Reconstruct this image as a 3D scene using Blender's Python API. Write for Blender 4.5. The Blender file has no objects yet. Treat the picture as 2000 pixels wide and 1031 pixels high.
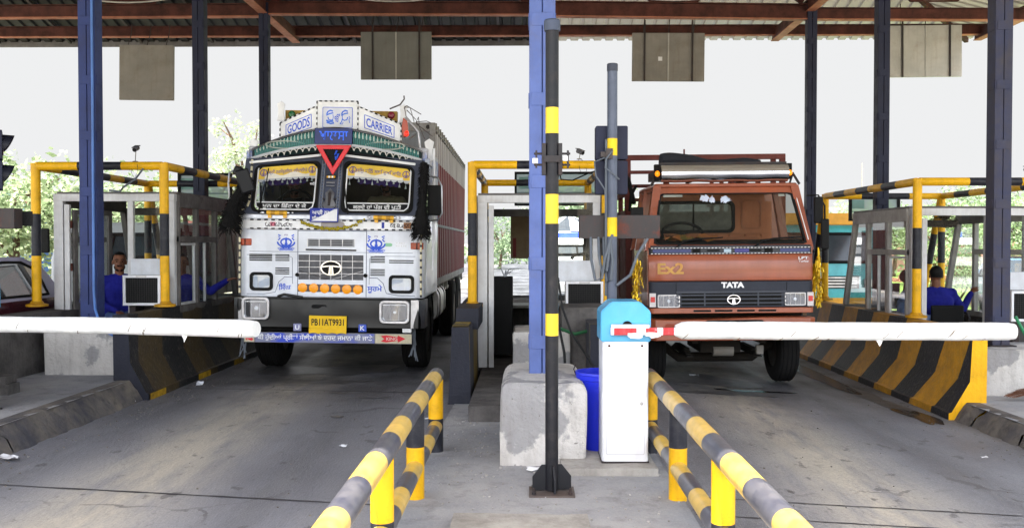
import bpy, bmesh, math, random
from mathutils import Vector, Matrix, Euler, noise as mnoise
R = math.radians
PI = math.pi
sc = bpy.context.scene
COL = sc.collection
F, VX, VY, EYE = 1850.0, 1029.0, 476.0, 1.6       # focal length and vanishing point of the lanes, camera height


def gx(px, Y): return (px - VX) * Y / F
def gz(py, Y): return EYE + (VY - py) * Y / F
def road_z(x):                                     # the road falls gently to the right of the island
    return 0.0 if x < 1.0 else -0.15 * min(1.0, (x - 1.0) / 3.2)


def lin(c):
    return tuple(((v / 255.0) / 12.92 if v / 255.0 <= 0.04045 else (((v / 255.0) + 0.055) / 1.055) ** 2.4) for v in c) + (1.0,)


# ------------------------------------------------------------------ materials
def nt(name):
    m = bpy.data.materials.new(name); m.use_nodes = True
    n = m.node_tree; p = n.nodes['Principled BSDF']
    return m, n, p


def noise_fac(n, scale, detail=6, lo=0.4, hi=0.65, vec=None, rough=0.6, stretch=None):
    tc = n.nodes.new('ShaderNodeTexCoord')
    src = tc.outputs['Object'] if vec is None else vec
    if stretch:
        mp = n.nodes.new('ShaderNodeMapping'); mp.inputs['Scale'].default_value = stretch
        n.links.new(src, mp.inputs[0]); src = mp.outputs[0]
    t = n.nodes.new('ShaderNodeTexNoise'); t.inputs['Scale'].default_value = scale
    t.inputs['Detail'].default_value = detail; t.inputs['Roughness'].default_value = rough
    n.links.new(src, t.inputs['Vector'])
    r = n.nodes.new('ShaderNodeMapRange')
    r.inputs['From Min'].default_value = lo; r.inputs['From Max'].default_value = hi
    n.links.new(t.outputs['Fac'], r.inputs['Value'])
    return r.outputs['Result'], t.outputs['Fac']


def mixc(n, fac, a, b):
    x = n.nodes.new('ShaderNodeMix'); x.data_type = 'RGBA'
    for s, v in ((0, fac), (6, a), (7, b)):
        if isinstance(v, (tuple, list)): x.inputs[s].default_value = v
        elif isinstance(v, (int, float)): x.inputs[s].default_value = v
        else: n.links.new(v, x.inputs[s])
    return x.outputs[2]


def mul(n, a, b, op='MULTIPLY'):
    x = n.nodes.new('ShaderNodeMath'); x.operation = op
    for s, v in ((0, a), (1, b)):
        if isinstance(v, (int, float)): x.inputs[s].default_value = v
        else: n.links.new(v, x.inputs[s])
    return x.outputs[0]


def bump(n, p, h, strength=0.2, dist=0.01):
    b = n.nodes.new('ShaderNodeBump'); b.inputs['Strength'].default_value = strength; b.inputs['Distance'].default_value = dist
    n.links.new(h, b.inputs['Height']); n.links.new(b.outputs[0], p.inputs['Normal'])


def mat(name, col, rough=0.5, metal=0.0, dirt=None, damt=0.5, dscale=6.0, lo=0.42, hi=0.72, bmp=0.0, bscale=60, var=0.12, coat=0.0, emit=None, estr=0.0):
    """painted / cast surface: base colour, soft tone variation, patches of a second colour (dirt, rust, wear)"""
    m, n, p = nt(name)
    c = lin(col)
    f1, raw = noise_fac(n, dscale * 0.6, 4, 0.3, 0.7)
    dark = tuple(v * (1 - var * 1.6) for v in c[:3]) + (1,)
    lite = tuple(min(1, v * (1 + var)) for v in c[:3]) + (1,)
    out = mixc(n, f1, dark, lite)
    if dirt is not None:
        f2, raw2 = noise_fac(n, dscale, 10, lo, hi, rough=0.7)
        out = mixc(n, mul(n, f2, damt), out, lin(dirt))
        f4, _ = noise_fac(n, dscale * 6, 8, 0.56, 0.72, rough=0.75); out = mixc(n, mul(n, f4, damt * 0.55), out, lin(dirt))
        f5, _ = noise_fac(n, dscale * 1.5, 8, 0.5, 0.78, stretch=(3, 3, 0.25)); out = mixc(n, mul(n, f5, damt * 0.4), out, lin(tuple(v * 0.8 for v in dirt)))
        rr = n.nodes.new('ShaderNodeMapRange'); n.links.new(f2, rr.inputs['Value'])
        rr.inputs['To Min'].default_value = rough; rr.inputs['To Max'].default_value = min(1, rough + 0.25)
        n.links.new(rr.outputs['Result'], p.inputs['Roughness'])
    else:
        p.inputs['Roughness'].default_value = rough
    n.links.new(out, p.inputs['Base Color'])
    p.inputs['Metallic'].default_value = metal
    if rough > 0.4: p.inputs['Specular IOR Level'].default_value = 0.3
    if coat: p.inputs['Coat Weight'].default_value = coat; p.inputs['Coat Roughness'].default_value = 0.08
    if bmp:
        f3, raw3 = noise_fac(n, bscale, 8, 0.3, 0.7)
        bump(n, p, f3, bmp, 0.01)
    if emit is not None:
        p.inputs['Emission Color'].default_value = lin(emit); p.inputs['Emission Strength'].default_value = estr
    return m


def glass(name, tint=(235, 245, 240), dusty=0.06, refl=0.07, dustcol=(150, 150, 145)):
    """a thin pane: mostly clear, a Fresnel mirror and a film of dust"""
    m = bpy.data.materials.new(name); m.use_nodes = True
    n = m.node_tree; n.nodes.clear()
    o = n.nodes.new('ShaderNodeOutputMaterial')
    tr = n.nodes.new('ShaderNodeBsdfTransparent'); tr.inputs[0].default_value = lin(tint)
    gl = n.nodes.new('ShaderNodeBsdfGlossy'); gl.inputs['Roughness'].default_value = 0.03
    df = n.nodes.new('ShaderNodeBsdfDiffuse'); df.inputs[0].default_value = lin(dustcol)
    fr = n.nodes.new('ShaderNodeFresnel'); fr.inputs['IOR'].default_value = 1.45
    ad = mul(n, fr.outputs[0], 0.42); ad = mul(n, ad, refl * 0.5, 'ADD')
    m1 = n.nodes.new('ShaderNodeMixShader'); n.links.new(ad, m1.inputs[0]); n.links.new(tr.outputs[0], m1.inputs[1]); n.links.new(gl.outputs[0], m1.inputs[2])
    f, _ = noise_fac(n, 3.0, 8, 0.35, 0.8)
    m2 = n.nodes.new('ShaderNodeMixShader'); n.links.new(mul(n, mul(n, f, dusty * 1.6), dusty * 0.4, 'ADD'), m2.inputs[0]); n.links.new(m1.outputs[0], m2.inputs[1]); n.links.new(df.outputs[0], m2.inputs[2])
    n.links.new(m2.outputs[0], o.inputs[0])
    return m


# ------------------------------------------------------------------ mesh builder
def frame_of(d):
    d = d.normalized()
    up = Vector((0, 0, 1)) if abs(d.z) < 0.95 else Vector((1, 0, 0))
    u = d.cross(up).normalized(); v = d.cross(u).normalized()
    return u, v


class MB:
    def __init__(s): s.bm = bmesh.new()

    def face(s, pts, mi=0):
        try:
            f = s.bm.faces.new([s.bm.verts.new(p) for p in pts]); f.material_index = mi
            return f
        except ValueError: return None

    def mesh(s, vs, fs, mi=0):
        bv = [s.bm.verts.new(v) for v in vs]
        for q in fs:
            try:
                f = s.bm.faces.new([bv[i] for i in q]); f.material_index = mi
            except ValueError: pass
        return s

    def box(s, x0, x1, y0, y1, z0, z1, mi=0):
        v = [(x0, y0, z0), (x1, y0, z0), (x1, y1, z0), (x0, y1, z0), (x0, y0, z1), (x1, y0, z1), (x1, y1, z1), (x0, y1, z1)]
        return s.mesh(v, [(3, 2, 1, 0), (4, 5, 6, 7), (0, 1, 5, 4), (1, 2, 6, 5), (2, 3, 7, 6), (3, 0, 4, 7)], mi)

    def obox(s, c, size, rot=(0, 0, 0), mi=0):
        m = Euler(rot).to_matrix() if not isinstance(rot, Matrix) else rot
        c = Vector(c); h = [x / 2 for x in size]
        v = [c + m @ Vector((sx * h[0], sy * h[1], sz * h[2])) for sz in (-1, 1) for sx, sy in ((-1, -1), (1, -1), (1, 1), (-1, 1))]
        return s.mesh(v, [(3, 2, 1, 0), (4, 5, 6, 7), (0, 1, 5, 4), (1, 2, 6, 5), (2, 3, 7, 6), (3, 0, 4, 7)], mi)

    def beam(s, p0, p1, w, h, mi=0):
        p0, p1 = Vector(p0), Vector(p1); d = p1 - p0
        u, v = frame_of(d)
        vs = []
        for p in (p0, p1):
            for a, b in ((-1, -1), (1, -1), (1, 1), (-1, 1)): vs.append(p + u * a * w / 2 + v * b * h / 2)
        return s.mesh(vs, [(3, 2, 1, 0), (4, 5, 6, 7), (0, 1, 5, 4), (1, 2, 6, 5), (2, 3, 7, 6), (3, 0, 4, 7)], mi)

    def tube(s, p0, p1, r0, r1=None, n=16, mi=0, caps=True):
        return s.path([p0, p1], r0, n, mi, caps=caps, r1=r1)

    def path(s, pts, r, n=8, mi=0, caps=True, r1=None, mis=None, flat=None):
        pts = [Vector(p) for p in pts]; k = len(pts)
        rs = r if isinstance(r, (list, tuple)) else [r + ((r1 if r1 is not None else r) - r) * i / (k - 1) for i in range(k)]
        rings = []
        u = None
        for i, p in enumerate(pts):
            d = (pts[min(i + 1, k - 1)] - pts[max(i - 1, 0)])
            if d.length < 1e-9: d = Vector((0, 0, 1))
            d.normalize()
            if u is None: u, v = frame_of(d)
            else:
                u = (u - d * u.dot(d)).normalized(); v = d.cross(u).normalized()
            rg = []
            for j in range(n):
                o = u * math.cos(2 * PI * j / n) * rs[i] + v * math.sin(2 * PI * j / n) * rs[i]
                if flat is not None: o = Vector((o.x, o.y * flat, o.z))
                rg.append(s.bm.verts.new(p + o))
            rings.append(rg)
        for i in range(k - 1):
            for j in range(n):
                f = s.bm.faces.new((rings[i][j], rings[i][(j + 1) % n], rings[i + 1][(j + 1) % n], rings[i + 1][j]))
                f.material_index = mis[i] if mis else mi
        if caps:
            for rg, m_ in ((rings[0][::-1], mis[0] if mis else mi), (rings[-1], mis[-1] if mis else mi)):
                f = s.bm.faces.new(rg); f.material_index = m_
        return s

    def bands(s, p0, p1, r, step, first=0, n=20, off=0.0, mats=(0, 1)):
        """straight pipe in painted bands"""
        p0, p1 = Vector(p0), Vector(p1); L = (p1 - p0).length
        cuts = [0.0]; x = off if off > 0 else step
        while x < L - 1e-4: cuts.append(x); x += step
        cuts.append(L)
        pts = [p0 + (p1 - p0) * (c / L) for c in cuts]
        mis = [mats[(first + i) % len(mats)] for i in range(len(pts) - 1)]
        return s.path(pts, r, n, mis=mis)

    def dash(s, p0, p1, r, step=0.045, n=6):
        return s.bands(p0, p1, r, step, 0, n)

    def prism(s, poly, fn, a, b, mi=0):
        """extrude a 2-D polygon: fn(u, v, w) -> point, w from a to b"""
        k = len(poly)
        vs = [fn(u, v, a) for u, v in poly] + [fn(u, v, b) for u, v in poly]
        fs = [tuple(range(k))[::-1], tuple(range(k, 2 * k))] + [(i, (i + 1) % k, k + (i + 1) % k, k + i) for i in range(k)]
        return s.mesh(vs, fs, mi)

    def ring(s, outer, inner, fn, a, b, mi=0):
        k = len(outer); vs = []
        for w in (a, b):
            for pl in (outer, inner): vs += [fn(u, v, w) for u, v in pl]
        O0, I0, O1, I1 = 0, k, 2 * k, 3 * k
        fs = []
        for i in range(k):
            j = (i + 1) % k
            fs += [(O0 + j, O0 + i, I0 + i, I0 + j), (O1 + i, O1 + j, I1 + j, I1 + i), (O0 + i, O0 + j, O1 + j, O1 + i), (I0 + j, I0 + i, I1 + i, I1 + j)]
        return s.mesh(vs, fs, mi)

    def lathe(s, prof, c=(0, 0, 0), axis='Z', n=24, mi=0):
        c = Vector(c); rows = []
        for r, z in prof:
            rows.append([])
            for j in range(n):
                a = 2 * PI * j / n; x, y = r * math.cos(a), r * math.sin(a)
                p = Vector((x, y, z)) if axis == 'Z' else (Vector((x, z, y)) if axis == 'Y' else Vector((z, x, y)))
                rows[-1].append(s.bm.verts.new(c + p))
        for i in range(len(rows) - 1):
            for j in range(n):
                f = s.bm.faces.new((rows[i][j], rows[i][(j + 1) % n], rows[i + 1][(j + 1) % n], rows[i + 1][j])); f.material_index = mi
        for rw in (rows[0], rows[-1]):
            if prof[0 if rw is rows[0] else -1][0] > 1e-6:
                f = s.bm.faces.new(rw); f.material_index = mi
        return s

    def ball(s, c, r, n=10, mi=0):
        r = r if isinstance(r, (tuple, list)) else (r, r, r)
        c = Vector(c); rows = max(4, n // 2 + 1)
        grid = []
        top = s.bm.verts.new(c + Vector((0, 0, r[2]))); bot = s.bm.verts.new(c - Vector((0, 0, r[2])))
        for i in range(1, rows):
            t = PI * i / rows
            grid.append([s.bm.verts.new(c + Vector((r[0] * math.sin(t) * math.cos(2 * PI * j / n), r[1] * math.sin(t) * math.sin(2 * PI * j / n), r[2] * math.cos(t)))) for j in range(n)])
        for j in range(n):
            f = s.bm.faces.new((top, grid[0][j], grid[0][(j + 1) % n])); f.material_index = mi
            f = s.bm.faces.new((bot, grid[-1][(j + 1) % n], grid[-1][j])); f.material_index = mi
        for i in range(len(grid) - 1):
            for j in range(n):
                f = s.bm.faces.new((grid[i][j], grid[i + 1][j], grid[i + 1][(j + 1) % n], grid[i][(j + 1) % n])); f.material_index = mi
        return s

    def cap(s, p0, p1, r0, r1, n=12, mi=0):
        s.path([p0, p1], r0, n, mi, r1=r1); s.ball(p0, r0, n, mi); s.ball(p1, r1, n, mi); return s

    def roughen(s, amt, scale=4.0, cuts=0):
        if cuts: bmesh.ops.subdivide_edges(s.bm, edges=s.bm.edges[:], cuts=cuts, use_grid_fill=True)
        s.bm.normal_update()
        bmesh.ops.remove_doubles(s.bm, verts=s.bm.verts[:], dist=1e-5)
        for v in s.bm.verts:
            v.co += mnoise.noise_vector(v.co * scale) * amt
        return s

    def build(s, name, mats, parent=None, bevel=0.0, seg=2, ang=35, flat=False):
        me = bpy.data.meshes.new(name)
        bmesh.ops.recalc_face_normals(s.bm, faces=s.bm.faces[:])
        s.bm.to_mesh(me); s.bm.free()
        for m in (mats if isinstance(mats, (list, tuple)) else [mats]): me.materials.append(m)
        if not flat and len(me.polygons):
            me.polygons.foreach_set('use_smooth', [True] * len(me.polygons)); me.set_sharp_from_angle(angle=R(ang))
        o = bpy.data.objects.new(name, me); COL.objects.link(o)
        if parent is not None: o.parent = parent
        if bevel:
            b = o.modifiers.new('bevel', 'BEVEL'); b.width = bevel; b.segments = seg; b.limit_method = 'ANGLE'; b.angle_limit = R(40)
            b.harden_normals = False
        return o


def rrect(x0, x1, z0, z1, r, k=5):
    pts = []
    for cx, cz, a0 in ((x1 - r, z0 + r, -90), (x1 - r, z1 - r, 0), (x0 + r, z1 - r, 90), (x0 + r, z0 + r, 180)):
        for i in range(k + 1):
            a = R(a0 + 90 * i / k); pts.append((cx + r * math.cos(a), cz + r * math.sin(a)))
    return pts


def srect(x0, x1, z0, z1, k=5):
    """square-cornered outline with the point count of rrect, for filling to a rounded opening"""
    pts = []
    for cx, cz in ((x1, z0), (x1, z1), (x0, z1), (x0, z0)): pts += [(cx, cz)] * (k + 1)
    return pts


def tag(o, label=None, cat=None, group=None, kind=None):
    if label: o['label'] = label
    if cat: o['category'] = cat
    if group: o['group'] = group
    if kind: o['kind'] = kind
    return o


def thing(name, label, cat, loc=(0, 0, 0), rot=(0, 0, 0), group=None):
    o = bpy.data.objects.new(name, None); COL.objects.link(o)
    o.location = loc; o.rotation_euler = rot; o.empty_display_size = 0.2
    return tag(o, label, cat, group)


def kids(o): return [c for c in bpy.data.objects if c.parent == o]


def copy_tree(o, parent=None):
    c = o.copy(); COL.objects.link(c); c.parent = parent
    for ch in kids(o): copy_tree(ch, c)
    return c


def relabel(o, label, group=None):
    o['label'] = label
    if group: o['group'] = group
    return o


FRONT = lambda y0: (lambda u, v, w: (u, y0 + w, v))


def text_verts(body, bold=0.0):
    cu = bpy.data.curves.new('tmp', 'FONT'); cu.body = body; cu.size = 1.0; cu.offset = bold; cu.resolution_u = 3
    o = bpy.data.objects.new('tmp', cu); COL.objects.link(o)
    dg = bpy.context.evaluated_depsgraph_get()
    me = bpy.data.meshes.new_from_object(o.evaluated_get(dg))
    vs = [v.co.copy() for v in me.vertices]; fs = [tuple(p.vertices) for p in me.polygons]
    bpy.data.objects.remove(o); bpy.data.curves.remove(cu); bpy.data.meshes.remove(me)
    return vs, fs


def lettering(body, x0, x1, z0, z1, fn, m, parent, bold=0.012, name='lettering', flip=False, keep=False):
    """letters fitted into x0..x1 by z0..z1 on the surface fn(x, z) -> point"""
    vs, fs = text_verts(body, bold)
    ax, bx = min(v.x for v in vs), max(v.x for v in vs); ay, by = min(v.y for v in vs), max(v.y for v in vs)
    b = MB(); out = []
    for v in vs:
        u = (v.x - ax) / (bx - ax); w = (v.y - ay) / (by - ay)
        if flip: u = 1 - u
        out.append(Vector(fn(x0 + u * (x1 - x0), z0 + w * (z1 - z0))))
    b.mesh(out, fs)
    return b.build(name, m, parent, flat=True)
# ------------------------------------------------------------------ shared materials
M = {}
YEL, BLK = (238, 180, 18), (30, 32, 42)
M['yellow'] = mat('yellow paint', YEL, 0.42, dirt=(120, 92, 30), damt=0.45, dscale=7, lo=0.5, hi=0.8)
M['black'] = mat('black paint', BLK, 0.45, dirt=(92, 90, 92), damt=0.5, dscale=7, lo=0.48, hi=0.8)
M['old_yellow'] = mat('faded yellow paint', (205, 150, 22), 0.5, dirt=(95, 72, 30), damt=0.7, dscale=6, lo=0.45, hi=0.75)
M['old_black'] = mat('weathered black paint', (28, 29, 37), 0.5, dirt=(66, 63, 62), damt=0.6, dscale=6, lo=0.45, hi=0.75)
M['rail_yellow'] = mat('rubbed yellow paint', (222, 182, 74), 0.28, dirt=(186, 170, 132), damt=0.55, dscale=9, lo=0.42, hi=0.75)
M['rail_black'] = mat('rubbed black paint', (66, 67, 78), 0.28, dirt=(130, 127, 126), damt=0.5, dscale=9, lo=0.42, hi=0.75)
M['blue'] = mat('blue steel paint', (46, 60, 112), 0.55, dirt=(62, 62, 78), damt=0.55, dscale=5, lo=0.45, hi=0.75, bmp=0.12, bscale=20)
M['blue_lit'] = mat('sky-lit blue steel paint', (90, 108, 166), 0.55, dirt=(104, 108, 134), damt=0.6, dscale=6, lo=0.52, hi=0.78, bmp=0.12, bscale=20)  # same blue as the other columns, painted lighter for the open light in front
M['blue_dirty'] = mat('grimy blue steel paint', (54, 58, 84), 0.6, dirt=(84, 78, 76), damt=0.7, dscale=4, lo=0.4, hi=0.7, bmp=0.12, bscale=20)
M['navy'] = mat('dark navy steel paint', (27, 32, 56), 0.55, dirt=(52, 50, 58), damt=0.5, dscale=5, lo=0.45, hi=0.75)
M['rust'] = mat('red oxide steel', (84, 42, 33), 0.65, dirt=(30, 20, 19), damt=0.85, dscale=3, lo=0.4, hi=0.7)
M['rust_light'] = mat('pale red oxide steel', (172, 108, 82), 0.65, dirt=(90, 52, 40), damt=0.6, dscale=3)
M['concrete'] = mat('rough concrete', (172, 168, 162), 0.9, dirt=(112, 106, 100), damt=0.65, dscale=3.5, lo=0.42, hi=0.68, bmp=0.5, bscale=35)
M['concrete_dark'] = mat('stained concrete', (104, 100, 98), 0.9, dirt=(54, 52, 52), damt=0.75, dscale=3, lo=0.4, hi=0.65, bmp=0.5, bscale=35)
M['alu'] = mat('white powder-coated aluminium', (206, 206, 208), 0.4, dirt=(150, 140, 128), damt=0.45, dscale=5, lo=0.5, hi=0.8)
M['alu_dark'] = mat('grimy aluminium', (108, 104, 102), 0.45, dirt=(62, 58, 56), damt=0.6, dscale=5)
M['panel_white'] = mat('white sheet panel', (214, 218, 226), 0.5, dirt=(170, 165, 160), damt=0.4, dscale=4)
M['panel_grey'] = mat('grey sheet metal', (136, 132, 126), 0.55, dirt=(112, 92, 72), damt=0.5, dscale=3.5, lo=0.5, hi=0.8)
M['panel_pale'] = mat('pale sheet metal', (176, 174, 168), 0.55, dirt=(132, 106, 82), damt=0.5, dscale=3.5, lo=0.52, hi=0.8)
M['steel_dark'] = mat('dark steel', (46, 44, 46), 0.5, dirt=(80, 58, 48), damt=0.5, dscale=6)
M['rubber'] = mat('tyre rubber', (16, 16, 17), 0.85, dirt=(48, 45, 42), damt=0.4, dscale=8, bmp=0.2)
M['cable'] = mat('grey cable', (92, 98, 106), 0.5)
M['cable_black'] = mat('black cable', (24, 24, 26), 0.5)
M['chrome'] = mat('chrome', (215, 215, 218), 0.12, 1.0, var=0.03)
M['chrome_dull'] = mat('scuffed chrome', (190, 190, 194), 0.28, 1.0, dirt=(120, 112, 104), damt=0.4, dscale=8)
M['white'] = mat('white paint', (232, 232, 236), 0.35, dirt=(188, 184, 178), damt=0.35, dscale=5, lo=0.5, hi=0.85)
M['glass'] = glass('booth glass', (244, 248, 246), 0.03, 0.05)
M['glass_dirty'] = glass('dusty booth glass', (236, 242, 240), 0.06, 0.06, (150, 150, 146))
M['grille'] = mat('black mesh', (14, 14, 15), 0.7, bmp=0.3, bscale=90)
M['darkhole'] = mat('dark void', (12, 12, 13), 0.8)
M['pipe_blue'] = mat('light blue pipe', (84, 122, 190), 0.45)
M['white_soft'] = mat('white quilted wrap', (238, 238, 236), 0.8, dirt=(206, 200, 190), damt=0.3, dscale=7, lo=0.55, hi=0.8, bmp=0.25, bscale=14)


def stripe_mat(name, yel, blk, period, slant, dirtamt, dirtcol=(48, 44, 40), phase=0.0):
    m, n, p = nt(name)
    tc = n.nodes.new('ShaderNodeTexCoord'); sp = n.nodes.new('ShaderNodeSeparateXYZ'); n.links.new(tc.outputs['Object'], sp.inputs[0])
    f, raw = noise_fac(n, 9, 6, 0, 1)
    v = mul(n, sp.outputs[1], mul(n, sp.outputs[2], slant), 'ADD')
    v = mul(n, v, mul(n, raw, 0.03), 'ADD'); v = mul(n, v, phase, 'ADD')
    v = mul(n, mul(n, v, 1.0 / period), 1.0, 'MODULO'); v = mul(n, mul(n, v, 1.0, 'ADD'), 1.0, 'MODULO')
    st = mul(n, v, 0.5, 'GREATER_THAN')
    c = mixc(n, st, lin(blk), lin(yel))
    d, _ = noise_fac(n, 5, 12, 0.4, 0.72, rough=0.75)
    c = mixc(n, mul(n, d, dirtamt), c, lin(dirtcol))
    d2, _ = noise_fac(n, 22, 8, 0.55, 0.75)
    c = mixc(n, mul(n, d2, dirtamt * 0.6), c, lin((120, 112, 100)))
    n.links.new(c, p.inputs['Base Color']); p.inputs['Roughness'].default_value = 0.55
    h, _ = noise_fac(n, 30, 8, 0.3, 0.7); bump(n, p, h, 0.35, 0.01)
    return m


# ------------------------------------------------------------------ camera, world, sun
cam = bpy.data.cameras.new('camera'); cam.sensor_width = 36.0; cam.lens = 36.0 * F / 2000.0
cam.clip_start = 0.1; cam.clip_end = 5000
co = bpy.data.objects.new('camera', cam); COL.objects.link(co); sc.camera = co
co.location = (0, 0, EYE)
co.rotation_euler = (R(90) - math.atan((515.5 - VY) / F), 0, math.atan((VX - 1000) / F))
SUN_EL, SUN_AZ = 60.0, 192.0            # azimuth clockwise from +Y: the sun stands behind and a little to the left of the camera
w = bpy.data.worlds.new('World'); sc.world = w; w.use_nodes = True
wn = w.node_tree; bg = wn.nodes['Background']
sky = wn.nodes.new('ShaderNodeTexSky'); sky.sky_type = 'NISHITA'; sky.sun_disc = False
sky.sun_elevation = R(SUN_EL); sky.sun_rotation = R(SUN_AZ); sky.dust_density = 4.0; sky.air_density = 1.2
hs = wn.nodes.new('ShaderNodeHueSaturation'); hs.inputs['Saturation'].default_value = 0.7; hs.inputs['Value'].default_value = 4.6
wn.links.new(sky.outputs[0], hs.inputs['Color']); # thick pale haze over the horizon opposite the sun, the brighter sky stands behind the camera
wtc = wn.nodes.new('ShaderNodeTexCoord'); wsp = wn.nodes.new('ShaderNodeSeparateXYZ'); wn.links.new(wtc.outputs['Generated'], wsp.inputs[0])
wmr = wn.nodes.new('ShaderNodeMapRange'); wmr.interpolation_type = 'SMOOTHSTEP'; wn.links.new(wsp.outputs[1], wmr.inputs['Value'])
wmr.inputs['From Min'].default_value = 0.1; wmr.inputs['From Max'].default_value = 0.75
wn.links.new(mixc(wn, wmr.outputs['Result'], hs.outputs[0], (5.75, 5.8, 5.85, 1)), bg.inputs['Color'])
bg.inputs['Strength'].default_value = 0.15
sl = bpy.data.lights.new('sun', 'SUN'); sl.energy = 16.0; sl.angle = R(0.5); sl.color = (1.0, 0.96, 0.9)
so = bpy.data.objects.new('sun', sl); COL.objects.link(so)
sd = Vector((math.sin(R(SUN_AZ)) * math.cos(R(SUN_EL)), math.cos(R(SUN_AZ)) * math.cos(R(SUN_EL)), math.sin(R(SUN_EL))))
so.rotation_euler = sd.to_track_quat('Z', 'Y').to_euler(); so.location = (0, -5, 30)
sc.view_settings.view_transform = 'Standard'; sc.view_settings.look = 'None'; sc.view_settings.exposure = 0
sc.render.engine = 'CYCLES'
sc.cycles.use_denoising = True
sc.cycles.max_bounces = 10; sc.cycles.diffuse_bounces = 5; sc.cycles.transparent_max_bounces = 24

# ------------------------------------------------------------------ ground, road, pavements
def ground_mat():
    m, n, p = nt('dusty ground')
    f, _ = noise_fac(n, 0.25, 8, 0.35, 0.7)
    c = mixc(n, f, lin((168, 158, 140)), lin((140, 140, 112)))
    f2, _ = noise_fac(n, 3.0, 8, 0.4, 0.7)
    c = mixc(n, mul(n, f2, 0.4), c, lin((120, 112, 96)))
    n.links.new(c, p.inputs['Base Color']); p.inputs['Roughness'].default_value = 0.95
    return m


def road_mat():
    m, n, p = nt('worn concrete road')
    tc = n.nodes.new('ShaderNodeTexCoord'); sp = n.nodes.new('ShaderNodeSeparateXYZ'); n.links.new(tc.outputs['Object'], sp.inputs[0])
    big, _ = noise_fac(n, 0.7, 8, 0.35, 0.68)
    fine, fraw = noise_fac(n, 45, 6, 0.35, 0.7)
    streak, _ = noise_fac(n, 1.6, 8, 0.38, 0.68, stretch=(1.6, 0.22, 1))
    c = mixc(n, big, lin((110, 112, 122)), lin((138, 140, 149)))
    c = mixc(n, mul(n, streak, 0.55), c, lin((142, 142, 144)))
    for cx in (-2.62, 2.25):      # a paler band runs along the middle of each lane, the wheel paths are polished dark
        dx = mul(n, mul(n, sp.outputs[0], cx, 'SUBTRACT'), 2.2); g_ = mul(n, 2.718, mul(n, mul(n, dx, dx), -1.0), 'POWER')
        gn, _ = noise_fac(n, 2.6, 12, 0.26, 0.54, rough=0.72, stretch=(2.0, 0.35, 1))
        c = mixc(n, mul(n, mul(n, g_, gn), 0.9), c, lin((196, 187, 170)))
        for wx in (-0.95, 0.95):
            dx = mul(n, mul(n, sp.outputs[0], cx + wx, 'SUBTRACT'), 3.6); g_ = mul(n, 2.718, mul(n, mul(n, dx, dx), -1.0), 'POWER')
            c = mixc(n, mul(n, mul(n, g_, gn), 0.5), c, lin((74, 74, 79)))
    oil, _ = noise_fac(n, 0.9, 10, 0.52, 0.72, stretch=(1.0, 0.45, 1))
    c = mixc(n, mul(n, oil, 0.4), c, lin((84, 83, 86)))
    sp2, _ = noise_fac(n, 7, 10, 0.6, 0.74)
    c = mixc(n, mul(n, sp2, 0.5), c, lin((84, 82, 82)))
    c = mixc(n, mul(n, fine, 0.3), c, lin((88, 87, 90)))
    dr, _ = noise_fac(n, 5.5, 4, 0.63, 0.67, stretch=(1, 0.6, 1)); c = mixc(n, mul(n, dr, 0.6), c, lin((62, 61, 64)))
    ag, _ = noise_fac(n, 160, 3, 0.56, 0.66); c = mixc(n, mul(n, ag, 0.5), c, lin((186, 184, 180)))
    ag2, _ = noise_fac(n, 110, 3, 0.6, 0.68); c = mixc(n, mul(n, ag2, 0.6), c, lin((58, 57, 60)))
    cr = n.nodes.new('ShaderNodeTexVoronoi'); cr.feature = 'DISTANCE_TO_EDGE'; cr.inputs['Scale'].default_value = 0.42
    wn_ = n.nodes.new('ShaderNodeTexNoise'); wn_.inputs['Scale'].default_value = 3; wn_.inputs['Detail'].default_value = 8; n.links.new(tc.outputs['Object'], wn_.inputs['Vector'])
    wm = n.nodes.new('ShaderNodeVectorMath'); wm.operation = 'MULTIPLY_ADD'; n.links.new(wn_.outputs['Color'], wm.inputs[0]); wm.inputs[1].default_value = (0.5, 0.5, 0); n.links.new(tc.outputs['Object'], wm.inputs[2]); n.links.new(wm.outputs[0], cr.inputs['Vector'])
    ck = mul(n, cr.outputs['Distance'], 0.006, 'LESS_THAN'); ckn, _ = noise_fac(n, 1.1, 4, 0.52, 0.6)
    c = mixc(n, mul(n, mul(n, ck, ckn), 0.55), c, lin((70, 68, 70)))
    # oily dirt where the trucks stop, with the shade under them painted in
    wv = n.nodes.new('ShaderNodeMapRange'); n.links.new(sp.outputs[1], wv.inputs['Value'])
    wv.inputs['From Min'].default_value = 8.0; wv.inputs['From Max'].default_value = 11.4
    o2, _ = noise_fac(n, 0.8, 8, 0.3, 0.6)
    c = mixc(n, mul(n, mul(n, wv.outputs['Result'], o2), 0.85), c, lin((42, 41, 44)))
    n.links.new(c, p.inputs['Base Color'])
    rr = n.nodes.new('ShaderNodeMapRange'); n.links.new(streak, rr.inputs['Value']); rr.inputs['To Min'].default_value = 0.5; rr.inputs['To Max'].default_value = 0.75
    n.links.new(rr.outputs['Result'], p.inputs['Roughness'])
    h, _ = noise_fac(n, 60, 8, 0.3, 0.7, stretch=(1, 0.25, 1)); bump(n, p, h, 0.35, 0.008)
    return m


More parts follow.
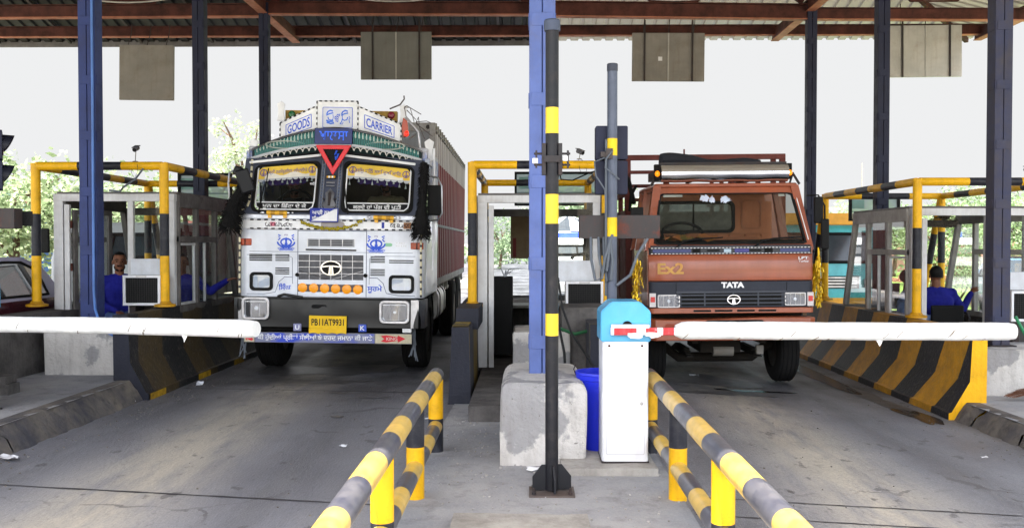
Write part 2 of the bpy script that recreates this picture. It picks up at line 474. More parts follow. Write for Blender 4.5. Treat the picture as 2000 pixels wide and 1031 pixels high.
def pave_mat():
    m, n, p = nt('dusty pavement concrete')
    big, _ = noise_fac(n, 1.1, 9, 0.35, 0.68)
    c = mixc(n, big, lin((134, 136, 142)), lin((168, 167, 168)))
    f2, _ = noise_fac(n, 6, 10, 0.52, 0.72); c = mixc(n, mul(n, f2, 0.5), c, lin((92, 88, 86)))
    f3, _ = noise_fac(n, 50, 6, 0.4, 0.75); c = mixc(n, mul(n, f3, 0.25), c, lin((176, 172, 166)))
    f4, _ = noise_fac(n, 120, 4, 0.66, 0.7); c = mixc(n, mul(n, f4, 0.7), c, lin((205, 200, 195)))
    n.links.new(c, p.inputs['Base Color']); p.inputs['Roughness'].default_value = 0.92
    h, _ = noise_fac(n, 40, 8, 0.3, 0.7); bump(n, p, h, 0.4, 0.01)
    return m


def kerb_mat():
    m, n, p = nt('dirty kerb stone')
    big, _ = noise_fac(n, 2.5, 9, 0.35, 0.65)
    c = mixc(n, big, lin((66, 66, 74)), lin((122, 114, 104)))
    f2, _ = noise_fac(n, 9, 10, 0.5, 0.7); c = mixc(n, mul(n, f2, 0.6), c, lin((46, 46, 50)))
    n.links.new(c, p.inputs['Base Color']); p.inputs['Roughness'].default_value = 0.85
    h, _ = noise_fac(n, 25, 8, 0.3, 0.7); bump(n, p, h, 0.5, 0.012)
    return m


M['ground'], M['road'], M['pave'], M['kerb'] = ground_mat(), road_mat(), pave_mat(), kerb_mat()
b = MB(); b.face([(-1500, -300, -0.22), (1500, -300, -0.22), (1500, 3000, -0.22), (-1500, 3000, -0.22)])
tag(b.build('ground', M['ground'], flat=True), kind='structure')
b = MB()
xs = [-9.6, -4.4, 1.0, 2.0, 3.0, 4.2, 9.6]; ys = [-12, 0, 6, 12, 20, 30, 60, 160]
for i in range(len(xs) - 1):
    for j in range(len(ys) - 1):
        b.face([(xs[i], ys[j], road_z(xs[i])), (xs[i + 1], ys[j], road_z(xs[i + 1])), (xs[i + 1], ys[j + 1], road_z(xs[i + 1])), (xs[i], ys[j + 1], road_z(xs[i]))])
bmesh.ops.remove_doubles(b.bm, verts=b.bm.verts[:], dist=1e-5)
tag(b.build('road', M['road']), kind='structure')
# joints sawn across the slabs, filled with bitumen
random.seed(4)
for name, x0, x1, y0, y1, w_ in (('joint', -3.9, -0.7, 6.27, 5.72, 0.012), ('joint', 1.0, 4.25, 5.58, 5.5, 0.009), ('joint', 1.0, 3.1, 5.98, 5.92, 0.008), ('joint', -3.8, -0.7, 10.4, 10.1, 0.01)):
    b = MB(); N = 26
    up = []; lo = []
    for i in range(N + 1):
        t = i / N; x = x0 + (x1 - x0) * t; y = y0 + (y1 - y0) * t + random.uniform(-0.004, 0.004)
        wd = w_ * random.uniform(0.6, 1.3)
        up.append((x, y + wd, road_z(x) + 0.004)); lo.append((x, y - wd, road_z(x) + 0.004))
    for i in range(N): b.face([lo[i], lo[i + 1], up[i + 1], up[i]])
    tag(b.build('road_joint', mat('bitumen joint', (62, 60, 62), 0.7), flat=True), kind='structure')


def blob(cx, cy, rx, ry, seed, n=40, amp=0.35):
    random.seed(seed); ph = [random.uniform(0, 6.28) for _ in range(6)]
    pts = []
    for i in range(n):
        a = 2 * PI * i / n
        k = 1 + amp * sum(math.sin((j + 2) * a + ph[j]) / (j + 1.5) for j in range(6))
        pts.append((cx + rx * k * math.cos(a), cy + ry * k * math.sin(a)))
    return pts


m, n, p = nt('wet road'); p.inputs['Roughness'].default_value = 0.22
f, _ = noise_fac(n, 6, 8, 0.4, 0.7); n.links.new(mixc(n, f, lin((30, 30, 33)), lin((58, 56, 56))), p.inputs['Base Color']); M['wet'] = m
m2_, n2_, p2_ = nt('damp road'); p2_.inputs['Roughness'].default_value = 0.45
f, _ = noise_fac(n2_, 9, 8, 0.35, 0.7); n2_.links.new(mixc(n2_, f, lin((66, 65, 67)), lin((100, 97, 96))), p2_.inputs['Base Color']); M['damp_shade'] = m2_
for cx, cy, rx, ry, sd_, mm in ((-2.5, 11.9, 0.75, 0.5, 1, 'damp_shade'), (-2.2, 10.9, 0.3, 0.1, 2, 'damp_shade'), (-2.05, 10.1, 0.1, 0.05, 9, 'damp_shade'), (-1.75, 8.7, 0.07, 0.04, 19, 'damp_shade'), (2.2, 10.5, 0.42, 0.16, 3, 'damp_shade'), (2.55, 10.75, 0.35, 0.1, 4, 'wet'), (1.9, 11.6, 0.8, 0.5, 12, 'damp_shade'),
                            (3.9, 10.6, 0.14, 0.8, 5, 'damp_shade'), (3.8, 12.4, 0.18, 1.2, 6, 'wet'), (3.95, 9.55, 0.12, 0.5, 7, 'wet'), (-1.6, 9.8, 0.13, 0.05, 8, 'damp_shade')):  # wet spots; the broad damp ones under the trucks also paint in shade
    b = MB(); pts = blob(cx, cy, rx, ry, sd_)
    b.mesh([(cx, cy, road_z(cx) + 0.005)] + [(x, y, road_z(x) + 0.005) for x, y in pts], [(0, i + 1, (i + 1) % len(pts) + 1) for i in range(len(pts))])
    tag(b.build('puddle_shade', M[mm], flat=True), kind='structure')

# pavements of the two outer islands with sloping kerb stones
def pavement(side, xk, xo, ztop, y0, y1):
    b = MB(); s = side
    b.mesh([(xk, y0, ztop), (xo, y0, ztop), (xo, y1, ztop), (xk, y1, ztop), (xo, y0, -0.3), (xo, y1, -0.3)], [(0, 1, 2, 3), (1, 4, 5, 2)])
    return tag(b.build('pavement', M['pave'], flat=True), kind='structure')


def kerb(xtop, xbot, ztop, zbot, y0, y1, seed):
    random.seed(seed); b = MB(); y = y0
    while y < y1:
        L = random.uniform(0.8, 1.3); ye = min(y1, y + L)
        N = 8; rows = []
        for i in range(N + 1):
            yy = y + 0.006 + (ye - y - 0.012) * i / N
            j = lambda: random.uniform(-0.012, 0.012)
            chip = 0.05 if (i in (0, N) and random.random() < 0.5) else 0
            sgn = 1 if xbot > xtop else -1
            rows.append([(xtop - sgn * 0.14, yy, ztop + 0.003), (xtop - sgn * (0.012 + chip) + j(), yy, ztop + 0.002 + j() * 0.3), (xtop + sgn * 0.02 + j(), yy, ztop - 0.03 - chip * 0.5 + j()), ((xtop + xbot) / 2 + j(), yy, (ztop + zbot) / 2 + j()), (xbot + j() * 2, yy, zbot - 0.04)])
        vs = [q for r_ in rows for q in r_]
        b.mesh(vs, [(i * 5 + k, i * 5 + k + 1, (i + 1) * 5 + k + 1, (i + 1) * 5 + k) for i in range(N) for k in range(4)])
        y = ye
    return tag(b.build('kerb', M['kerb'], ang=50), kind='structure')


pavement(-1, -4.06, -5.75, 0.2, 3.0, 26)
kerb(-4.06, -3.9, 0.2, 0.0, 3.0, 9.75, 3)
pavement(1, 4.36, 6.6, 0.02, 3.0, 26)
kerb(4.36, 4.22, 0.02, -0.15, 3.0, 9.6, 7)
# the middle island: a dusty flush strip, then a raised slab under the booth
b = MB(); b.mesh([(-0.98, -2, 0.006), (-0.8, 4, 0.006), (-0.78, 7, 0.006), (-0.72, 9.5, 0.006), (-0.72, 26, 0.006), (0.98, 26, 0.006), (0.98, 9, 0.006), (0.98, 4, 0.006), (1.0, -2, 0.006)], [tuple(range(9))])
tag(b.build('island_floor', M['pave'], flat=True), kind='structure')
b = MB(); b.box(-0.52, 0.95, 8.45, 26, -0.05, 0.15).roughen(0.012, 5, 3)
tag(b.build('booth_platform', M['concrete_dark'], ang=50), kind='structure')
b = MB(); b.box(0.24, 0.9, 6.48, 7.35, -0.04, 0.06).roughen(0.012, 6, 4)
tag(b.build('machine_base', M['concrete'], ang=50), kind='structure')
b = MB(); b.box(-0.42, 0.35, 4.0, 5.42, -0.04, 0.05).roughen(0.01, 6, 4)
tag(b.build('floor_slab', M['concrete'], ang=50), kind='structure')

# ------------------------------------------------------------------ columns and plinths
def column(x, y, z0, z1, wd, mts, label, side, seed):
    t = thing('roof_column', label, 'column', (x, y, z0), group='blue steel columns under the canopy')
    b = MB(); h = wd / 2; H = z1 - z0
    g = 0.004
    b.box(-h, -g, -h, h, 0, H, 0); b.box(g, h, -h, h, 0, H, 0); b.box(-g, g, -h + 0.012, h - 0.012, 0, H, 1)
    b.build('shaft', mts, t, bevel=0.006)
    random.seed(seed)
    b = MB(); z = 0.22
    while z < H - 0.1:
        for s in (-1, 1): b.box(-h + 0.015, h - 0.015, s * h - (0.007 if s < 0 else 0), s * h + (0.007 if s > 0 else 0), z, z + 0.1)
        b.box(-h - 0.006, -h, -h + 0.02, h - 0.02, z, z + 0.1); b.box(h, h + 0.006, -h + 0.02, h - 0.02, z, z + 0.1)
        z += 0.62 + random.uniform(-0.02, 0.02)
    b.build('batten_plates', mts[0], t, bevel=0.003)
    b = MB(); b.box(-h - 0.05, h + 0.05, -h - 0.05, h + 0.05, 0, 0.015); b.build('foot_plate', M['steel_dark'], t)
    return t


CY = [10.3, 13.75, 17.2]
column(0.118, 7.4, 0.57, 6.6, 0.2, [M['blue_lit'], M['blue']], 'bright sky-blue steel column on the big concrete block beside the striped pole', 0, 1)
column(-4.76, CY[0], 0.62, 6.9, 0.185, [M['blue'], M['navy']], 'thick blue column in front of the left booth with a pale blue pipe down its side', 1, 2)
column(-4.75, CY[1], 0.2, 6.3, 0.17, [M['navy'], M['navy']], 'dark navy column rising behind the glazed left booth', 1, 3)
column(-4.76, CY[2], 0.2, 5.95, 0.17, [M['navy'], M['navy']], 'thin dark column directly behind the white truck cab at its left', 1, 4)
column(5.08, CY[0], 0.5, 6.9, 0.185, [M['blue_dirty'], M['navy']], 'thick grimy grey-blue column in front of the right booth near the picture edge', 1, 5)
column(5.1, CY[1], 0.05, 6.3, 0.17, [M['navy'], M['navy']], 'dark navy column rising behind the right booth where two men sit', 1, 6)
column(5.11, CY[2], 0.05, 5.95, 0.17, [M['navy'], M['navy']], 'thin dark column just right of the orange truck cab', 1, 7)
# pipes running down columns
b = MB(); b.path([(-4.69, 10.19, 6.5), (-4.69, 10.19, 3.0), (-4.69, 10.18, 1.1), (-4.66, 10.14, 0.9), (-4.57, 10.05, 0.75), (-4.46, 9.98, 0.66), (-4.36, 9.95, 0.62)], 0.014, 10)
tag(b.build('drain_pipe', M['pipe_blue']), 'pale blue plastic pipe strapped to the left blue column, bending out at its foot', 'pipe')


def plinth(x0, x1, y0, y1, z0, z1, mm, label, bev, seed):
    b = MB(); b.box(x0, x1, y0, y1, z0, z1)
    bmesh.ops.bevel(b.bm, geom=[e for e in b.bm.edges if max(v.co.z for v in e.verts) > z1 - 1e-4 and abs(e.verts[0].co.y - e.verts[1].co.y) > 0.1], offset=bev, segments=5, affect='EDGES', profile=0.5)
    bmesh.ops.bevel(b.bm, geom=[e for e in b.bm.edges if max(v.co.z for v in e.verts) > z1 - 0.3], offset=0.012, segments=2, affect='EDGES')
    bmesh.ops.triangulate(b.bm, faces=b.bm.faces[:])
    b.roughen(0.012, 3.5, 3)
    return tag(b.build('concrete_block', mm, ang=40), label, 'concrete block')


def concrete_patch_mat():
    m, n, p = nt('patched concrete')
    a, _ = noise_fac(n, 2.2, 10, 0.44, 0.62)
    c = mixc(n, a, lin((206, 202, 197)), lin((186, 182, 178)))
    pt, _ = noise_fac(n, 1.7, 9, 0.53, 0.56); c = mixc(n, mul(n, pt, 0.7), c, lin((126, 126, 130)))
    pk, _ = noise_fac(n, 38, 6, 0.66, 0.72); c = mixc(n, mul(n, pk, 0.8), c, lin((88, 82, 76)))
    st, _ = noise_fac(n, 4, 8, 0.5, 0.75, stretch=(3, 3, 0.5)); c = mixc(n, mul(n, st, 0.4), c, lin((112, 104, 96)))
    n.links.new(c, p.inputs['Base Color']); p.inputs['Roughness'].default_value = 0.92
    h, _ = noise_fac(n, 26, 10, 0.3, 0.7); bump(n, p, h, 0.6, 0.012)
    return m


M['patched'] = concrete_patch_mat()
plinth(-0.19, 0.43, 6.78, 7.95, 0.0, 0.6, M['patched'], 'big pale concrete block with rounded shoulders in front on the middle island', 0.075, 1)
plinth(-0.15, 0.46, 10.05, 10.9, 0.1, 0.66, M['patched'], 'smaller concrete block standing behind the bright blue column', 0.03, 2)
plinth(-5.16, -4.36, 10.02, 10.75, 0.15, 0.66, M['patched'], 'pale concrete block under the thick left blue column', 0.03, 3)
plinth(4.62, 5.7, 9.9, 10.7, -0.05, 0.5, M['patched'], 'concrete block under the grimy right column, behind the yellow barrier end', 0.03, 4)

# ------------------------------------------------------------------ canopy
can = thing('toll_canopy', 'toll plaza canopy with red oxide beams and corrugated sheet roof over all lanes', 'canopy', (0, 12, 5.8))
OX, OY, OZ = 0, -12, -5.8
YB, ZB, SL = 20.6, 5.98, 0.27
YR = 11.0                       # ridge line
def roof_zy(y): return ZB + (YB - y if y > YR else YB - 2 * YR + y) * SL


def sheet(x0, x1, name, m_):
    b = MB(); pitch = 0.25; prof = []
    x = x0
    while x < x1 - 1e-6:
        for dx, dz in ((0, 0), (0.15, 0), (0.17, 0.04), (0.23, 0.04)): prof.append((min(x + dx, x1), dz))
        x += pitch
    prof.append((x1, 0))
    rows = [YB, 16.0, YR, 6.0, 1.4]
    vs = []; K = len(prof)
    for y in rows: vs += [(px + OX, y + OY, roof_zy(y) + dz + OZ) for px, dz in prof]
    b.mesh(vs, [(r * K + i, r * K + i + 1, (r + 1) * K + i + 1, (r + 1) * K + i) for r in range(len(rows) - 1) for i in range(K - 1)])
    return b.build(name, m_, can, ang=20)


def hip_sheets(m_):
    XE, Y0 = 9.5, 1.4
    def prof(a, z):
        out = []; u = a
        while u < z - 1e-6:
            for du, dz in ((0, 0), (0.15, 0), (0.17, 0.04), (0.23, 0.04)): out.append((min(u + du, z), dz))
            u += 0.25
        return out + [(z, 0)]
    for back in (True, False):
        b = MB(); P_ = prof(0.2, XE); vs = []
        for x, dz in P_:
            ye, yh = (YB, YB - min(XE - x, YB - YR)) if back else (Y0, Y0 + min(XE - x, YR - Y0))
            vs += [(x, ye + OY, ZB + dz + OZ), (x, yh + OY, ZB + abs(ye - yh) * SL + dz + OZ)]
        b.mesh(vs, [(2 * i, 2 * i + 1, 2 * i + 3, 2 * i + 2) for i in range(len(P_) - 1)]); b.build('roof_sheet', m_, can, ang=20)
    b = MB(); P_ = prof(Y0, YB); vs = []
    for y, dz in P_:
        d = min(YB - y, y - Y0); vs += [(XE + OX, y + OY, ZB + dz + OZ), (XE - d, y + OY, ZB + d * SL + dz + OZ)]
    b.mesh(vs, [(2 * i, 2 * i + 1, 2 * i + 3, 2 * i + 2) for i in range(len(P_) - 1)]); b.build('hip_sheet', m_, can, ang=20)
    for y in (YB, Y0):
        b = MB(); s = 1 if y > YR else -1; b.beam((XE - 0.1, y - s * 0.1 + OY, ZB - 0.04 + OZ), (-0.1, YR + OY, ZB + 9.6 * SL - 0.08 + OZ), 0.08, 0.1); b.build('hip_rafter', M['rust'], can)


m, n, p = nt('pale translucent roof sheet'); f, _ = noise_fac(n, 1.5, 6, 0.35, 0.7, stretch=(1, 0.15, 1))
n.links.new(mixc(n, f, lin((128, 125, 118)), lin((168, 163, 152))), p.inputs['Base Color']); p.inputs['Roughness'].default_value = 0.6
tl = n.nodes.new('ShaderNodeBsdfTranslucent'); tl.inputs[0].default_value = lin((190, 180, 160))
mx = n.nodes.new('ShaderNodeMixShader'); mx.inputs[0].default_value = 0.06
n.links.new(p.outputs[0], mx.inputs[1]); n.links.new(tl.outputs[0], mx.inputs[2]); n.links.new(mx.outputs[0], n.nodes['Material Output'].inputs[0])
M['roof_lit'] = m
M['roof_unlit'] = mat('dark roof sheet', (34, 35, 34), 0.6, dirt=(40, 40, 38), damt=0.6, dscale=2)  # one roof in two tones: the lit right and unlit left are painted in
sheet(-15.0, 0.2, 'roof_sheet', M['roof_unlit']); hip_sheets(M['roof_lit'])
b = MB(); b.box(-15, 0.2, YB - 0.02 + OY, YB + 0.02 + OY, ZB - 0.1 + OZ, ZB + 0.045 + OZ); b.build('eaves_gutter', mat('grey eaves flashing', (124, 122, 124), 0.5, dirt=(70, 66, 64), damt=0.6, dscale=2), can)
# cross beams (rectangular box sections) on the back column row and the eaves purlin
def hbeam(y, z, h, t, x0, x1, zr=0.0, name='cross_beam', mm='rust'):
    b = MB(); a, c = Vector((x0, y + OY, z + OZ)), Vector((x1, y + OY, z + zr + OZ))
    b.beam(a, c, t, h * 0.86); b.beam(a - Vector((0, 0, h / 2)), c - Vector((0, 0, h / 2)), t * 1.5, h * 0.07, 1); b.beam(a + Vector((0, 0, h / 2)), c + Vector((0, 0, h / 2)), t * 1.5, h * 0.07)
    return b.build(name, [M[mm], M['rust_light']], can)


hbeam(17.2, 5.80, 0.22, 0.1, -14, -4.77, 0.02); hbeam(17.2, 5.86, 0.22, 0.1, -4.77, 0.16, -0.03); hbeam(17.2, 5.83, 0.26, 0.1, 0.16, 5.1, -0.08); hbeam(17.2, 5.72, 0.2, 0.1, 5.1, 9.3, -0.03)
hbeam(19.4, 5.94, 0.2, 0.09, -15, 9.3, -0.02, 'eaves_purlin')
hbeam(13.75, 6.9, 0.25, 0.1, -14, 9.3); hbeam(10.3, 7.3, 0.25, 0.1, -14, 9.3); hbeam(4.0, 6.0, 0.25, 0.1, -14, 9.3)
for x in (-14.0, -4.77, 0.15, 5.08, 9.2):
    b = MB(); b.beam((x, 19.6 + OY, 5.86 + OZ), (x, 3.5 + OY, 5.93 + OZ), 0.11, 0.22); b.beam((x, 19.6 + OY, 5.75 + OZ), (x, 3.5 + OY, 5.82 + OZ), 0.16, 0.014, 1)
    b.build('long_beam', [M['rust'], M['rust_light']], can)
    b = MB()
    for s in (-1, 1):
        b.beam((x + s * 0.12, 17.2 + OY, 5.93 + OZ), (x + s * 1.3, 17.2 + OY, 6.75 + OZ), 0.07, 0.09)
    b.build('brace', M['rust'], can)
for xc in (-7.2, -2.35, 2.65, 7.3):
    b = MB(); b.prism([(-0.9, 0.45), (-0.42, 0.0), (0.42, 0.0), (0.9, 0.45)], lambda u, v, w_: (xc + u, 17.2 + OY + w_, 5.93 + OZ + v), -0.02, 0.02)
    b.build('gusset_plate', M['rust'], can)
    b = MB(); b.path([(xc + u, 17.1 + OY, 5.95 + OZ + 0.12 * (u * u)) for u in [i * 0.2 - 1.2 for i in range(13)]], 0.015, 6); b.build('cable', M['panel_pale'], can)
for x in [-13 + 1.55 * i for i in range(9)]:
    b = MB(); b.beam((x, 20.5 + OY, roof_zy(20.5) - 0.05 + OZ), (x, 12 + OY, roof_zy(12) - 0.05 + OZ), 0.05, 0.06); b.build('rafter', M['steel_dark'], can)
b = MB(); b.path([(-5.4, 17.0 + OY, 6.5 + OZ), (-5.2, 17.0 + OY, 6.15 + OZ), (-5.0, 17.0 + OY, 5.98 + OZ), (-4.8, 17.0 + OY, 5.94 + OZ)], 0.02, 6); b.build('cable', M['panel_pale'], can)

# ------------------------------------------------------------------ blank sign panels hung from the eaves
def hung_panel(px0, px1, py0, py1, Y, mm, bars, label, tilt=0.0):
    x0, x1, z0, z1 = gx(px0, Y), gx(px1, Y), gz(py1, Y), gz(py0, Y)
    cx = (x0 + x1) / 2
    t = thing('hanging_panel', label, 'sign panel', (cx, Y, z0), (0, tilt, 0), 'sign panels hung under the canopy, seen from behind')
    wd, h = x1 - x0, z1 - z0
    b = MB(); b.box(-wd / 2, wd / 2, 0, 0.06, 0, h); b.build('panel', mm, t, bevel=0.004)
    if bars:
        b = MB()
        for u in (-0.33, 0.33): b.box(u * wd - 0.015, u * wd + 0.015, -0.03, 0, -0.005, h + 0.25)
        b.build('hanger_bars', M['steel_dark'], t)
        b = MB(); b.box(-0.014, 0.014, -0.012, 0, 0.005, h - 0.005); b.build('joint_strip', M['panel_pale'], t)
    for u in (-0.35, 0.0, 0.35): b = MB(); b.path([(u * wd, 0.03, h), (u * wd + 0.03, 0.1, h + 0.22), (u * wd + 0.04, 0.12, h + 0.45)], 0.008, 6); b.build('hanger_wire', M['steel_dark'], t)
    return t


hung_panel(230, 337, 88, 195, 18.9, M['panel_grey'], False, 'square brownish blank panel hanging at far left, without bars on its back', R(0.8))
hung_panel(705, 843, 64, 156, 18.9, mat('blue-grey sheet metal', (118, 118, 114), 0.55, dirt=(104, 88, 74), damt=0.5, dscale=3, lo=0.55, hi=0.8), True, 'grey hanging panel with two dark bars above the white truck')
p3 = hung_panel(1233, 1373, 68, 161, 18.9, M['panel_grey'], True, 'grey hanging panel with a small white sticker above the orange truck', R(0.4))
b = MB(); b.box(-0.2, -0.12, -0.006, 0.0, 0.4, 0.48); b.build('sticker', M['white'], p3)
hung_panel(1731, 1869, 55, 154, 18.9, M['panel_pale'], True, 'pale rust-stained hanging panel at the right, between two dark columns', R(-0.5))
# ------------------------------------------------------------------ guard rails
YB2 = [M['rail_yellow'], M['rail_black']]; YBN = [M['yellow'], M['black']]; YBO = [M['old_yellow'], M['old_black']]


def guard_rail(x, label, lx):
    t = thing('guard_rail', label, 'guard rail', (x, 7.25, 0), group='striped guard rails of the middle island')
    b = MB(); b.bands((0, 0.06, 0.583), (0, -6.9, 0.585), 0.058, 0.46, 1, 24, off=0.2); b.build('top_rail', YB2, t, ang=50)
    b = MB(); b.bands((0, -0.02, 0.2), (0, -6.9, 0.2), 0.052, 0.36, 0, 24, off=0.2); b.build('lower_rail', YB2, t, ang=50)
    for i, y in enumerate((0, -1.34, -2.7, -4.05, -5.4)):
        b = MB(); H = 0.56
        cuts = [(0, 0.26), (0.26, 0.56)] if i in (0, 2) else [(0, 0.33), (0.33, 0.56)]
        b.path([(0, y, 0), (0, y, cuts[0][1]), (0, y, H)], 0.057, 24, mis=[1, 0] if i in (0, 2) else [0, 1])
        b.build('post', YBN, t, ang=50)
    return t


guard_rail(-0.70, 'yellow and black striped double guard rail along the left edge of the middle island', 0)
guard_rail(0.945, 'yellow and black striped double guard rail starting beside the white barrier cabinet', 1)

# ------------------------------------------------------------------ black and yellow pole with its foot
t = thing('striped_pole', 'tall slim black and yellow banded pole bolted down by a finned foot plate', 'pole', (0.16, 6.04, 0))
b = MB(); zz = [0.03, gz(655, 6.04), gz(612, 6.04), gz(437, 6.04), gz(380, 6.04), gz(262, 6.04), gz(212, 6.04), gz(62, 6.04)]
b.path([(0, 0, z) for z in zz], 0.042, 24, mis=[1, 0, 1, 0, 1, 0, 1]); b.build('shaft', [mat('pole yellow', (246, 206, 40), 0.4, dirt=(170, 140, 50), damt=0.3, dscale=7), mat('pole black', (26, 27, 33), 0.42, dirt=(74, 68, 66), damt=0.5, dscale=9, lo=0.5, hi=0.75)], t, ang=50)
b = MB(); b.lathe([(0.05, gz(64, 6.04)), (0.052, gz(62, 6.04)), (0.052, gz(45, 6.04)), (0.045, gz(42, 6.04)), (0.0, gz(41, 6.04))], n=24); b.build('cap', mat('pole cap', (70, 78, 96), 0.5), t)
b = MB()
for a in range(4):
    ang_ = R(90 * a + 8); ca, sa = math.cos(ang_), math.sin(ang_)
    b.prism([(0.03, 0.03), (0.125, 0.03), (0.125, 0.115), (0.065, 0.19), (0.03, 0.19)], lambda u, v, w_: (u * ca - w_ * sa, u * sa + w_ * ca, v), -0.006, 0.006)
b.build('fins', mat('fin black', (30, 31, 36), 0.5), t)
b = MB(); b.box(-0.145, 0.145, -0.12, 0.12, 0.004, 0.018); b.build('base_plate', mat('rusty plate', (92, 84, 80), 0.6, dirt=(70, 50, 40), damt=0.5), t)
for sx in (-1, 1):
    for sy in (-1, 1):
        b = MB(); b.tube((sx * 0.115, sy * 0.09, 0.015), (sx * 0.115, sy * 0.09, 0.06), 0.008, n=8); b.tube((sx * 0.115, sy * 0.09, 0.02), (sx * 0.115, sy * 0.09, 0.034), 0.016, n=6); b.build('bolt', M['steel_dark'], t)
b = MB(); z0 = gz(312, 6.04)
for s in (-1, 1):
    b.box(s * 0.052 - 0.012, s * 0.052 + 0.012, -0.03, 0.03, z0 - 0.1, z0 + 0.1)
    for dz in (-0.035, 0.035): b.tube((s * 0.05, -0.01, z0 + dz), (s * 0.115, -0.01, z0 + dz), 0.007, n=8); b.tube((s * 0.098, -0.01, z0 + dz), (s * 0.108, -0.01, z0 + dz), 0.014, n=6)
    b.box(s * 0.1 - 0.006, s * 0.1 + 0.006, -0.025, 0.005, z0 - 0.055, z0 + 0.055)
b.box(-0.05, 0.05, -0.05, -0.042, z0 - 0.02, z0 + 0.02)
b.build('clamp', M['steel_dark'], t)
for x0_, x1_, za, zb in ((-0.125, -0.09, -0.028, 0.006), (0.07, 0.1, -0.012, 0.02)): b = MB(); b.box(x0_, x1_, -0.03, 0.0, z0 + za, z0 + zb); b.build('reflector', M['white'], t, bevel=0.003)

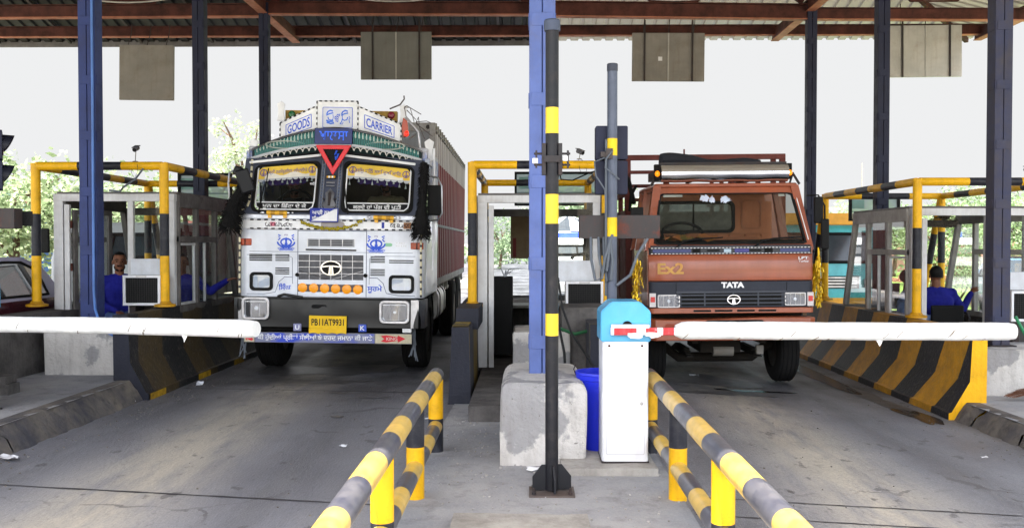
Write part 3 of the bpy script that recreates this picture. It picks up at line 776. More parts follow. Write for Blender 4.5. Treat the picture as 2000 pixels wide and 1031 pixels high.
# ------------------------------------------------------------------ traffic lights seen from behind
def traffic_light(label, loc, rz, H, bx1=0.375):
    t = thing('traffic_light', label, 'traffic light', loc, (0, 0, rz), 'lane signals on poles')
    r = 0.039
    cuts = [0.0, 0.84, 0.88, 0.95] + [z - 0.0 for z in (gz(592, 7.3), gz(462, 7.3), gz(424, 7.3), gz(305, 7.3), gz(272, 7.3), H)]
    cuts = [0.05, gz(605, 7.3), gz(590, 7.3), gz(462, 7.3), gz(425, 7.3), gz(305, 7.3), gz(272, 7.3), H - 0.04]
    b = MB(); b.path([(0, 0, z) for z in cuts], r, 24, mis=[1, 0, 1, 0, 1, 0, 1]); b.build('pole', [mat('signal yellow', (240, 200, 30), 0.45, dirt=(180, 140, 40), damt=0.3), mat('signal grey', (82, 90, 108), 0.4, dirt=(60, 62, 70), damt=0.4, dscale=8)], t, ang=50)
    b = MB(); b.lathe([(0.04, H - 0.06), (0.042, H - 0.05), (0.042, H - 0.005), (0.036, H), (0, H + 0.001)], n=20); b.build('cap', mat('signal cap', (62, 66, 78), 0.5), t)
    b = MB(); b.box(-0.056, -0.038, -0.012, 0.012, 1.2, 2.4); b.build('conduit', M['cable'], t, bevel=0.004)
    hz = [(gz(312, 7.3), gz(245, 7.3)), (gz(380, 7.3), gz(313, 7.3))]
    for i, (z0_, z1_) in enumerate(hz):
        b = MB(); zc = (z0_ + z1_) / 2; hh = (z1_ - z0_) / 2 - 0.003; ww = 0.124
        b.prism(rrect(-ww, ww, zc - hh, zc + hh, 0.012, 3), lambda u, v, w_: (u, w_, v), 0.04, 0.16)
        hd = b.build('signal_head', M['navy'], t, bevel=0.004)
        b = MB(); b.lathe([(0.0, 0.161), (0.085, 0.163), (0.09, 0.168)], (0, 0, zc), 'Y', 24); b.build('lens', mat('signal lens %d' % i, ((120, 20, 18), (20, 90, 50))[i], 0.2), hd)
        b = MB(); N = 16
        prof = [(0.1 * math.cos(R(-30 + 240 * k / N)), 0.1 * math.sin(R(-30 + 240 * k / N))) for k in range(N + 1)]
        vs = []
        for y_, sc_ in ((0.155, 1.0), (0.24, 0.96)):
            vs += [(u * sc_, y_ if k_ == 0 or True else y_, zc + v * sc_) for k_, (u, v) in enumerate(prof)]
        # the visor's lip is cut back towards its lower ends
        for k in range(N + 1):
            e = abs(k - N / 2) / (N / 2); x_, y_, z_ = vs[N + 1 + k]; vs[N + 1 + k] = (x_, 0.25 - 0.08 * e * e, z_)
        b.mesh(vs, [(k, k + 1, N + 2 + k, N + 1 + k) for k in range(N)])
        b.build('visor', mat('visor black', (26, 28, 40), 0.5), hd)
    zb0, zb1 = gz(466, 7.3), gz(420, 7.3)
    b = MB(); b.box(-0.25, bx1, 0.045, 0.16, zb0, zb1); bx = b.build('display_box', mat('rusting black sheet', (58, 54, 54), 0.55, dirt=(112, 58, 44), damt=0.75, dscale=5, lo=0.56, hi=0.68), t, bevel=0.004)
    b = MB(); b.box(-0.22, 0.345, 0.161, 0.166, zb0 + 0.025, zb1 - 0.025); b.build('display_window', M['grille'], bx)
    b = MB()
    for x0_, sag, w_ in ((-0.16, 0.32, 0.1), (-0.1, 0.26, 0.07), (-0.06, 0.33, 0.06)):
        b.path([(x0_, 0.05, zb0 + 0.01), (x0_ + 0.0, 0.0, zb0 - sag * 0.5), (x0_ + w_ * 0.3, -0.03, zb0 - sag), (x0_ + w_ * 0.8, -0.05, zb0 - sag * 0.95), (x0_ + w_, -0.05, zb0 - sag * 0.5), (-0.02, -0.05, zb0 - 0.02), (0.0, -0.045, zb0 + 0.03)], 0.011, 8)
    b.path([(0.28, 0.05, zb0), (0.2, 0.03, zb0 - 0.12), (0.14, 0.0, zb0 - 0.28), (0.03, -0.03, zb0 - 0.36)], 0.012, 8)
    b.build('cable', M['cable'], t)
    b = MB(); b.box(-0.05, 0.0, -0.05, 0.0, gz(312, 7.3), gz(292, 7.3)); b.box(-0.09, -0.05, -0.03, 0.02, gz(308, 7.3), gz(298, 7.3)); b.build('bracket', mat('bracket brown', (70, 62, 60), 0.5), t)
    b = MB(); b.path([(0, -0.045, gz(296, 7.3)), (-0.05, -0.07, gz(312, 7.3)), (-0.06, -0.07, gz(330, 7.3)), (0.02, -0.06, gz(345, 7.3)), (0.05, -0.05, gz(352, 7.3))], 0.006, 6)
    b.path([(-0.06, -0.05, gz(310, 7.3)), (-0.14, -0.06, gz(318, 7.3)), (-0.13, -0.07, gz(345, 7.3)), (-0.06, -0.06, gz(372, 7.3)), (-0.05, -0.05, gz(418, 7.3))], 0.006, 6)
    b.build('wire', M['cable'], t)
    return t


traffic_light('slim grey signal pole with rusty display box behind the blue-topped barrier cabinet', (gx(1195, 7.3), 7.3, 0), 0, gz(127, 7.3))
tl2 = traffic_light('lane signal cut by the left picture edge, showing black visors and box end', (-4.5, 7.75, 0.2), R(-62), gz(127, 7.3), 0.26)
tl2.scale = (1, 1, 0.93)
for ch in kids(tl2):
    if ch.name.startswith('display_box'): ch.rotation_euler = (0, 0, R(56))

# ------------------------------------------------------------------ boom barriers
def boom_barrier(label, loc, rz, alen, arm_z, seed):
    t = thing('boom_barrier', label, 'boom barrier', loc, (0, 0, rz), 'automatic boom barriers with wrapped arms')
    hw, d = 0.163, 0.34; zt = 0.86
    b = MB(); b.prism(rrect(-hw, hw, 0, d, 0.03, 4), lambda u, v, w_: (u, v, w_), 0.0, zt)
    b.build('cabinet', mat('cabinet white', (238, 238, 242), 0.35, dirt=(196, 188, 186), damt=0.4, dscale=4, lo=0.55, hi=0.85), t, bevel=0.005)
    b = MB(); h0, h1 = zt - 0.005, zt + 0.275; W = hw + 0.012
    b.prism([(-W, h0), (W, h0), (W, h1 - 0.07), (W - 0.075, h1), (-W + 0.075, h1), (-W, h1 - 0.07)], lambda u, v, w_: (u, w_, v), -0.014, d + 0.012)
    bmesh.ops.bevel(b.bm, geom=b.bm.edges[:], offset=0.008, segments=3, affect='EDGES')
    b.build('hood', mat('sky blue fibreglass', (70, 170, 218), 0.4, dirt=(120, 190, 226), damt=0.35, dscale=4, coat=0.3), t)
    b = MB(); b.lathe([(0.0, -0.02), (0.036, -0.02), (0.036, 0.02)], (0.01, 0, arm_z + 0.03), 'Y', 20); b.build('pivot', M['darkhole'], t)
    b = MB(); b.ring(rrect(-hw + 0.028, hw - 0.028, 0.06, zt - 0.07, 0.012, 3), rrect(-hw + 0.031, hw - 0.031, 0.063, zt - 0.073, 0.01, 3), FRONT(0), -0.0012, 0.001); b.build('door_seam', mat('seam grey', (190, 188, 192), 0.6), t)
    b = MB(); b.lathe([(0, -0.006), (0.011, -0.005), (0.013, 0)], (hw - 0.05, 0, 0.42), 'Y', 14); b.build('door_lock', M['chrome_dull'], t)
    b = MB(); b.box(-hw - 0.004, hw + 0.004, -0.004, d + 0.004, 0, 0.012); b.build('plinth_edge', M['steel_dark'], t)
    for sx in (-1, 1):
        b = MB(); b.lathe([(0, -0.006), (0.008, -0.005), (0.009, 0)], (sx * 0.115, 0, zt - 0.035), 'Y', 8); b.build('screw', M['rust'], t)
    # arm: a red and white flat tube that carries a long padded wrap
    b = MB(); x = -0.11; i = 0
    cuts = [-0.11, -0.085, 0.06, 0.1, 0.19, 0.235, 0.3, alen - 0.04]
    for a0, a1, mi in ((-0.11, -0.085, 0), (-0.085, 0.07, 1), (0.07, 0.135, 0), (0.135, 0.215, 1), (0.215, 0.255, 0), (0.255, 0.33, 1), (0.33, alen - 0.05, 0)):
        b.box(a0, a1, -0.055, -0.025, arm_z - 0.03, arm_z + 0.022, mi)
    b.box(-0.105, 0.16, -0.058, -0.022, arm_z + 0.018, arm_z + 0.044, 0)
    b.build('arm', [M['white'], mat('arm red', (206, 32, 42), 0.4, dirt=(235, 225, 225), damt=0.5, dscale=14, lo=0.58, hi=0.66)], t, bevel=0.004)
    random.seed(seed)
    b = MB()
    for k in range(5):      # torn plastic film round the bare end
        x0_ = random.uniform(0.0, 0.26); N = 4
        vs = []
        for q in range(N + 1): vs += [(x0_ + q * 0.025, -0.064 + random.uniform(-0.004, 0.003), arm_z - 0.02 + random.uniform(0.0, 0.012)), (x0_ + q * 0.025 + random.uniform(-0.01, 0.01), -0.062 - random.uniform(0, 0.01), arm_z - 0.03 - random.uniform(0.0, 0.025))]
        if k % 2: b.mesh(vs, [(2 * q, 2 * q + 1, 2 * q + 3, 2 * q + 2) for q in range(N)])
    b.build('torn_film', M['white_soft'], t)
    b = MB(); N = 54; pts = []; rs = []
    xs0, xs1 = 0.34, alen
    for k in range(N + 1):
        u = k / N; x_ = xs0 + (xs1 - xs0) * u
        e = 1.0
        if k == 0: e = 0.62
        elif k == 1: e = 0.93
        elif k == N: e = 0.88
        pts.append((x_, -0.04, arm_z + 0.003 * math.sin(u * 5 + seed) + random.uniform(-0.0006, 0.0006))); rs.append((0.062 + 0.0012 * math.sin(u * 23 + seed)) * e * random.uniform(0.994, 1.006))
    b.path(pts, rs, 20)
    for k in ((0.60,) if seed == 1 else (0.78,)):          # a loose end of tape hangs from the wrap
        x_ = xs0 + (xs1 - xs0) * k
        b.mesh([(x_ - 0.025, -0.06, arm_z - 0.055), (x_ + 0.028, -0.06, arm_z - 0.055), (x_ + 0.014, -0.066, arm_z - 0.085), (x_ + 0.002, -0.066, arm_z - 0.105), (x_ - 0.008, -0.06, arm_z - 0.08)], [(0, 1, 2, 3, 4)])
    b.build('arm_wrap', M['white_soft'], t, ang=60)
    b = MB()
    for k in [0.02] + [random.uniform(0.1, 0.99) for _ in range(11)]:
        x_ = xs0 + (xs1 - xs0) * k
        a0 = random.uniform(-1.7, -0.4); pts = [(x_ + 0.012 * q, -0.04 - 0.063 * math.cos(a0 + 0.25 * q), arm_z + 0.063 * math.sin(a0 + 0.25 * q)) for q in range(4)]
        b.path(pts, 0.0028, 5)
    tag(b.build('tape_seams', mat('tape seam', (140, 130, 116), 0.7), t), kind='stuff')
    return t


bb = boom_barrier('white barrier cabinet with sky-blue hood and padded arm across the right lane', (gx(1222, 6.64), 6.64, 0.06), 0, 2.68, 0.935, 1)
b3 = boom_barrier('padded white barrier arm reaching into the left lane from beyond the left picture edge', (-4.72, 7.66, 0.2), R(-21.6), 3.10, 0.755, 5)
b3.rotation_euler = (0, R(-1.1), R(-21.6))

# ------------------------------------------------------------------ bucket, litter and small things on the islands
t = thing('bucket', 'deep blue plastic bucket standing behind the white barrier cabinet', 'bucket', (gx(1178, 6.98), 6.98 + 0.17, 0.06))
mbk = mat('blue plastic', (34, 50, 215), 0.35, var=0.05)
b = MB(); b.lathe([(0.0, 0.005), (0.135, 0.0), (0.145, 0.03), (0.175, 0.44), (0.177, 0.52), (0.19, 0.525), (0.192, 0.56), (0.198, 0.565), (0.196, 0.58), (0.185, 0.58), (0.178, 0.5), (0.14, 0.03), (0.0, 0.025)], n=36); b.build('tub', mbk, t, ang=30)
b = MB(); b.path([(-0.19, 0, 0.55), (-0.21, -0.05, 0.6), (-0.2, -0.1, 0.64)], 0.004, 6); b.build('handle', M['steel_dark'], t)


def paper(px, py, s, label, seed, name='paper_scrap', z=None):
    Yg = EYE * F / (py - VY); x = gx(px, Yg); zz_ = (road_z(x) if z is None else z)
    Yg = (EYE - zz_) * F / (py - VY); x = gx(px, Yg)
    random.seed(seed); b = MB(); N = 3
    vs = [(s * (i / N - 0.5 + random.uniform(-0.1, 0.1)), s * 0.7 * (j / N - 0.5 + random.uniform(-0.1, 0.1)), 0.012 + random.uniform(0, s * 0.3)) for j in range(N + 1) for i in range(N + 1)]
    b.mesh(vs, [(j * (N + 1) + i, j * (N + 1) + i + 1, (j + 1) * (N + 1) + i + 1, (j + 1) * (N + 1) + i) for i in range(N) for j in range(N)])
    o = b.build(name, M['panel_white'] if seed % 3 else M['white'], ang=20); o.location = (x, Yg, zz_)
    return tag(o, label, 'litter', 'scraps of paper on the ground')


o = paper(386, 753, 0.075, 'crumpled white card scrap on the left lane in front of the white truck', 1); o.rotation_euler = (R(50), 0, 0)
paper(249, 790, 0.07, 'white scrap at the foot of the left barrier end, by the kerb', 2)
paper(1043, 923, 0.1, 'folded white paper lying left of the striped pole foot', 3, z=0.006)
paper(1098, 951, 0.06, 'torn white scrap on the foot plate of the striped pole', 4, z=0.03)
paper(1356, 736, 0.11, 'flattened white cup on the road under the orange truck', 5)
paper(4, 906, 0.13, 'white scrap cut by the left picture edge on the road', 6)
paper(668, 877, 0.06, 'small pale scrap on the left lane near the guard rail', 7)
paper(835, 822, 0.05, 'small white scrap beside the far end of the left guard rail', 8)
paper(1919, 895, 0.05, 'tiny white scrap on the right lane near the right kerb', 9)
random.seed(21); b = MB()
for _ in range(520):
    x, y = random.uniform(-0.68, 0.95), random.uniform(4.7, 9.3)
    s = random.uniform(0.003, 0.009) * (1 if random.random() < 0.93 else 1.8)
    b.ball((x, y, 0.008 + s * 0.4), (s, s * random.uniform(0.6, 1.2), s * 0.7), 5)
tag(b.build('gravel', mat('grit', (178, 174, 170), 0.9, dirt=(110, 104, 100), damt=0.8, dscale=20)), 'loose pale grit scattered over the middle island', 'grit', kind='stuff')
random.seed(23); b = MB()
for _ in range(420):
    if random.random() < 0.5: x, y = random.gauss(-3.72, 0.16), random.uniform(6, 13)
    elif random.random() < 0.6: x, y = random.gauss(4.0, 0.14), random.uniform(6.5, 13)
    else: x, y = random.uniform(-3.6, 4), random.uniform(5, 11)
    if abs(x) < 1.0: continue
    x = max(-3.88, min(4.18, x)); s = random.uniform(0.002, 0.008)
    b.ball((x, y, road_z(x) + s * 0.5), (s * 1.3, s * random.uniform(0.6, 1.6), s * 0.7), 5)
tag(b.build('road_grit', mat('road grit', (120, 114, 106), 0.9, dirt=(70, 66, 64), damt=0.8, dscale=20)), 'dark and pale crumbs of dirt along the kerbs of the road', 'grit', kind='stuff')

Yb = 1.4 * F / (730 - VY)
t = thing('plastic_bottle', 'empty clear water bottle with blue label lying on the left pavement', 'bottle', (gx(112, Yb), Yb, 0.232), (0, 0, R(-6)))
mcl = mat('clear plastic', (214, 226, 236), 0.15); mlb = mat('blue label', (44, 60, 190), 0.4)
b = MB(); b.lathe([(0.0, 0.0), (0.028, 0.004), (0.031, 0.02), (0.03, 0.07), (0.0315, 0.1), (0.031, 0.15), (0.026, 0.18), (0.013, 0.215), (0.012, 0.23)], axis='X', n=18); b.build('body', mcl, t)
b = MB(); b.lathe([(0.0322, 0.065), (0.0328, 0.07), (0.0328, 0.115), (0.0322, 0.12)], axis='X', n=18); b.build('wrapper', mlb, t)
b = MB(); b.lathe([(0.0, 0.262), (0.015, 0.26), (0.016, 0.235), (0.0, 0.233)], axis='X', n=14); b.build('cap', mlb, t)
for (px, py, w_, h_, lab, nm) in ((-22, 772, 0.36, 0.1, 'dark brick at the left picture edge on the pavement, lower of two', 'brick'), (-26, 752, 0.34, 0.07, 'grey brick on top of another at the left picture edge', 'brick')):
    Yg = 1.4 * F / (772 - VY); b = MB(); z0_ = 0.2 if py > 760 else 0.302
    b.box(gx(px, Yg) - w_ / 2, gx(px, Yg) + w_ / 2, Yg - 0.1, Yg + 0.1, z0_, z0_ + h_).roughen(0.006, 9, 2)
    tag(b.build('brick', M['concrete_dark'], ang=50), lab, 'brick')
# broom made of twigs, at the right edge
t = thing('broom', 'bundle of brown broom twigs lying against the block at the right picture edge', 'broom', (5.42, 9.75, 0.05))
random.seed(8); b = MB()
for k in range(70):
    a = random.uniform(-0.5, 0.5); e = random.uniform(0.75, 1.0)
    p0 = Vector((0.25, -0.02 + a * 0.06, 0.32 + a * 0.04)); p2 = Vector((-0.62 * e + 0.1 * abs(a), -0.16 + a * 0.2, 0.0 + 0.11 * random.random() * (1 - e) * 3 + 0.012))
    p1 = (p0 + p2) / 2 + Vector((0.0, -0.02, -0.07))
    b.path([p0, p1, p2], 0.004, 4, r1=0.002)
b.build('twigs', mat('twig brown', (120, 82, 62), 0.8, dirt=(70, 48, 38), damt=0.6, dscale=12), t)
b = MB(); b.tube((0.2, -0.03, 0.29), (0.3, -0.01, 0.35), 0.042, n=12); b.build('binding', M['steel_dark'], t)
b = MB(); b.path([(4.98, 9.72, 0.86), (5.1, 9.7, 0.62), (5.25, 9.7, 0.55), (5.5, 9.75, 0.56), (5.8, 9.85, 0.6)], 0.016, 8)
tag(b.build('hose', mat('green hose', (40, 130, 84), 0.4)), 'green garden hose lying on the concrete block behind the right arm tip', 'hose')
b = MB(); b.path([(0.33, 9.9, 0.72), (0.5, 9.86, 0.66), (0.66, 9.85, 0.7), (0.78, 9.9, 0.78)], 0.018, 8)
tag(b.build('hose', mat('green hose b', (40, 100, 62), 0.5)), 'short green hose under the cooler of the middle booth', 'hose')
b = MB(); b.path([(0.32, 9.7, 1.25), (0.36, 9.6, 0.95), (0.45, 9.5, 0.7), (0.62, 9.4, 0.45), (0.7, 9.3, 0.3)], 0.012, 8); b.path([(0.3, 9.7, 1.1), (0.32, 9.65, 0.8), (0.38, 9.6, 0.5), (0.4, 9.6, 0.2)], 0.014, 8)
tag(b.build('cable', M['cable_black']), 'two black cables drooping behind the striped pole below the middle cooler', 'cable')

# ------------------------------------------------------------------ concrete barriers (kerbed safety profile)
def barrier(name, x, y0, y1, zb, H, side, mts, label, slim=False, taper=0.0):
    """side=+1: the sloping face looks towards +x; origin at its foot line"""
    t = thing(name, label, 'concrete barrier', (x, y0, zb), group='concrete lane barriers')
    s = side
    pr = [(0, 0), (0, 0.07), (-0.03 * s, 0.08), (-0.2 * s, 0.38), (-0.225 * s, H), (-0.37 * s, H), (-0.37 * s, 0)]
    if slim: pr = [(0, 0), (-0.004 * s, 0.1), (-0.012 * s, 0.4), (-0.03 * s, H), (-0.2 * s, H), (-0.225 * s, 0)]
    L = y1 - y0; N = max(6, int(L * 4)); b = MB(); K = len(pr); vs = []
    for i in range(N + 1):
        y = L * i / N
        for u, v in pr: vs.append((u, y, v + (taper * y if v > 0.5 else 0)))
    fs = [(i * K + k, i * K + (k + 1) % K, (i + 1) * K + (k + 1) % K, (i + 1) * K + k) for i in range(N) for k in range(K)] + [tuple(range(N * K, N * K + K))]
    b.mesh(vs, fs, 0)
    b.mesh([(u, -0.001, v) for u, v in pr], [tuple(range(K))], 1)
    bmesh.ops.remove_doubles(b.bm, verts=b.bm.verts[:], dist=0.002)
    for v in b.bm.verts:
        q = mnoise.noise_vector(v.co * 3.0) * 0.012; v.co.x += q.x; v.co.z += q.z * 0.7
    b.build('barrier_wall', mts, t, ang=30)
    return t


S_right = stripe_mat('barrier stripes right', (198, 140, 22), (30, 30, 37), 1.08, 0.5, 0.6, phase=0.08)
S_left = stripe_mat('barrier stripes left', (74, 58, 25), (15, 16, 21), 1.3, -0.1, 0.8, (24, 23, 24), phase=0.45)  # stripes darkened for grime and for the shade on this lane face
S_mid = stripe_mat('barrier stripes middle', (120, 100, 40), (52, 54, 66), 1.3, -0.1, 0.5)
end_y = mat('end yellow', (240, 178, 14), 0.55, dirt=(150, 118, 44), damt=0.45, dscale=6, lo=0.55, hi=0.75, bmp=0.3, bscale=30)
end_b = mat('end black', (34, 36, 48), 0.6, dirt=(66, 65, 70), damt=0.45, dscale=5, lo=0.48, hi=0.75, bmp=0.3, bscale=30)
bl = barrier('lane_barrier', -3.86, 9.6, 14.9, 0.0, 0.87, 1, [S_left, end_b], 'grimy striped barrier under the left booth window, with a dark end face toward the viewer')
KY = mat('kerb yellow', (190, 148, 24), 0.6, dirt=(60, 54, 46), damt=0.8, dscale=9)
for y in (0.02, 1.45, 2.8): b = MB(); b.mesh([(0.004, y, 0.0), (0.004, y + 0.42, 0.0), (0.004, y + 0.42, 0.068), (0.004, y, 0.068)], [(0, 1, 2, 3)]); b.build('kerb_marking', KY, bl)
barrier('lane_barrier', 4.2, 9.45, 15.2, -0.15, 0.88, -1, [S_right, end_y], 'clean yellow and black striped barrier at the right lane with a bright yellow end')
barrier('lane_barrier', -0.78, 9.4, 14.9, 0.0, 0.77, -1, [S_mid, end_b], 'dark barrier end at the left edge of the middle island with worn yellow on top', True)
t = thing('barrier_step', 'higher rear block on the middle barrier, carrying a yellow post', 'concrete barrier', (-0.78, 9.95, 0.7), group='concrete lane barriers')
b = MB(); b.box(0.035, 0.27, 0.0, 4.8, 0, 0.22); b.roughen(0.01, 4, 2); b.build('block', [end_b], t)
b = MB(); b.mesh([(-0.745, 9.42, 0.777), (-0.585, 9.42, 0.777), (-0.585, 9.93, 0.777), (-0.745, 9.93, 0.777)], [(0, 1, 2, 3)])
o = b.build('worn_paint', mat('worn top', (150, 128, 60), 0.6, dirt=(60, 60, 66), damt=0.9, dscale=6, lo=0.45, hi=0.6), flat=True); o.parent = bpy.data.objects['lane_barrier.002']; o.location = (0.78, -9.4, 0.004)
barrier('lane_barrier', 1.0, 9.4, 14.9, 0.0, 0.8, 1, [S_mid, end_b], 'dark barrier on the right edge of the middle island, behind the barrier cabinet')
b = MB(); b.box(-5.62, -5.3, 6.6, 14.6, 0.05, 0.84); bmesh.ops.subdivide_edges(b.bm, edges=b.bm.edges[:], cuts=6, use_grid_fill=True)
for v in b.bm.verts: v.co += mnoise.noise_vector(v.co * 1.7) * 0.03
tag(b.build('island_wall', M['concrete_dark'], ang=40), 'low stained concrete wall on the far side of the left island', 'wall')
b = MB(); b.box(0.38, 0.98, 10.1, 10.9, 0.1, 0.92).roughen(0.02, 3, 3)
tag(b.build('cooler_wall', M['concrete_dark'], ang=40), 'rough dark concrete wall below the cooler of the middle booth', 'wall')


# ------------------------------------------------------------------ booths
def booth():
    """origin: middle of the near face, at pavement level; window sills at z = .66, far side leans out"""
    t = thing('toll_booth', '', 'toll booth', (0, 0, 0), group='glazed toll booths')
    hw = 0.71; zs, zt, zr = 0.68, 1.86, 2.0; D0, D1 = 1.95, 2.35
    pw = 0.075
    def yfar(z): return D1 + (D0 - D1) * (z - zs) / (zt - zs) if z > zs else D1
    # near face: two jambs at the left, door opening, one mullion, window, corner post
    b = MB()
    b.box(-hw, -hw + 0.11, 0, pw, 0, zr); b.box(-hw + 0.125, -hw + 0.185, 0.0, 0.05, 0, zr - 0.12)
    b.box(0.16, 0.225, 0, 0.06, 0.3, zr - 0.08); b.box(hw - 0.085, hw, 0, pw, zs - 0.1, zr)
    b.box(-hw - 0.002, hw + 0.002, -0.004, 0.085, zr - 0.085, zr + 0.002)
    b.build('near_frame', M['alu'], t, bevel=0.004)
    for s in (-1, 1):
        b = MB()
        for y in (0.035, 0.72, 1.42): b.box(s * hw - 0.03, s * hw + 0.03, y - 0.035 if y > 0.1 else 0.08, y + 0.035 if y > 0.1 else 0.12, zs, zt)
        b.beam((s * hw, yfar(zs) - 0.03, zs), (s * hw, yfar(zt) - 0.03, zt), 0.07, 0.07)
        b.box(s * hw - 0.035, s * hw + 0.035, 0.08, D0, zt - 0.01, zr); b.box(s * hw - 0.034, s * hw + 0.034, 0.08, D1, zs - 0.07, zs + 0.005)
        b.box(s * hw - 0.028, s * hw + 0.028, 0.08, 1.42, 1.44, 1.51)
        fr_ = b.build('side_frame', M['alu_dark'] if s > 0 else M['alu_dark'], t, bevel=0.004)
        b = MB()
        for (y0_, y1_, z0_, z1_) in ((0.12, 0.69, zs + 0.01, 1.43), (0.755, 1.385, zs + 0.01, 1.43), (0.12, 0.69, 1.52, zt - 0.01), (0.755, 1.385, 1.52, zt - 0.01)):
            b.face([(s * hw, y0_, z0_), (s * hw, y1_, z0_), (s * hw, y1_, z1_), (s * hw, y0_, z1_)])
        b.face([(s * hw, 1.46, zs), (s * hw, yfar(zs) - 0.06, zs), (s * hw, yfar(zt) - 0.06, zt), (s * hw, 1.46, zt)])
        b.build('pane', M['glass_dirty'], fr_, flat=True)
        b = MB()
        for (y0_, y1_) in ((0.63, 0.66), (1.02, 1.05)): b.box(s * hw - 0.02, s * hw + 0.012, y0_, y1_, zs + 0.01, 1.43)
        for zz_ in (zs + 0.01, 1.4): b.box(s * hw - 0.018, s * hw + 0.01, 0.13, 0.68, zz_, zz_ + 0.03)
        b.build('sliding_sash', M['alu'], fr_, bevel=0.003)
    # far leaning face
    b = MB(); b.beam((-hw, yfar(zs), zs), (hw, yfar(zs), zs), 0.07, 0.07); b.beam((-hw, yfar(zt), zt), (hw, yfar(zt), zt), 0.07, 0.1); b.beam((0.12, yfar(zs), zs), (0.12, yfar(zt), zt), 0.05, 0.05)
    ff = b.build('far_frame', M['alu_dark'], t, bevel=0.004)
    b = MB(); b.face([(-hw, yfar(zs), zs), (0.1, yfar(zs), zs), (0.1, yfar(zt), zt), (-hw, yfar(zt), zt)]); b.face([(0.14, yfar(zs), zs), (hw, yfar(zs), zs), (hw, yfar(zt), zt), (0.14, yfar(zt), zt)])
    b.build('pane', M['glass'], ff, flat=True)
    b = MB(); b.face([(0.225, 0.03, 1.245), (hw - 0.085, 0.03, 1.245), (hw - 0.085, 0.03, zr - 0.08), (0.225, 0.03, zr - 0.08)]); b.build('window_pane', M['glass'], t, flat=True)
    b = MB(); b.box(0.2, hw - 0.06, -0.02, 0.03, 1.0, 1.245); b.build('infill_panel', M['panel_white'], t, bevel=0.004)
    b = MB(); b.box(-hw, hw, 0.09, D0 + 0.05, zr, zr + 0.03); b.build('roof', M['alu_dark'], t)
    b = MB(); b.box(-hw, -hw + 0.1, 0.1, D1, -0.05, zs - 0.06); b.box(hw - 0.1, hw, 0.1, D1, -0.05, zs - 0.06); b.box(-hw + 0.1, hw - 0.1, D1 - 0.1, D1, -0.05, zs - 0.06); b.box(0.24, hw - 0.1, 0.06, 0.16, -0.05, 0.7)
    b.build('base_wall', M['concrete_dark'], t)
    b = MB(); b.box(-hw + 0.1, hw - 0.1, 1.5, D1 - 0.1, zs - 0.09, zs - 0.05); b.build('counter', mat('counter top', (150, 152, 156), 0.4), t, bevel=0.004)
    # half-open door hinged on the left jamb
    b = MB(); dx = -hw + 0.2
    a = R(72)
    def dp(u, v, w_): return (dx + u * math.cos(a) - w_ * math.sin(a), 0.06 + u * math.sin(a) + w_ * math.cos(a), v)
    b.ring(srect(0, 0.62, 0.02, 1.82, 1), srect(0.06, 0.56, 0.72, 1.76, 1), dp, -0.018, 0.018)
    b.box(0, 0, 0, 0, 0, 0)
    dr = b.build('door', M['alu_dark'], t, bevel=0.003)
    b = MB(); b.mesh([dp(0.06, 0.72, 0), dp(0.56, 0.72, 0), dp(0.56, 1.76, 0), dp(0.06, 1.76, 0)], [(0, 1, 2, 3)]); b.build('pane', M['glass_dirty'], dr, flat=True)
    b = MB(); b.mesh([dp(0.06, 0.07, 0.019), dp(0.56, 0.07, 0.019), dp(0.56, 0.66, 0.019), dp(0.06, 0.66, 0.019)], [(0, 1, 2, 3)]); b.build('kick_panel', M['navy'], dr, flat=True)
    for z in (0.5, 1.1, 1.6): b = MB(); b.tube((dx - 0.006, 0.03, z), (dx - 0.006, 0.03, z + 0.09), 0.014, n=8); b.build('hinge', M['rust'], dr)
    return t


BL = booth(); BL.location = (-4.825, 11.0, 0.18); BL['label'] = 'left glazed toll booth, with two men in royal blue shirts inside'
BM = copy_tree(BL); BM.location = (0.14, 11.0, 0.16); relabel(BM, 'middle toll booth with an open doorway, half hidden by the bright blue column')
BR = copy_tree(BL); BR.location = (5.29, 11.35, 0.02);
for bt in (BM, BR):
    for ch in kids(bt):
        if ch.name.startswith('door'):
            for g_ in kids(ch): bpy.data.objects.remove(g_)
            bpy.data.objects.remove(ch)
        elif ch.name.startswith('side_frame') and bt is BR:
            ch.data = ch.data.copy(); ch.data.materials[0] = mat('worn lit aluminium', (168, 164, 160), 0.45, dirt=(110, 104, 100), damt=0.5, dscale=5)  # right booth's side frames painted lighter to carry the light on them
relabel(BR, 'right glazed toll booth with a ceiling fan and a man seen from behind')


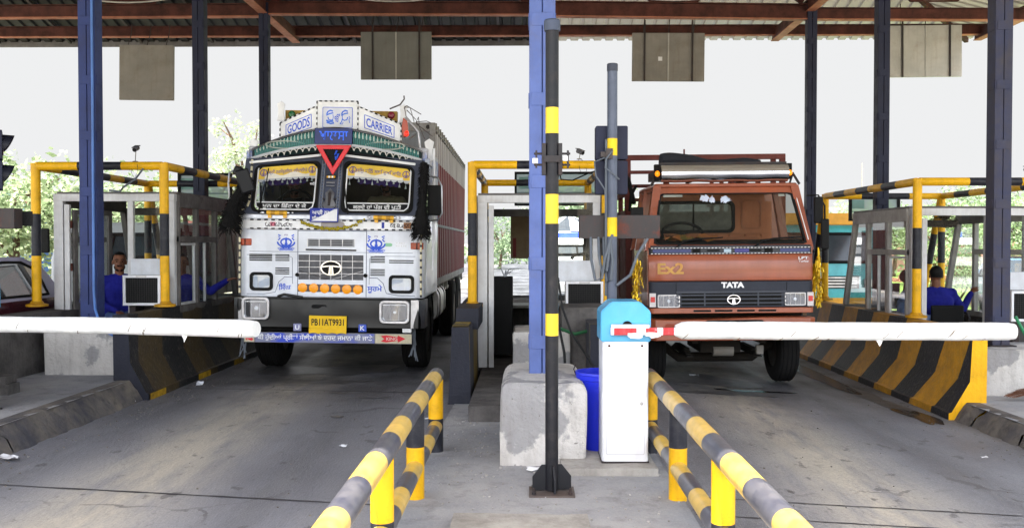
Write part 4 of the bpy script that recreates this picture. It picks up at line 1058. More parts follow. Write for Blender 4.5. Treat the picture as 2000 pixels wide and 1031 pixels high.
def cooler(label, loc):
    t = thing('air_cooler', label, 'air cooler', loc, group='window air coolers')
    w_, h_ = 0.43, 0.345; fw = 0.03
    b = MB(); b.box(-w_ / 2 + 0.004, w_ / 2 - 0.004, 0.02, 0.34, 0.004, h_ - 0.004); b.build('case', M['panel_grey'], t, bevel=0.008)
    b = MB(); b.ring(srect(-w_ / 2, w_ / 2, 0, h_, 1), srect(-w_ / 2 + fw, w_ / 2 - fw, fw, h_ - fw, 1), lambda u, v, q: (u, q, v), -0.012, 0.022); b.build('front_frame', M['white'], t, bevel=0.006)
    b = MB(); b.box(-w_ / 2 + fw, w_ / 2 - fw, 0.008, 0.015, fw, h_ - fw); g = b.build('grille', M['grille'], t)
    b = MB()
    for k in range(1, 12): b.box(-w_ / 2 + fw, w_ / 2 - fw, 0.001, 0.006, fw + k * (h_ - 2 * fw) / 12 - 0.0015, fw + k * (h_ - 2 * fw) / 12 + 0.0015)
    for k in range(1, 14): b.box(-w_ / 2 + fw + k * (w_ - 2 * fw) / 14 - 0.0012, -w_ / 2 + fw + k * (w_ - 2 * fw) / 14 + 0.0012, 0.003, 0.007, fw, h_ - fw)
    b.build('louvres', mat('cooler bars', (44, 43, 42), 0.6), g)
    b = MB(); b.box(-0.06, 0.06, -0.018, -0.011, h_ - 0.022, h_ - 0.006); b.build('latch', M['chrome_dull'], t)
    b = MB(); b.box(-w_ / 2 + 0.05, -w_ / 2 + 0.12, 0.05, 0.3, -0.5, 0.0); b.box(w_ / 2 - 0.12, w_ / 2 - 0.05, 0.05, 0.3, -0.5, 0.0); b.build('stand', M['steel_dark'], t)
    return t


cooler('white framed air cooler below the white panel of the left booth', (gx(271.5, 10.7), 10.7, gz(597.5, 10.7)))
cooler('grey framed air cooler of the middle booth, between the striped pole and the signal pole', (gx(1141.5, 10.8), 10.8, gz(608.5, 10.8)))
cooler('white framed air cooler at the right picture edge beside the grimy column', (gx(2005, 10.7), 10.7, gz(627, 10.7)))


# ------------------------------------------------------------------ yellow and black pipe guards round the booths
def pipe_guard(label, loc, W, D, H, brace=True):
    t = thing('pipe_guard', label, 'pipe guard', loc, group='striped pipe guards over the toll booths')
    r = 0.052
    for x in (0, W):
        for y in (0, D):
            b = MB(); b.path([(x, y, 0), (x, y, H * 0.36), (x, y, H * 0.66), (x, y, H + r * 0.6)], r, 18, mis=[0, 1, 0]); b.build('post', YBN, t, ang=50)
            b = MB(); b.lathe([(0.0, 0.0), (0.12, 0), (0.12, 0.025), (0.075, 0.035), (0.06, 0.06)], (x, y, 0), n=14); b.build('foot', M['old_yellow'], t)
    def rail(p0, p1, cuts, mis):
        p0, p1 = Vector(p0), Vector(p1)
        b = MB(); b.path([p0 + (p1 - p0) * c for c in [0] + cuts + [1]], r * 0.92, 18, mis=mis); b.build('beam', YBN, t, ang=50)
    rail((0.02, 0, H), (W - 0.02, 0, H), [0.33, 0.68], [0, 1, 0])
    rail((0.02, D, H), (W - 0.02, D, H), [0.3, 0.72], [0, 1, 0])
    for x in (0, W): rail((x, 0.03, H), (x, D - 0.03, H), [0.16, 0.3, 0.44, 0.58, 0.72, 0.86], [0, 1, 0, 1, 0, 1, 0])
    if brace:
        for x, s in ((0, -1), (W, 1)):
            b = MB(); zz_ = [0, 0.36, 0.66, 1.0]
            b.path([(x - 0.0 * s, D + 0.62 * (1 - k) + 0.04, H * k * 0.98) for k in zz_], 0.05, 16, mis=[0, 1, 0]); b.build('brace', YBN, t, ang=50)
    return t


pipe_guard('yellow and black pipe frame round the left booth', (-5.61, 10.75, 0.885), 1.475, 3.2, 1.60)
pipe_guard('yellow and black pipe frame round the middle booth, cut by the blue column', (-0.625, 10.85, 0.88), 1.53, 3.2, 1.62)
pipe_guard('yellow and black pipe frame round the right booth, running out of the picture', (4.54, 11.1, 0.74), 1.76, 3.4, 1.58)


def cctv(label, loc, rz, up=0.1):
    t = thing('security_camera', label, 'camera', loc, (0, 0, rz), 'small cameras on the pipe frames')
    b = MB(); b.lathe([(0.045, 0), (0.05, 0.012), (0.02, 0.02), (0.0, 0.021)], n=14); b.tube((0, 0, 0.01), (0.015, 0, up), 0.008, n=8); b.build('bracket', M['panel_grey'], t)
    b = MB(); d = Vector((0.05, -0.13, -0.05)); c = Vector((0.02, 0, up + 0.04))
    b.tube(c - d * 0.5, c + d * 0.5, 0.042, n=16); b.obox(c + Vector((0, 0, 0.04)) , (0.1, 0.17, 0.012), (R(20), 0, R(21)))
    bd = b.build('camera_body', mat('camera grey', (98, 96, 100), 0.45), t)
    b = MB(); b.tube(c + d * 0.5, c + d * 0.53, 0.032, n=16); b.build('lens', M['darkhole'], bd)
    b = MB(); b.path([(0, 0.02, 0.0), (-0.04, -0.05, -0.06), (-0.02, -0.08, -0.2), (0.05, -0.08, -0.3), (0.12, -0.07, -0.2), (0.1, -0.05, -0.06), (0.03, 0, 0.01)], 0.004, 5); b.build('wire', M['cable_black'], t)
    t.scale = (0.62, 0.62, 0.62)
    return t


cctv('small grey camera on the pipe frame above the left booth', (gx(261, 10.75), 10.75, 2.53), R(-22), 0.2)
cctv('grey bullet camera on the pipe frame between the striped pole and the signal pole', (gx(1131, 10.85), 10.85, 2.56), R(20), 0.1)
cctv('pale camera on the pipe frame at the right picture edge', (gx(1997, 11.1), 11.1, 2.37), R(20), 0.1)
b = MB(); b.path([(gx(278, 10.7), 10.68, 2.45), (gx(262, 10.7), 10.68, 2.33), (gx(235, 10.7), 10.72, 2.24), (gx(215, 10.7), 10.9, 2.2), (gx(190, 10.7), 10.95, 2.22)], 0.011, 6)
tag(b.build('cable', M['cable']), 'grey cable sagging from the left pipe frame to the booth roof', 'cable')
b = MB(); b.path([(0.35, 10.9, 2.5), (0.4, 11.1, 2.35), (0.55, 11.4, 2.36), (0.75, 11.2, 2.44), (0.9, 10.9, 2.46)], 0.008, 6); b.path([(0.4, 10.8, 2.5), (0.33, 10.85, 2.3), (0.3, 11.0, 2.2)], 0.014, 6)
tag(b.build('cable', M['cable_black']), 'black cables slung above the middle booth roof', 'cable')


# translucent lit boards fixed beyond the booths, seen from the back
def board(px0, px1, py0, py1, Y, label, txt):
    x0, x1, z0, z1 = gx(px0, Y), gx(px1, Y), gz(py1, Y), gz(py0, Y); W, H = x1 - x0, z1 - z0
    t = thing('booth_board', label, 'board', (x0, Y, z0), group='dark framed boards beyond the booths')
    b = MB(); b.ring(srect(0, W, 0, H, 1), srect(0.035, W - 0.035, 0.035, H - 0.035, 1), lambda u, v, q: (u, q, v), -0.02, 0.05); b.build('frame', M['darkhole'], t)
    mm, n, p = nt('translucent board %d' % px0)
    tl = n.nodes.new('ShaderNodeBsdfTranslucent'); tl.inputs[0].default_value = lin((196, 206, 206))
    df = n.nodes.new('ShaderNodeBsdfTransparent'); df.inputs[0].default_value = lin((170, 190, 190)); mx_ = n.nodes.new('ShaderNodeMixShader'); mx_.inputs[0].default_value = 0.35
    n.links.new(tl.outputs[0], mx_.inputs[1]); n.links.new(df.outputs[0], mx_.inputs[2]); n.links.new(mx_.outputs[0], n.nodes['Material Output'].inputs[0])
    b = MB(); b.face([(0.03, 0.02, 0.03), (W - 0.03, 0.02, 0.03), (W - 0.03, 0.02, H - 0.03), (0.03, 0.02, H - 0.03)]); sh = b.build('sheet', mm, t, flat=True)
    b = MB(); b.box(0.035, W - 0.035, 0.01, 0.016, H * 0.36, H * 0.4); b.box(W * 0.05, W * 0.3, 0.01, 0.016, H * 0.5, H * 0.85, 1); b.build('print', [mat('print line', (110, 130, 132), 0.6), mat('print block', (130, 168, 160), 0.6)], sh, flat=True)
    return t


board(345, 450, 338, 402, 14.6, 'dark framed translucent board behind the column above the left booth', '')
board(1655, 1752, 384, 432, 15.2, 'dark framed translucent board behind the column above the right booth', '')
board(1005, 1180, 336, 402, 15.0, 'greenish translucent board behind the middle booth roof', '')
# things in the booths
t = thing('wall_fan', 'round caged fan hanging inside the right booth under its roof', 'fan', (gx(1838, 12.2), 12.2, gz(408, 12.2)))
b = MB(); b.tube((0, 0, 0.0), (0, 0, -0.06), 0.03, n=10); b.ball((0, 0, -0.09), (0.07, 0.09, 0.06), 14); b.build('motor', mat('fan motor', (96, 90, 80), 0.5), t)
b = MB()
for r_, z_ in ((0.17, -0.15), (0.13, -0.11), (0.175, -0.18), (0.1, -0.215)): b.path([(r_ * math.cos(2 * PI * k / 28), r_ * math.sin(2 * PI * k / 28), z_ + 0.03 * math.sin(2 * PI * k / 28)) for k in range(29)], 0.0045, 5)
for k in range(20):
    a = 2 * PI * k / 20; b.path([(0.05 * math.cos(a), 0.05 * math.sin(a), -0.09), (0.16 * math.cos(a), 0.16 * math.sin(a), -0.14), (0.17 * math.cos(a), 0.17 * math.sin(a), -0.18), (0.05 * math.cos(a), 0.05 * math.sin(a), -0.225)], 0.0025, 4)
b.build('cage', mat('fan cage', (120, 116, 106), 0.4), t)
b = MB()
for k in range(4):
    a = PI / 2 * k; b.obox((0.09 * math.cos(a), 0.09 * math.sin(a), -0.165), (0.12, 0.07, 0.006), (R(20), 0, a))
b.build('blades', M['panel_grey'], t)
def screen(label, loc, rz):
    t = thing('monitor', label, 'monitor', loc, (0, 0, rz))
    b = MB(); b.box(-0.2, 0.2, -0.02, 0.03, 0.1, 0.4); b.build('screen', M['grille'], t, bevel=0.008)
    b = MB(); b.box(-0.03, 0.03, 0, 0.03, 0.01, 0.12); b.box(-0.1, 0.1, -0.06, 0.08, 0, 0.014); b.build('stand', M['grille'], t)
    return t
screen('dark monitor on the counter of the left booth', (-4.35, 12.75, 0.815), R(150)); screen('dark monitor on the counter of the right booth', (4.95, 13.1, 0.655), R(200))
t = thing('cardboard_sheet', 'brown cardboard taped inside the far window of the middle booth', 'cardboard', (gx(1016, 12.9), 12.95, gz(505, 12.9)))
mcb = mat('brown cardboard', (120, 104, 80), 0.85, dirt=(92, 60, 50), damt=0.5, dscale=5)
b = MB(); b.box(-0.13, 0.3, 0, 0.006, 0.0, gz(420, 12.9) - gz(505, 12.9)); b.build('sheet', mcb, t)
b = MB(); b.box(-0.1, -0.055, -0.004, -0.001, 0.02, 0.28); b.build('red_print', mat('cardboard red', (104, 44, 44), 0.8), t)
t = thing('equipment_box', 'black equipment box with loose plastic on top inside the door of the middle booth', 'box', (gx(983, 12.0), 12.0, 0.2))
b = MB(); b.box(-0.12, 0.12, -0.1, 0.15, 0, gz(540, 12.0) - 0.2); b.build('case', M['grille'], t, bevel=0.01)
b = MB(); b.box(0.125, 0.6, -0.05, 0.2, 0.66, 0.7); b.build('shelf', M['alu_dark'], t)
random.seed(4); b = MB()
for k in range(9):
    a = random.uniform(0, 6.28); b.path([(0.02, 0, 0.98), (0.02 + 0.06 * math.cos(a), 0.03 * math.sin(a), 1.03 + random.uniform(0, 0.06)), (0.02 + 0.14 * math.cos(a), 0.05 * math.sin(a), 1.02 + random.uniform(-0.03, 0.08))], 0.012, 5, r1=0.004)
b.build('loose_plastic', M['panel_white'], t)
t = thing('telephone', 'black telephone on the sill of the middle booth window', 'telephone', (gx(1130, 12.9), 12.9, gz(520, 12.9)))
b = MB(); b.box(-0.1, 0.1, -0.08, 0.08, -0.02, 0.06); b.build('base', M['grille'], t, bevel=0.015)
b = MB(); b.path([(-0.1, 0, 0.1), (-0.06, 0, 0.15), (0.08, 0, 0.17), (0.13, 0, 0.13)], 0.022, 8); b.build('handset', M['grille'], t)
b = MB(); b.box(gx(1085, 12.9), gx(1165, 12.9), 12.75, 13.2, gz(528, 12.9) - 0.12, gz(528, 12.9)); tag(b.build('sill_shelf', M['alu'], bevel=0.004), 'white shelf inside the window of the middle booth', 'shelf')
t = thing('office_chair', 'black low office chair with armrests in the right booth', 'chair', (5.2, 11.78, 0.02))
b = MB(); b.box(-0.2, 0.2, -0.02, 0.03, 0.5, 0.82); b.build('backrest', M['grille'], t, bevel=0.02, seg=3)
b = MB(); b.box(-0.23, 0.23, 0.02, 0.45, 0.34, 0.4); b.build('seat', M['grille'], t, bevel=0.02, seg=3)
for s in (-1, 1):
    b = MB(); b.path([(s * 0.25, 0.02, 0.4), (s * 0.27, 0.0, 0.66), (s * 0.27, 0.06, 0.72), (s * 0.27, 0.3, 0.72), (s * 0.26, 0.36, 0.64), (s * 0.25, 0.36, 0.38)], 0.016, 8); b.build('armrest', M['steel_dark'], t)
    for y in (0.04, 0.42): b = MB(); b.tube((s * 0.2, y, 0), (s * 0.2, y, 0.36), 0.014, n=8); b.build('leg', M['steel_dark'], t)
b = MB(); b.box(-0.16, 0.16, -0.012, 0.02, 0, 0.4)
# ================================================================== decorated white truck
TX, TYF = -2.34, 11.2
TR = thing('cargo_truck', 'white decorated cargo truck with crown board, black tassels and tall red-sided body', 'truck', (TX, TYF, 0), (0, R(0.7), R(0.4)))
def tx(px, d): return gx(px, TYF + d) - TX
def tz(py, d): return gz(py, TYF + d)
def yl(z): return 0.0 if z < 1.93 else (z - 1.93) * 0.36         # lean of the windscreen
TW = mat('truck white', (230, 234, 244), 0.3, dirt=(206, 210, 220), damt=0.35, dscale=3, coat=0.35)
TG = mat('cab grey-blue', (62, 68, 86), 0.4, dirt=(92, 94, 104), damt=0.4, dscale=6)
TB = mat('bumper black', (9, 9, 11), 0.38, dirt=(34, 31, 30), damt=0.3, dscale=4, lo=0.5, hi=0.75)
UND = mat('underbody', (14, 13, 13), 0.85, dirt=(34, 31, 28), damt=0.4)
BLUE = mat('sign blue', (52, 92, 214), 0.5); DBLUE = mat('panel blue', (30, 48, 150), 0.45); WHT = mat('sign white', (244, 244, 246), 0.45, dirt=(214, 214, 218), damt=0.25)
PURP = mat('lettering violet', (104, 84, 150), 0.6); VIS = mat('visor yellow', (232, 196, 76), 0.5, dirt=(214, 176, 70), damt=0.4)
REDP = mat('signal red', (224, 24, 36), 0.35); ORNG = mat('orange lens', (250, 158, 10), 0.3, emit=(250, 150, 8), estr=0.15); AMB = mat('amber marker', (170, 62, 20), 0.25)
GOLD = mat('mustard paint', (226, 170, 34), 0.4); TEAL = mat('teal beads', (60, 128, 124), 0.35); PALE = mat('pale green beads', (196, 214, 204), 0.3); DTEAL = mat('dark teal', (20, 44, 44), 0.5)
DASHM = [WHT, mat('trim black', (28, 28, 34), 0.4)]
REFL = mat('lamp reflector', (226, 229, 236), 0.22, 0.55); LENS = glass('lamp glass', (240, 245, 250), 0.03, 0.25)
SCR = glass('windscreen', (204, 210, 206), 0.02, 0.03)
HW = 1.1
# lower cab shell: rounded front corners
def foot(hw, yf, yb, r=0.13, k=6):
    pts = [(hw, yb)]
    for i in range(k + 1): a = R(0 - 90 * i / k); pts.append((hw - r + r * math.cos(a), yf + r + r * math.sin(a)))
    for i in range(k + 1): a = R(-90 - 90 * i / k); pts.append((-hw + r + r * math.cos(a), yf + r + r * math.sin(a)))
    pts.append((-hw, yb)); return pts
b = MB(); fp = foot(HW, 0.0, 1.85); b.prism(fp, lambda u, v, w_: (u, v, w_), 0.965, 1.9)
cab = b.build('cab_shell', TW, TR, bevel=0.006)
# panel seams and pressed lines
b = MB()
for x in (-0.395, 0.42): b.box(x - 0.004, x + 0.004, -0.0015, 0.002, 0.97, 1.76)
b.box(-0.395, 0.42, -0.0015, 0.002, 1.748, 1.756); b.box(-HW + 0.13, HW - 0.13, -0.0012, 0.002, 1.497, 1.502); b.box(-1.0, 1.0, -0.0012, 0.001, 1.755, 1.758)
for s in (-1, 1): b.path([(s * 1.0, 0, 1.46), (s * 0.52, 0, 1.46), (s * 0.46, 0, 1.43), (s * 0.455, 0, 1.12)], 0.003, 5); b.path([(s * 0.46, 0, 1.2), (s * 0.55, 0, 1.2), (s * 0.62, 0, 1.14), (s * 0.66, 0, 1.02), (s * 0.8, 0, 0.995), (s * 1.0, 0, 0.995)], 0.004, 5)
b.build('panel_seams', mat('seam', (96, 104, 128), 0.6), cab)
# grille with the maker's oval
b = MB(); b.box(-0.385, 0.385, -0.002, 0.001, 1.172, 1.468); g = b.build('grille', mat('grille grey', (96, 96, 100), 0.5, dirt=(60, 60, 62), damt=0.6, dscale=9), TR)
b = MB()
for k in range(1, 6): x = -0.385 + 0.77 * k / 6; b.box(x - 0.003, x + 0.003, -0.009, -0.002, 1.172, 1.468)
for k in range(1, 4): z = 1.172 + 0.296 * k / 4; b.box(-0.385, 0.385, -0.0065, -0.002, z - 0.003, z + 0.003)
for s in (-1, 1): b.path([(s * 0.38, -0.012, 1.28), (s * 0.02, -0.012, 1.178)], 0.003, 5)
b.build('grille_bars', M['chrome_dull'], g)
def oval_badge(cx, cz, rx, rz, y, parent, m_):
    b = MB(); N = 36
    b.ring([(cx + rx * math.cos(2 * PI * i / N), cz + rz * math.sin(2 * PI * i / N)) for i in range(N)], [(cx + rx * 0.87 * math.cos(2 * PI * i / N), cz + rz * 0.86 * math.sin(2 * PI * i / N)) for i in range(N)], lambda u, v, q: (u, y + q, v), -0.014, 0)
    fn = lambda u, v, q: (cx + u * rx, y + q, cz + v * rz)
    for s in (-1, 1):
        b.prism([(s * 0.03, 0.36), (s * 0.86, 0.24), (s * 0.84, 0.08), (s * 0.16, 0.2), (s * 0.26, -0.86), (s * 0.04, -0.9)] if s > 0 else [(s * 0.04, -0.9), (s * 0.26, -0.86), (s * 0.16, 0.2), (s * 0.84, 0.08), (s * 0.86, 0.24), (s * 0.03, 0.36)], fn, -0.012, 0)
    bd = b.build('maker_badge', m_, parent)
    b = MB(); b.mesh([(cx + rx * 0.9 * math.cos(2 * PI * i / N), y - 0.001, cz + rz * 0.9 * math.sin(2 * PI * i / N)) for i in range(N)], [tuple(range(N))]); b.build('badge_ground', M['grille'], bd if False else parent, flat=True)
oval_badge(0.005, 1.312, 0.125, 0.088, -0.01, TR, M['chrome'])
for s in (-1, 1):
    b = MB(); b.lathe([(0, -0.03), (0.02, -0.03), (0.024, 0)], (s * 0.405 + 0.005, 0, 1.228), 'Y', 14); b.build('rubber_stop', M['rubber'], TR)
b = MB(); b.box(-0.28, 0.275, -0.003, 0.001, 1.565, 1.655)
v_ = b.build('upper_vent', mat('vent grey', (140, 142, 146), 0.5), TR)
b = MB()
for k in range(1, 4): z = 1.565 + 0.09 * k / 4; b.box(-0.26, 0.255, -0.005, -0.003, z - 0.005, z + 0.005)
b.build('vent_slots', M['steel_dark'], v_)
b = MB()
for k in range(0, 5): x = -0.28 + 0.555 * k / 4; b.box(x - 0.004, x + 0.004, -0.008, -0.003, 1.563, 1.657)
b.build('vent_bars', M['chrome_dull'], v_)
b = MB(); b.path([(-0.3, -0.006, 1.528), (0.3, -0.006, 1.524)], 0.009, 8); b.build('rubber_strip', M['rubber'], TR)
# side vents
b = MB()
for z in (1.462, 1.442, 1.42, 1.396): b.box(-0.97, -0.7, -0.006, 0.001, z - 0.0075, z + 0.0075)
for z in (1.462, 1.442, 1.42, 1.396, 1.305, 1.283, 1.262, 1.238): b.box(-0.66, -0.495, -0.006, 0.001, z - 0.006, z + 0.006)
b.build('side_vents', M['darkhole'], TR); b = MB()
for z in (1.452, 1.43, 1.41, 1.388, 1.3, 1.278, 1.256, 1.234): b.box(0.47, 0.64, -0.006, 0.001, z - 0.006, z + 0.006)
for z in (1.41, 1.385): b.box(0.69, 0.98, -0.006, 0.001, z - 0.006, z + 0.006)
b.build('side_vents', M['darkhole'], TR)
# row of round orange reflectors
b = MB(); b.box(-0.39, 0.385, -0.004, 0.001, 1.028, 1.118); rr = b.build('reflector_strip', mat('strip grey', (98, 84, 84), 0.5), TR)
for k in range(6):
    b = MB(); x = -0.335 + 0.131 * k; b.lathe([(0.0, -0.013), (0.045, -0.012), (0.054, -0.008), (0.056, -0.003)], (x, 0, 1.075 - 0.003 * k), 'Y', 22); b.build('orange_reflector', ORNG, rr)
# headlights
def lamp(cx, cz, w_, h_, bez, y, nm, r=0.05, dbl=False):
    b = MB(); b.ring(rrect(cx - w_ / 2, cx + w_ / 2, cz - h_ / 2, cz + h_ / 2, r), rrect(cx - w_ / 2 + 0.035, cx + w_ / 2 - 0.035, cz - h_ / 2 + 0.035, cz + h_ / 2 - 0.035, r * 0.6), lambda u, v, q: (u, y + q, v), -0.022, 0.03)
    o = b.build(nm, bez, TR, bevel=0.008, seg=3)
    iw, ih = w_ / 2 - 0.03, h_ / 2 - 0.03
    b = MB(); N = 12; vs = []; K = 9
    for j in range(K):
        for i in range(N + 1):
            u = -1 + 2 * i / N; v = -1 + 2 * j / (K - 1)
            vs.append((cx + u * iw, y + 0.06 - 0.055 * (u * u * 0.6 + v * v * 0.4), cz + v * ih))
    b.mesh(vs, [(j * (N + 1) + i, j * (N + 1) + i + 1, (j + 1) * (N + 1) + i + 1, (j + 1) * (N + 1) + i) for j in range(K - 1) for i in range(N)])
    b.build('reflector', REFL, o)
    b = MB(); b.ball((cx, y + 0.035, cz), (0.035, 0.03, 0.03), 12); b.build('bulb', WHT, o)
    b = MB(); vs = [(cx + u * iw, y - 0.004 - 0.006 * (1 - u * u), cz + v * ih) for v in (-1, 1) for u in [-1 + 2 * i / 8 for i in range(9)]]
    b.mesh(vs, [(i, i + 1, 10 + i, 9 + i) for i in range(8)]); b.build('lens', LENS, o)
    b = MB()
    for k in (3, 6): x = cx - iw + 2 * iw * k / 9; b.box(x - 0.0012, x + 0.0012, y - 0.008, y - 0.004, cz - ih, cz + ih * 0.5)
    b.box(cx - iw, cx + iw, y - 0.011, y - 0.004, cz + ih * 0.72, cz + ih * 0.8)
    b.build('lens_ribs', WHT, o)
lamp(-0.825, 1.145, 0.275, 0.22, M['grille'], -0.004, 'headlight', 0.05); lamp(0.84, 1.13, 0.3, 0.215, M['grille'], -0.004, 'headlight', 0.05)
lamp(-0.85, 0.835, 0.33, 0.27, M['chrome_dull'], -0.15, 'bumper_lamp', 0.06); lamp(0.78, 0.81, 0.36, 0.275, M['chrome_dull'], -0.15, 'bumper_lamp', 0.06)
for s, z in ((-1, 1.61), (1, 1.585)):
    b = MB(); b.box(s * 1.02 - 0.075, s * 1.02 + 0.075, -0.035 + 0.02, 0.03, z - 0.04, z + 0.04); o = b.build('marker_light', AMB, TR, bevel=0.008)
    b = MB(); b.box(s * 1.02 - 0.006, s * 1.02 + 0.006, -0.018, 0.0, z - 0.042, z + 0.042); b.build('divider', M['grille'], o)
# blue emblems, lettering on the panels
def emblem(cx, cz, s_):
    b = MB(); y = -0.002
    def ell(rx, rz, x0, z0, r, a0=0, a1=360, n=24): b.path([(cx + s_ * (x0 + rx * math.cos(R(a0 + (a1 - a0) * k / n))), y, cz + s_ * (z0 + rz * math.sin(R(a0 + (a1 - a0) * k / n)))) for k in range(n + 1)], r * s_, 5, flat=0.2)
    ell(0.62, 0.42, 0, 0.12, 0.1, 0, 360); ell(1.0, 0.55, 0, 0.12, 0.1, 175, 365)
    b.prism([(0, 0.75), (0.13, 0.45), (0.1, 0.1), (0.2, -0.05), (0.08, -0.35), (0, -0.75), (-0.08, -0.35), (-0.2, -0.05), (-0.1, 0.1), (-0.13, 0.45)], lambda u, v, q: (cx + s_ * u, y + q, cz + s_ * v), -0.002, 0.0015)
    for q in (-1, 1):
        b.path([(cx + s_ * q * x, y, cz + s_ * z) for x, z in ((0.95, 0.35), (0.7, 0.6), (0.9, 0.75), (0.65, 0.9), (0.95, 1.0))], 0.08 * s_, 5, flat=0.2)
        b.path([(cx + s_ * q * x, y, cz + s_ * z) for x, z in ((0.2, -0.55), (0.6, -0.5), (1.0, -0.6), (0.7, -0.85), (0.2, -0.78), (0, -0.82))], 0.05 * s_, 5, flat=0.2)
    b.path([(cx - s_ * 0.75, y, cz - s_ * 0.68), (cx, y, cz - s_ * 0.62), (cx + s_ * 0.75, y, cz - s_ * 0.68)], 0.07 * s_, 5, flat=0.2)
    b.build('emblem', BLUE, TR)
emblem(-0.535, 1.6, 0.1); emblem(0.535, 1.592, 0.105)
P0 = lambda x, z: (x, -0.003, z)
lettering("ਿਸੰਘ", -0.62, -0.475, 1.045, 1.125, P0, BLUE, TR, 0.02); lettering("ਸੂਰਮੇ", 0.435, 0.61, 1.02, 1.12, P0, BLUE, TR, 0.02)
lettering("PS", -0.555, -0.515, 1.69, 1.706, P0, PURP, TR); lettering("PS", 0.515, 0.555, 1.685, 1.7, P0, PURP, TR)
lettering("ਹਰਮਨ ਸਿੰਘ", -0.09, 0.11, 1.77, 1.795, P0, PURP, TR, 0.01)
b = MB(); b.prism(rrect(0.635, 0.725, 1.575, 1.615, 0.018, 4), FRONT(0), -0.003, 0.001); b.build('sticker', mat('green sticker', (150, 206, 166), 0.5), TR)
lettering("TURBO", 0.765, 0.875, 1.605, 1.625, P0, M['chrome_dull'], TR); lettering("2516TC", 0.765, 0.9, 1.575, 1.593, P0, M['chrome_dull'], TR)
# belt with painted motifs and rope-like trim
b = MB(); b.prism(foot(HW + 0.012, -0.012, 0.6), lambda u, v, w_: (u, v, w_), 1.775, 1.872); belt = b.build('belt_band', WHT, TR)
b = MB()
for z in (1.772, 1.875): b.dash((-1.0, -0.018, z), (1.0, -0.018, z), 0.0095, 0.042)
b.build('rope_trim', DASHM, belt, ang=60)
random.seed(5); SCD = mat('scroll dark', (60, 50, 60), 0.6)
for cx in (-0.62, 0.86):
    b = MB()
    for k in range(9): b.path([(cx + 0.035 * (k - 4) + 0.02 * math.cos(a), -0.016, 1.822 + 0.025 * math.sin(a)) for a in [random.uniform(0, 3) + 0.7 * q for q in range(6)]], 0.004, 4)
    b.build('painted_scroll', SCD, belt)
b = MB(); b.prism(rrect(-0.12, 0.16, 1.79, 1.86, 0.03, 3), FRONT(-0.0145), -0.002, 0.0); b.build('painted_motif', mat('motif grey', (168, 160, 160), 0.6), belt)
b = MB(); b.box(0.6, 0.63, -0.016, -0.012, 1.79, 1.86, 0); b.box(0.86, 0.95, -0.015, -0.012, 1.785, 1.86, 1); b.box(-0.72, -0.66, -0.015, -0.012, 1.8, 1.85, 2); b.build('painted_patch', [DBLUE, mat('rust patch', (150, 104, 70), 0.6), mat('pink patch', (214, 120, 140), 0.6)], belt)
# flower garland
random.seed(9); b = MB(); N = 46
for k in range(N):
    u = k / (N - 1); x = -0.34 + 0.73 * u; z = 1.862 - 0.085 * (1 - (2 * u - 0.95) ** 2) + (0.02 if u > 0.9 else 0)
    for _ in range(1 if (u > 0.7) else 2): b.ball((x + random.uniform(-0.008, 0.008), -0.035 + random.uniform(-0.006, 0.006), z + random.uniform(-0.012, 0.012)), random.uniform(0.011, 0.018), 7)
b.build('garland', mat('dry marigold', (176, 160, 44), 0.8, dirt=(110, 96, 30), damt=0.7, dscale=30), TR)
# chrome ledge under the windscreen
b = MB(); b.box(-1.07, 1.07, -0.03, 0.16, 1.88, 1.945); ledge = b.build('ledge', mat('ledge silver', (196, 200, 210), 0.3, 0.6, dirt=(130, 132, 140), damt=0.4), TR, bevel=0.012)
for cx, z in ((-0.63, 1.957), (0.63, 1.915)):
    b = MB(); b.bands((cx - 0.12, -0.06, z), (cx + 0.12, -0.06, z - 0.004), 0.026, 0.05, 0, 12); bar = b.build('mustard_bar', [GOLD, mat('mustard dark', (178, 128, 24), 0.4)], TR)
    for s in (-1, 1):
        b = MB(); b.lathe([(0, -0.05), (0.012, -0.045), (0.02, -0.02), (0.014, 0.0)], (cx + s * 0.15, -0.06, z), 'X', 10); b.ball((cx + s * 0.185, -0.06, z), 0.014, 8); b.build('bar_knob', M['chrome'], bar)
        b = MB(); b.box(cx + s * 0.09 - 0.02, cx + s * 0.09 + 0.02, -0.06, -0.02, z - 0.06, z - 0.02); b.build('bar_foot', GOLD, bar)
# windscreen wall: outline with two rounded openings
FW = lambda u, v, w_: (u, yl(v) + w_, v)
ZB_, ZT_ = 1.975, 2.60
def ztop(x): return 2.655 - 0.075 * abs(x) ** 1.5
op = [(-0.955, -0.185), (0.115, 0.95)]
LW = []
for (a, c) in op:
    pr_ = []
    for (u, v) in rrect(a, c, ZB_, 2.6, 0.075, 6):
        pr_.append((u, v if v < 2.3 else v + (ztop(u) - 2.655)))
    LW.append(pr_)
b = MB()
for (lo, hi), inner in zip(((-1.09, -0.165), (-0.165 + 0.26, 1.09)), LW):
    so_ = []
    for (u, v) in srect(lo, hi, 1.93, 2.7, 6): so_.append((u, v if v < 2.3 else 2.70 + (ztop(u) - 2.655)))
    b.ring(so_, inner, FW, 0.0, 0.05)
b.prism([(-0.165, 1.93), (0.095, 1.93), (0.095, 2.70), (-0.165, 2.70)], FW, 0.001, 0.05)
ww = b.build('windscreen_wall', TG, TR)
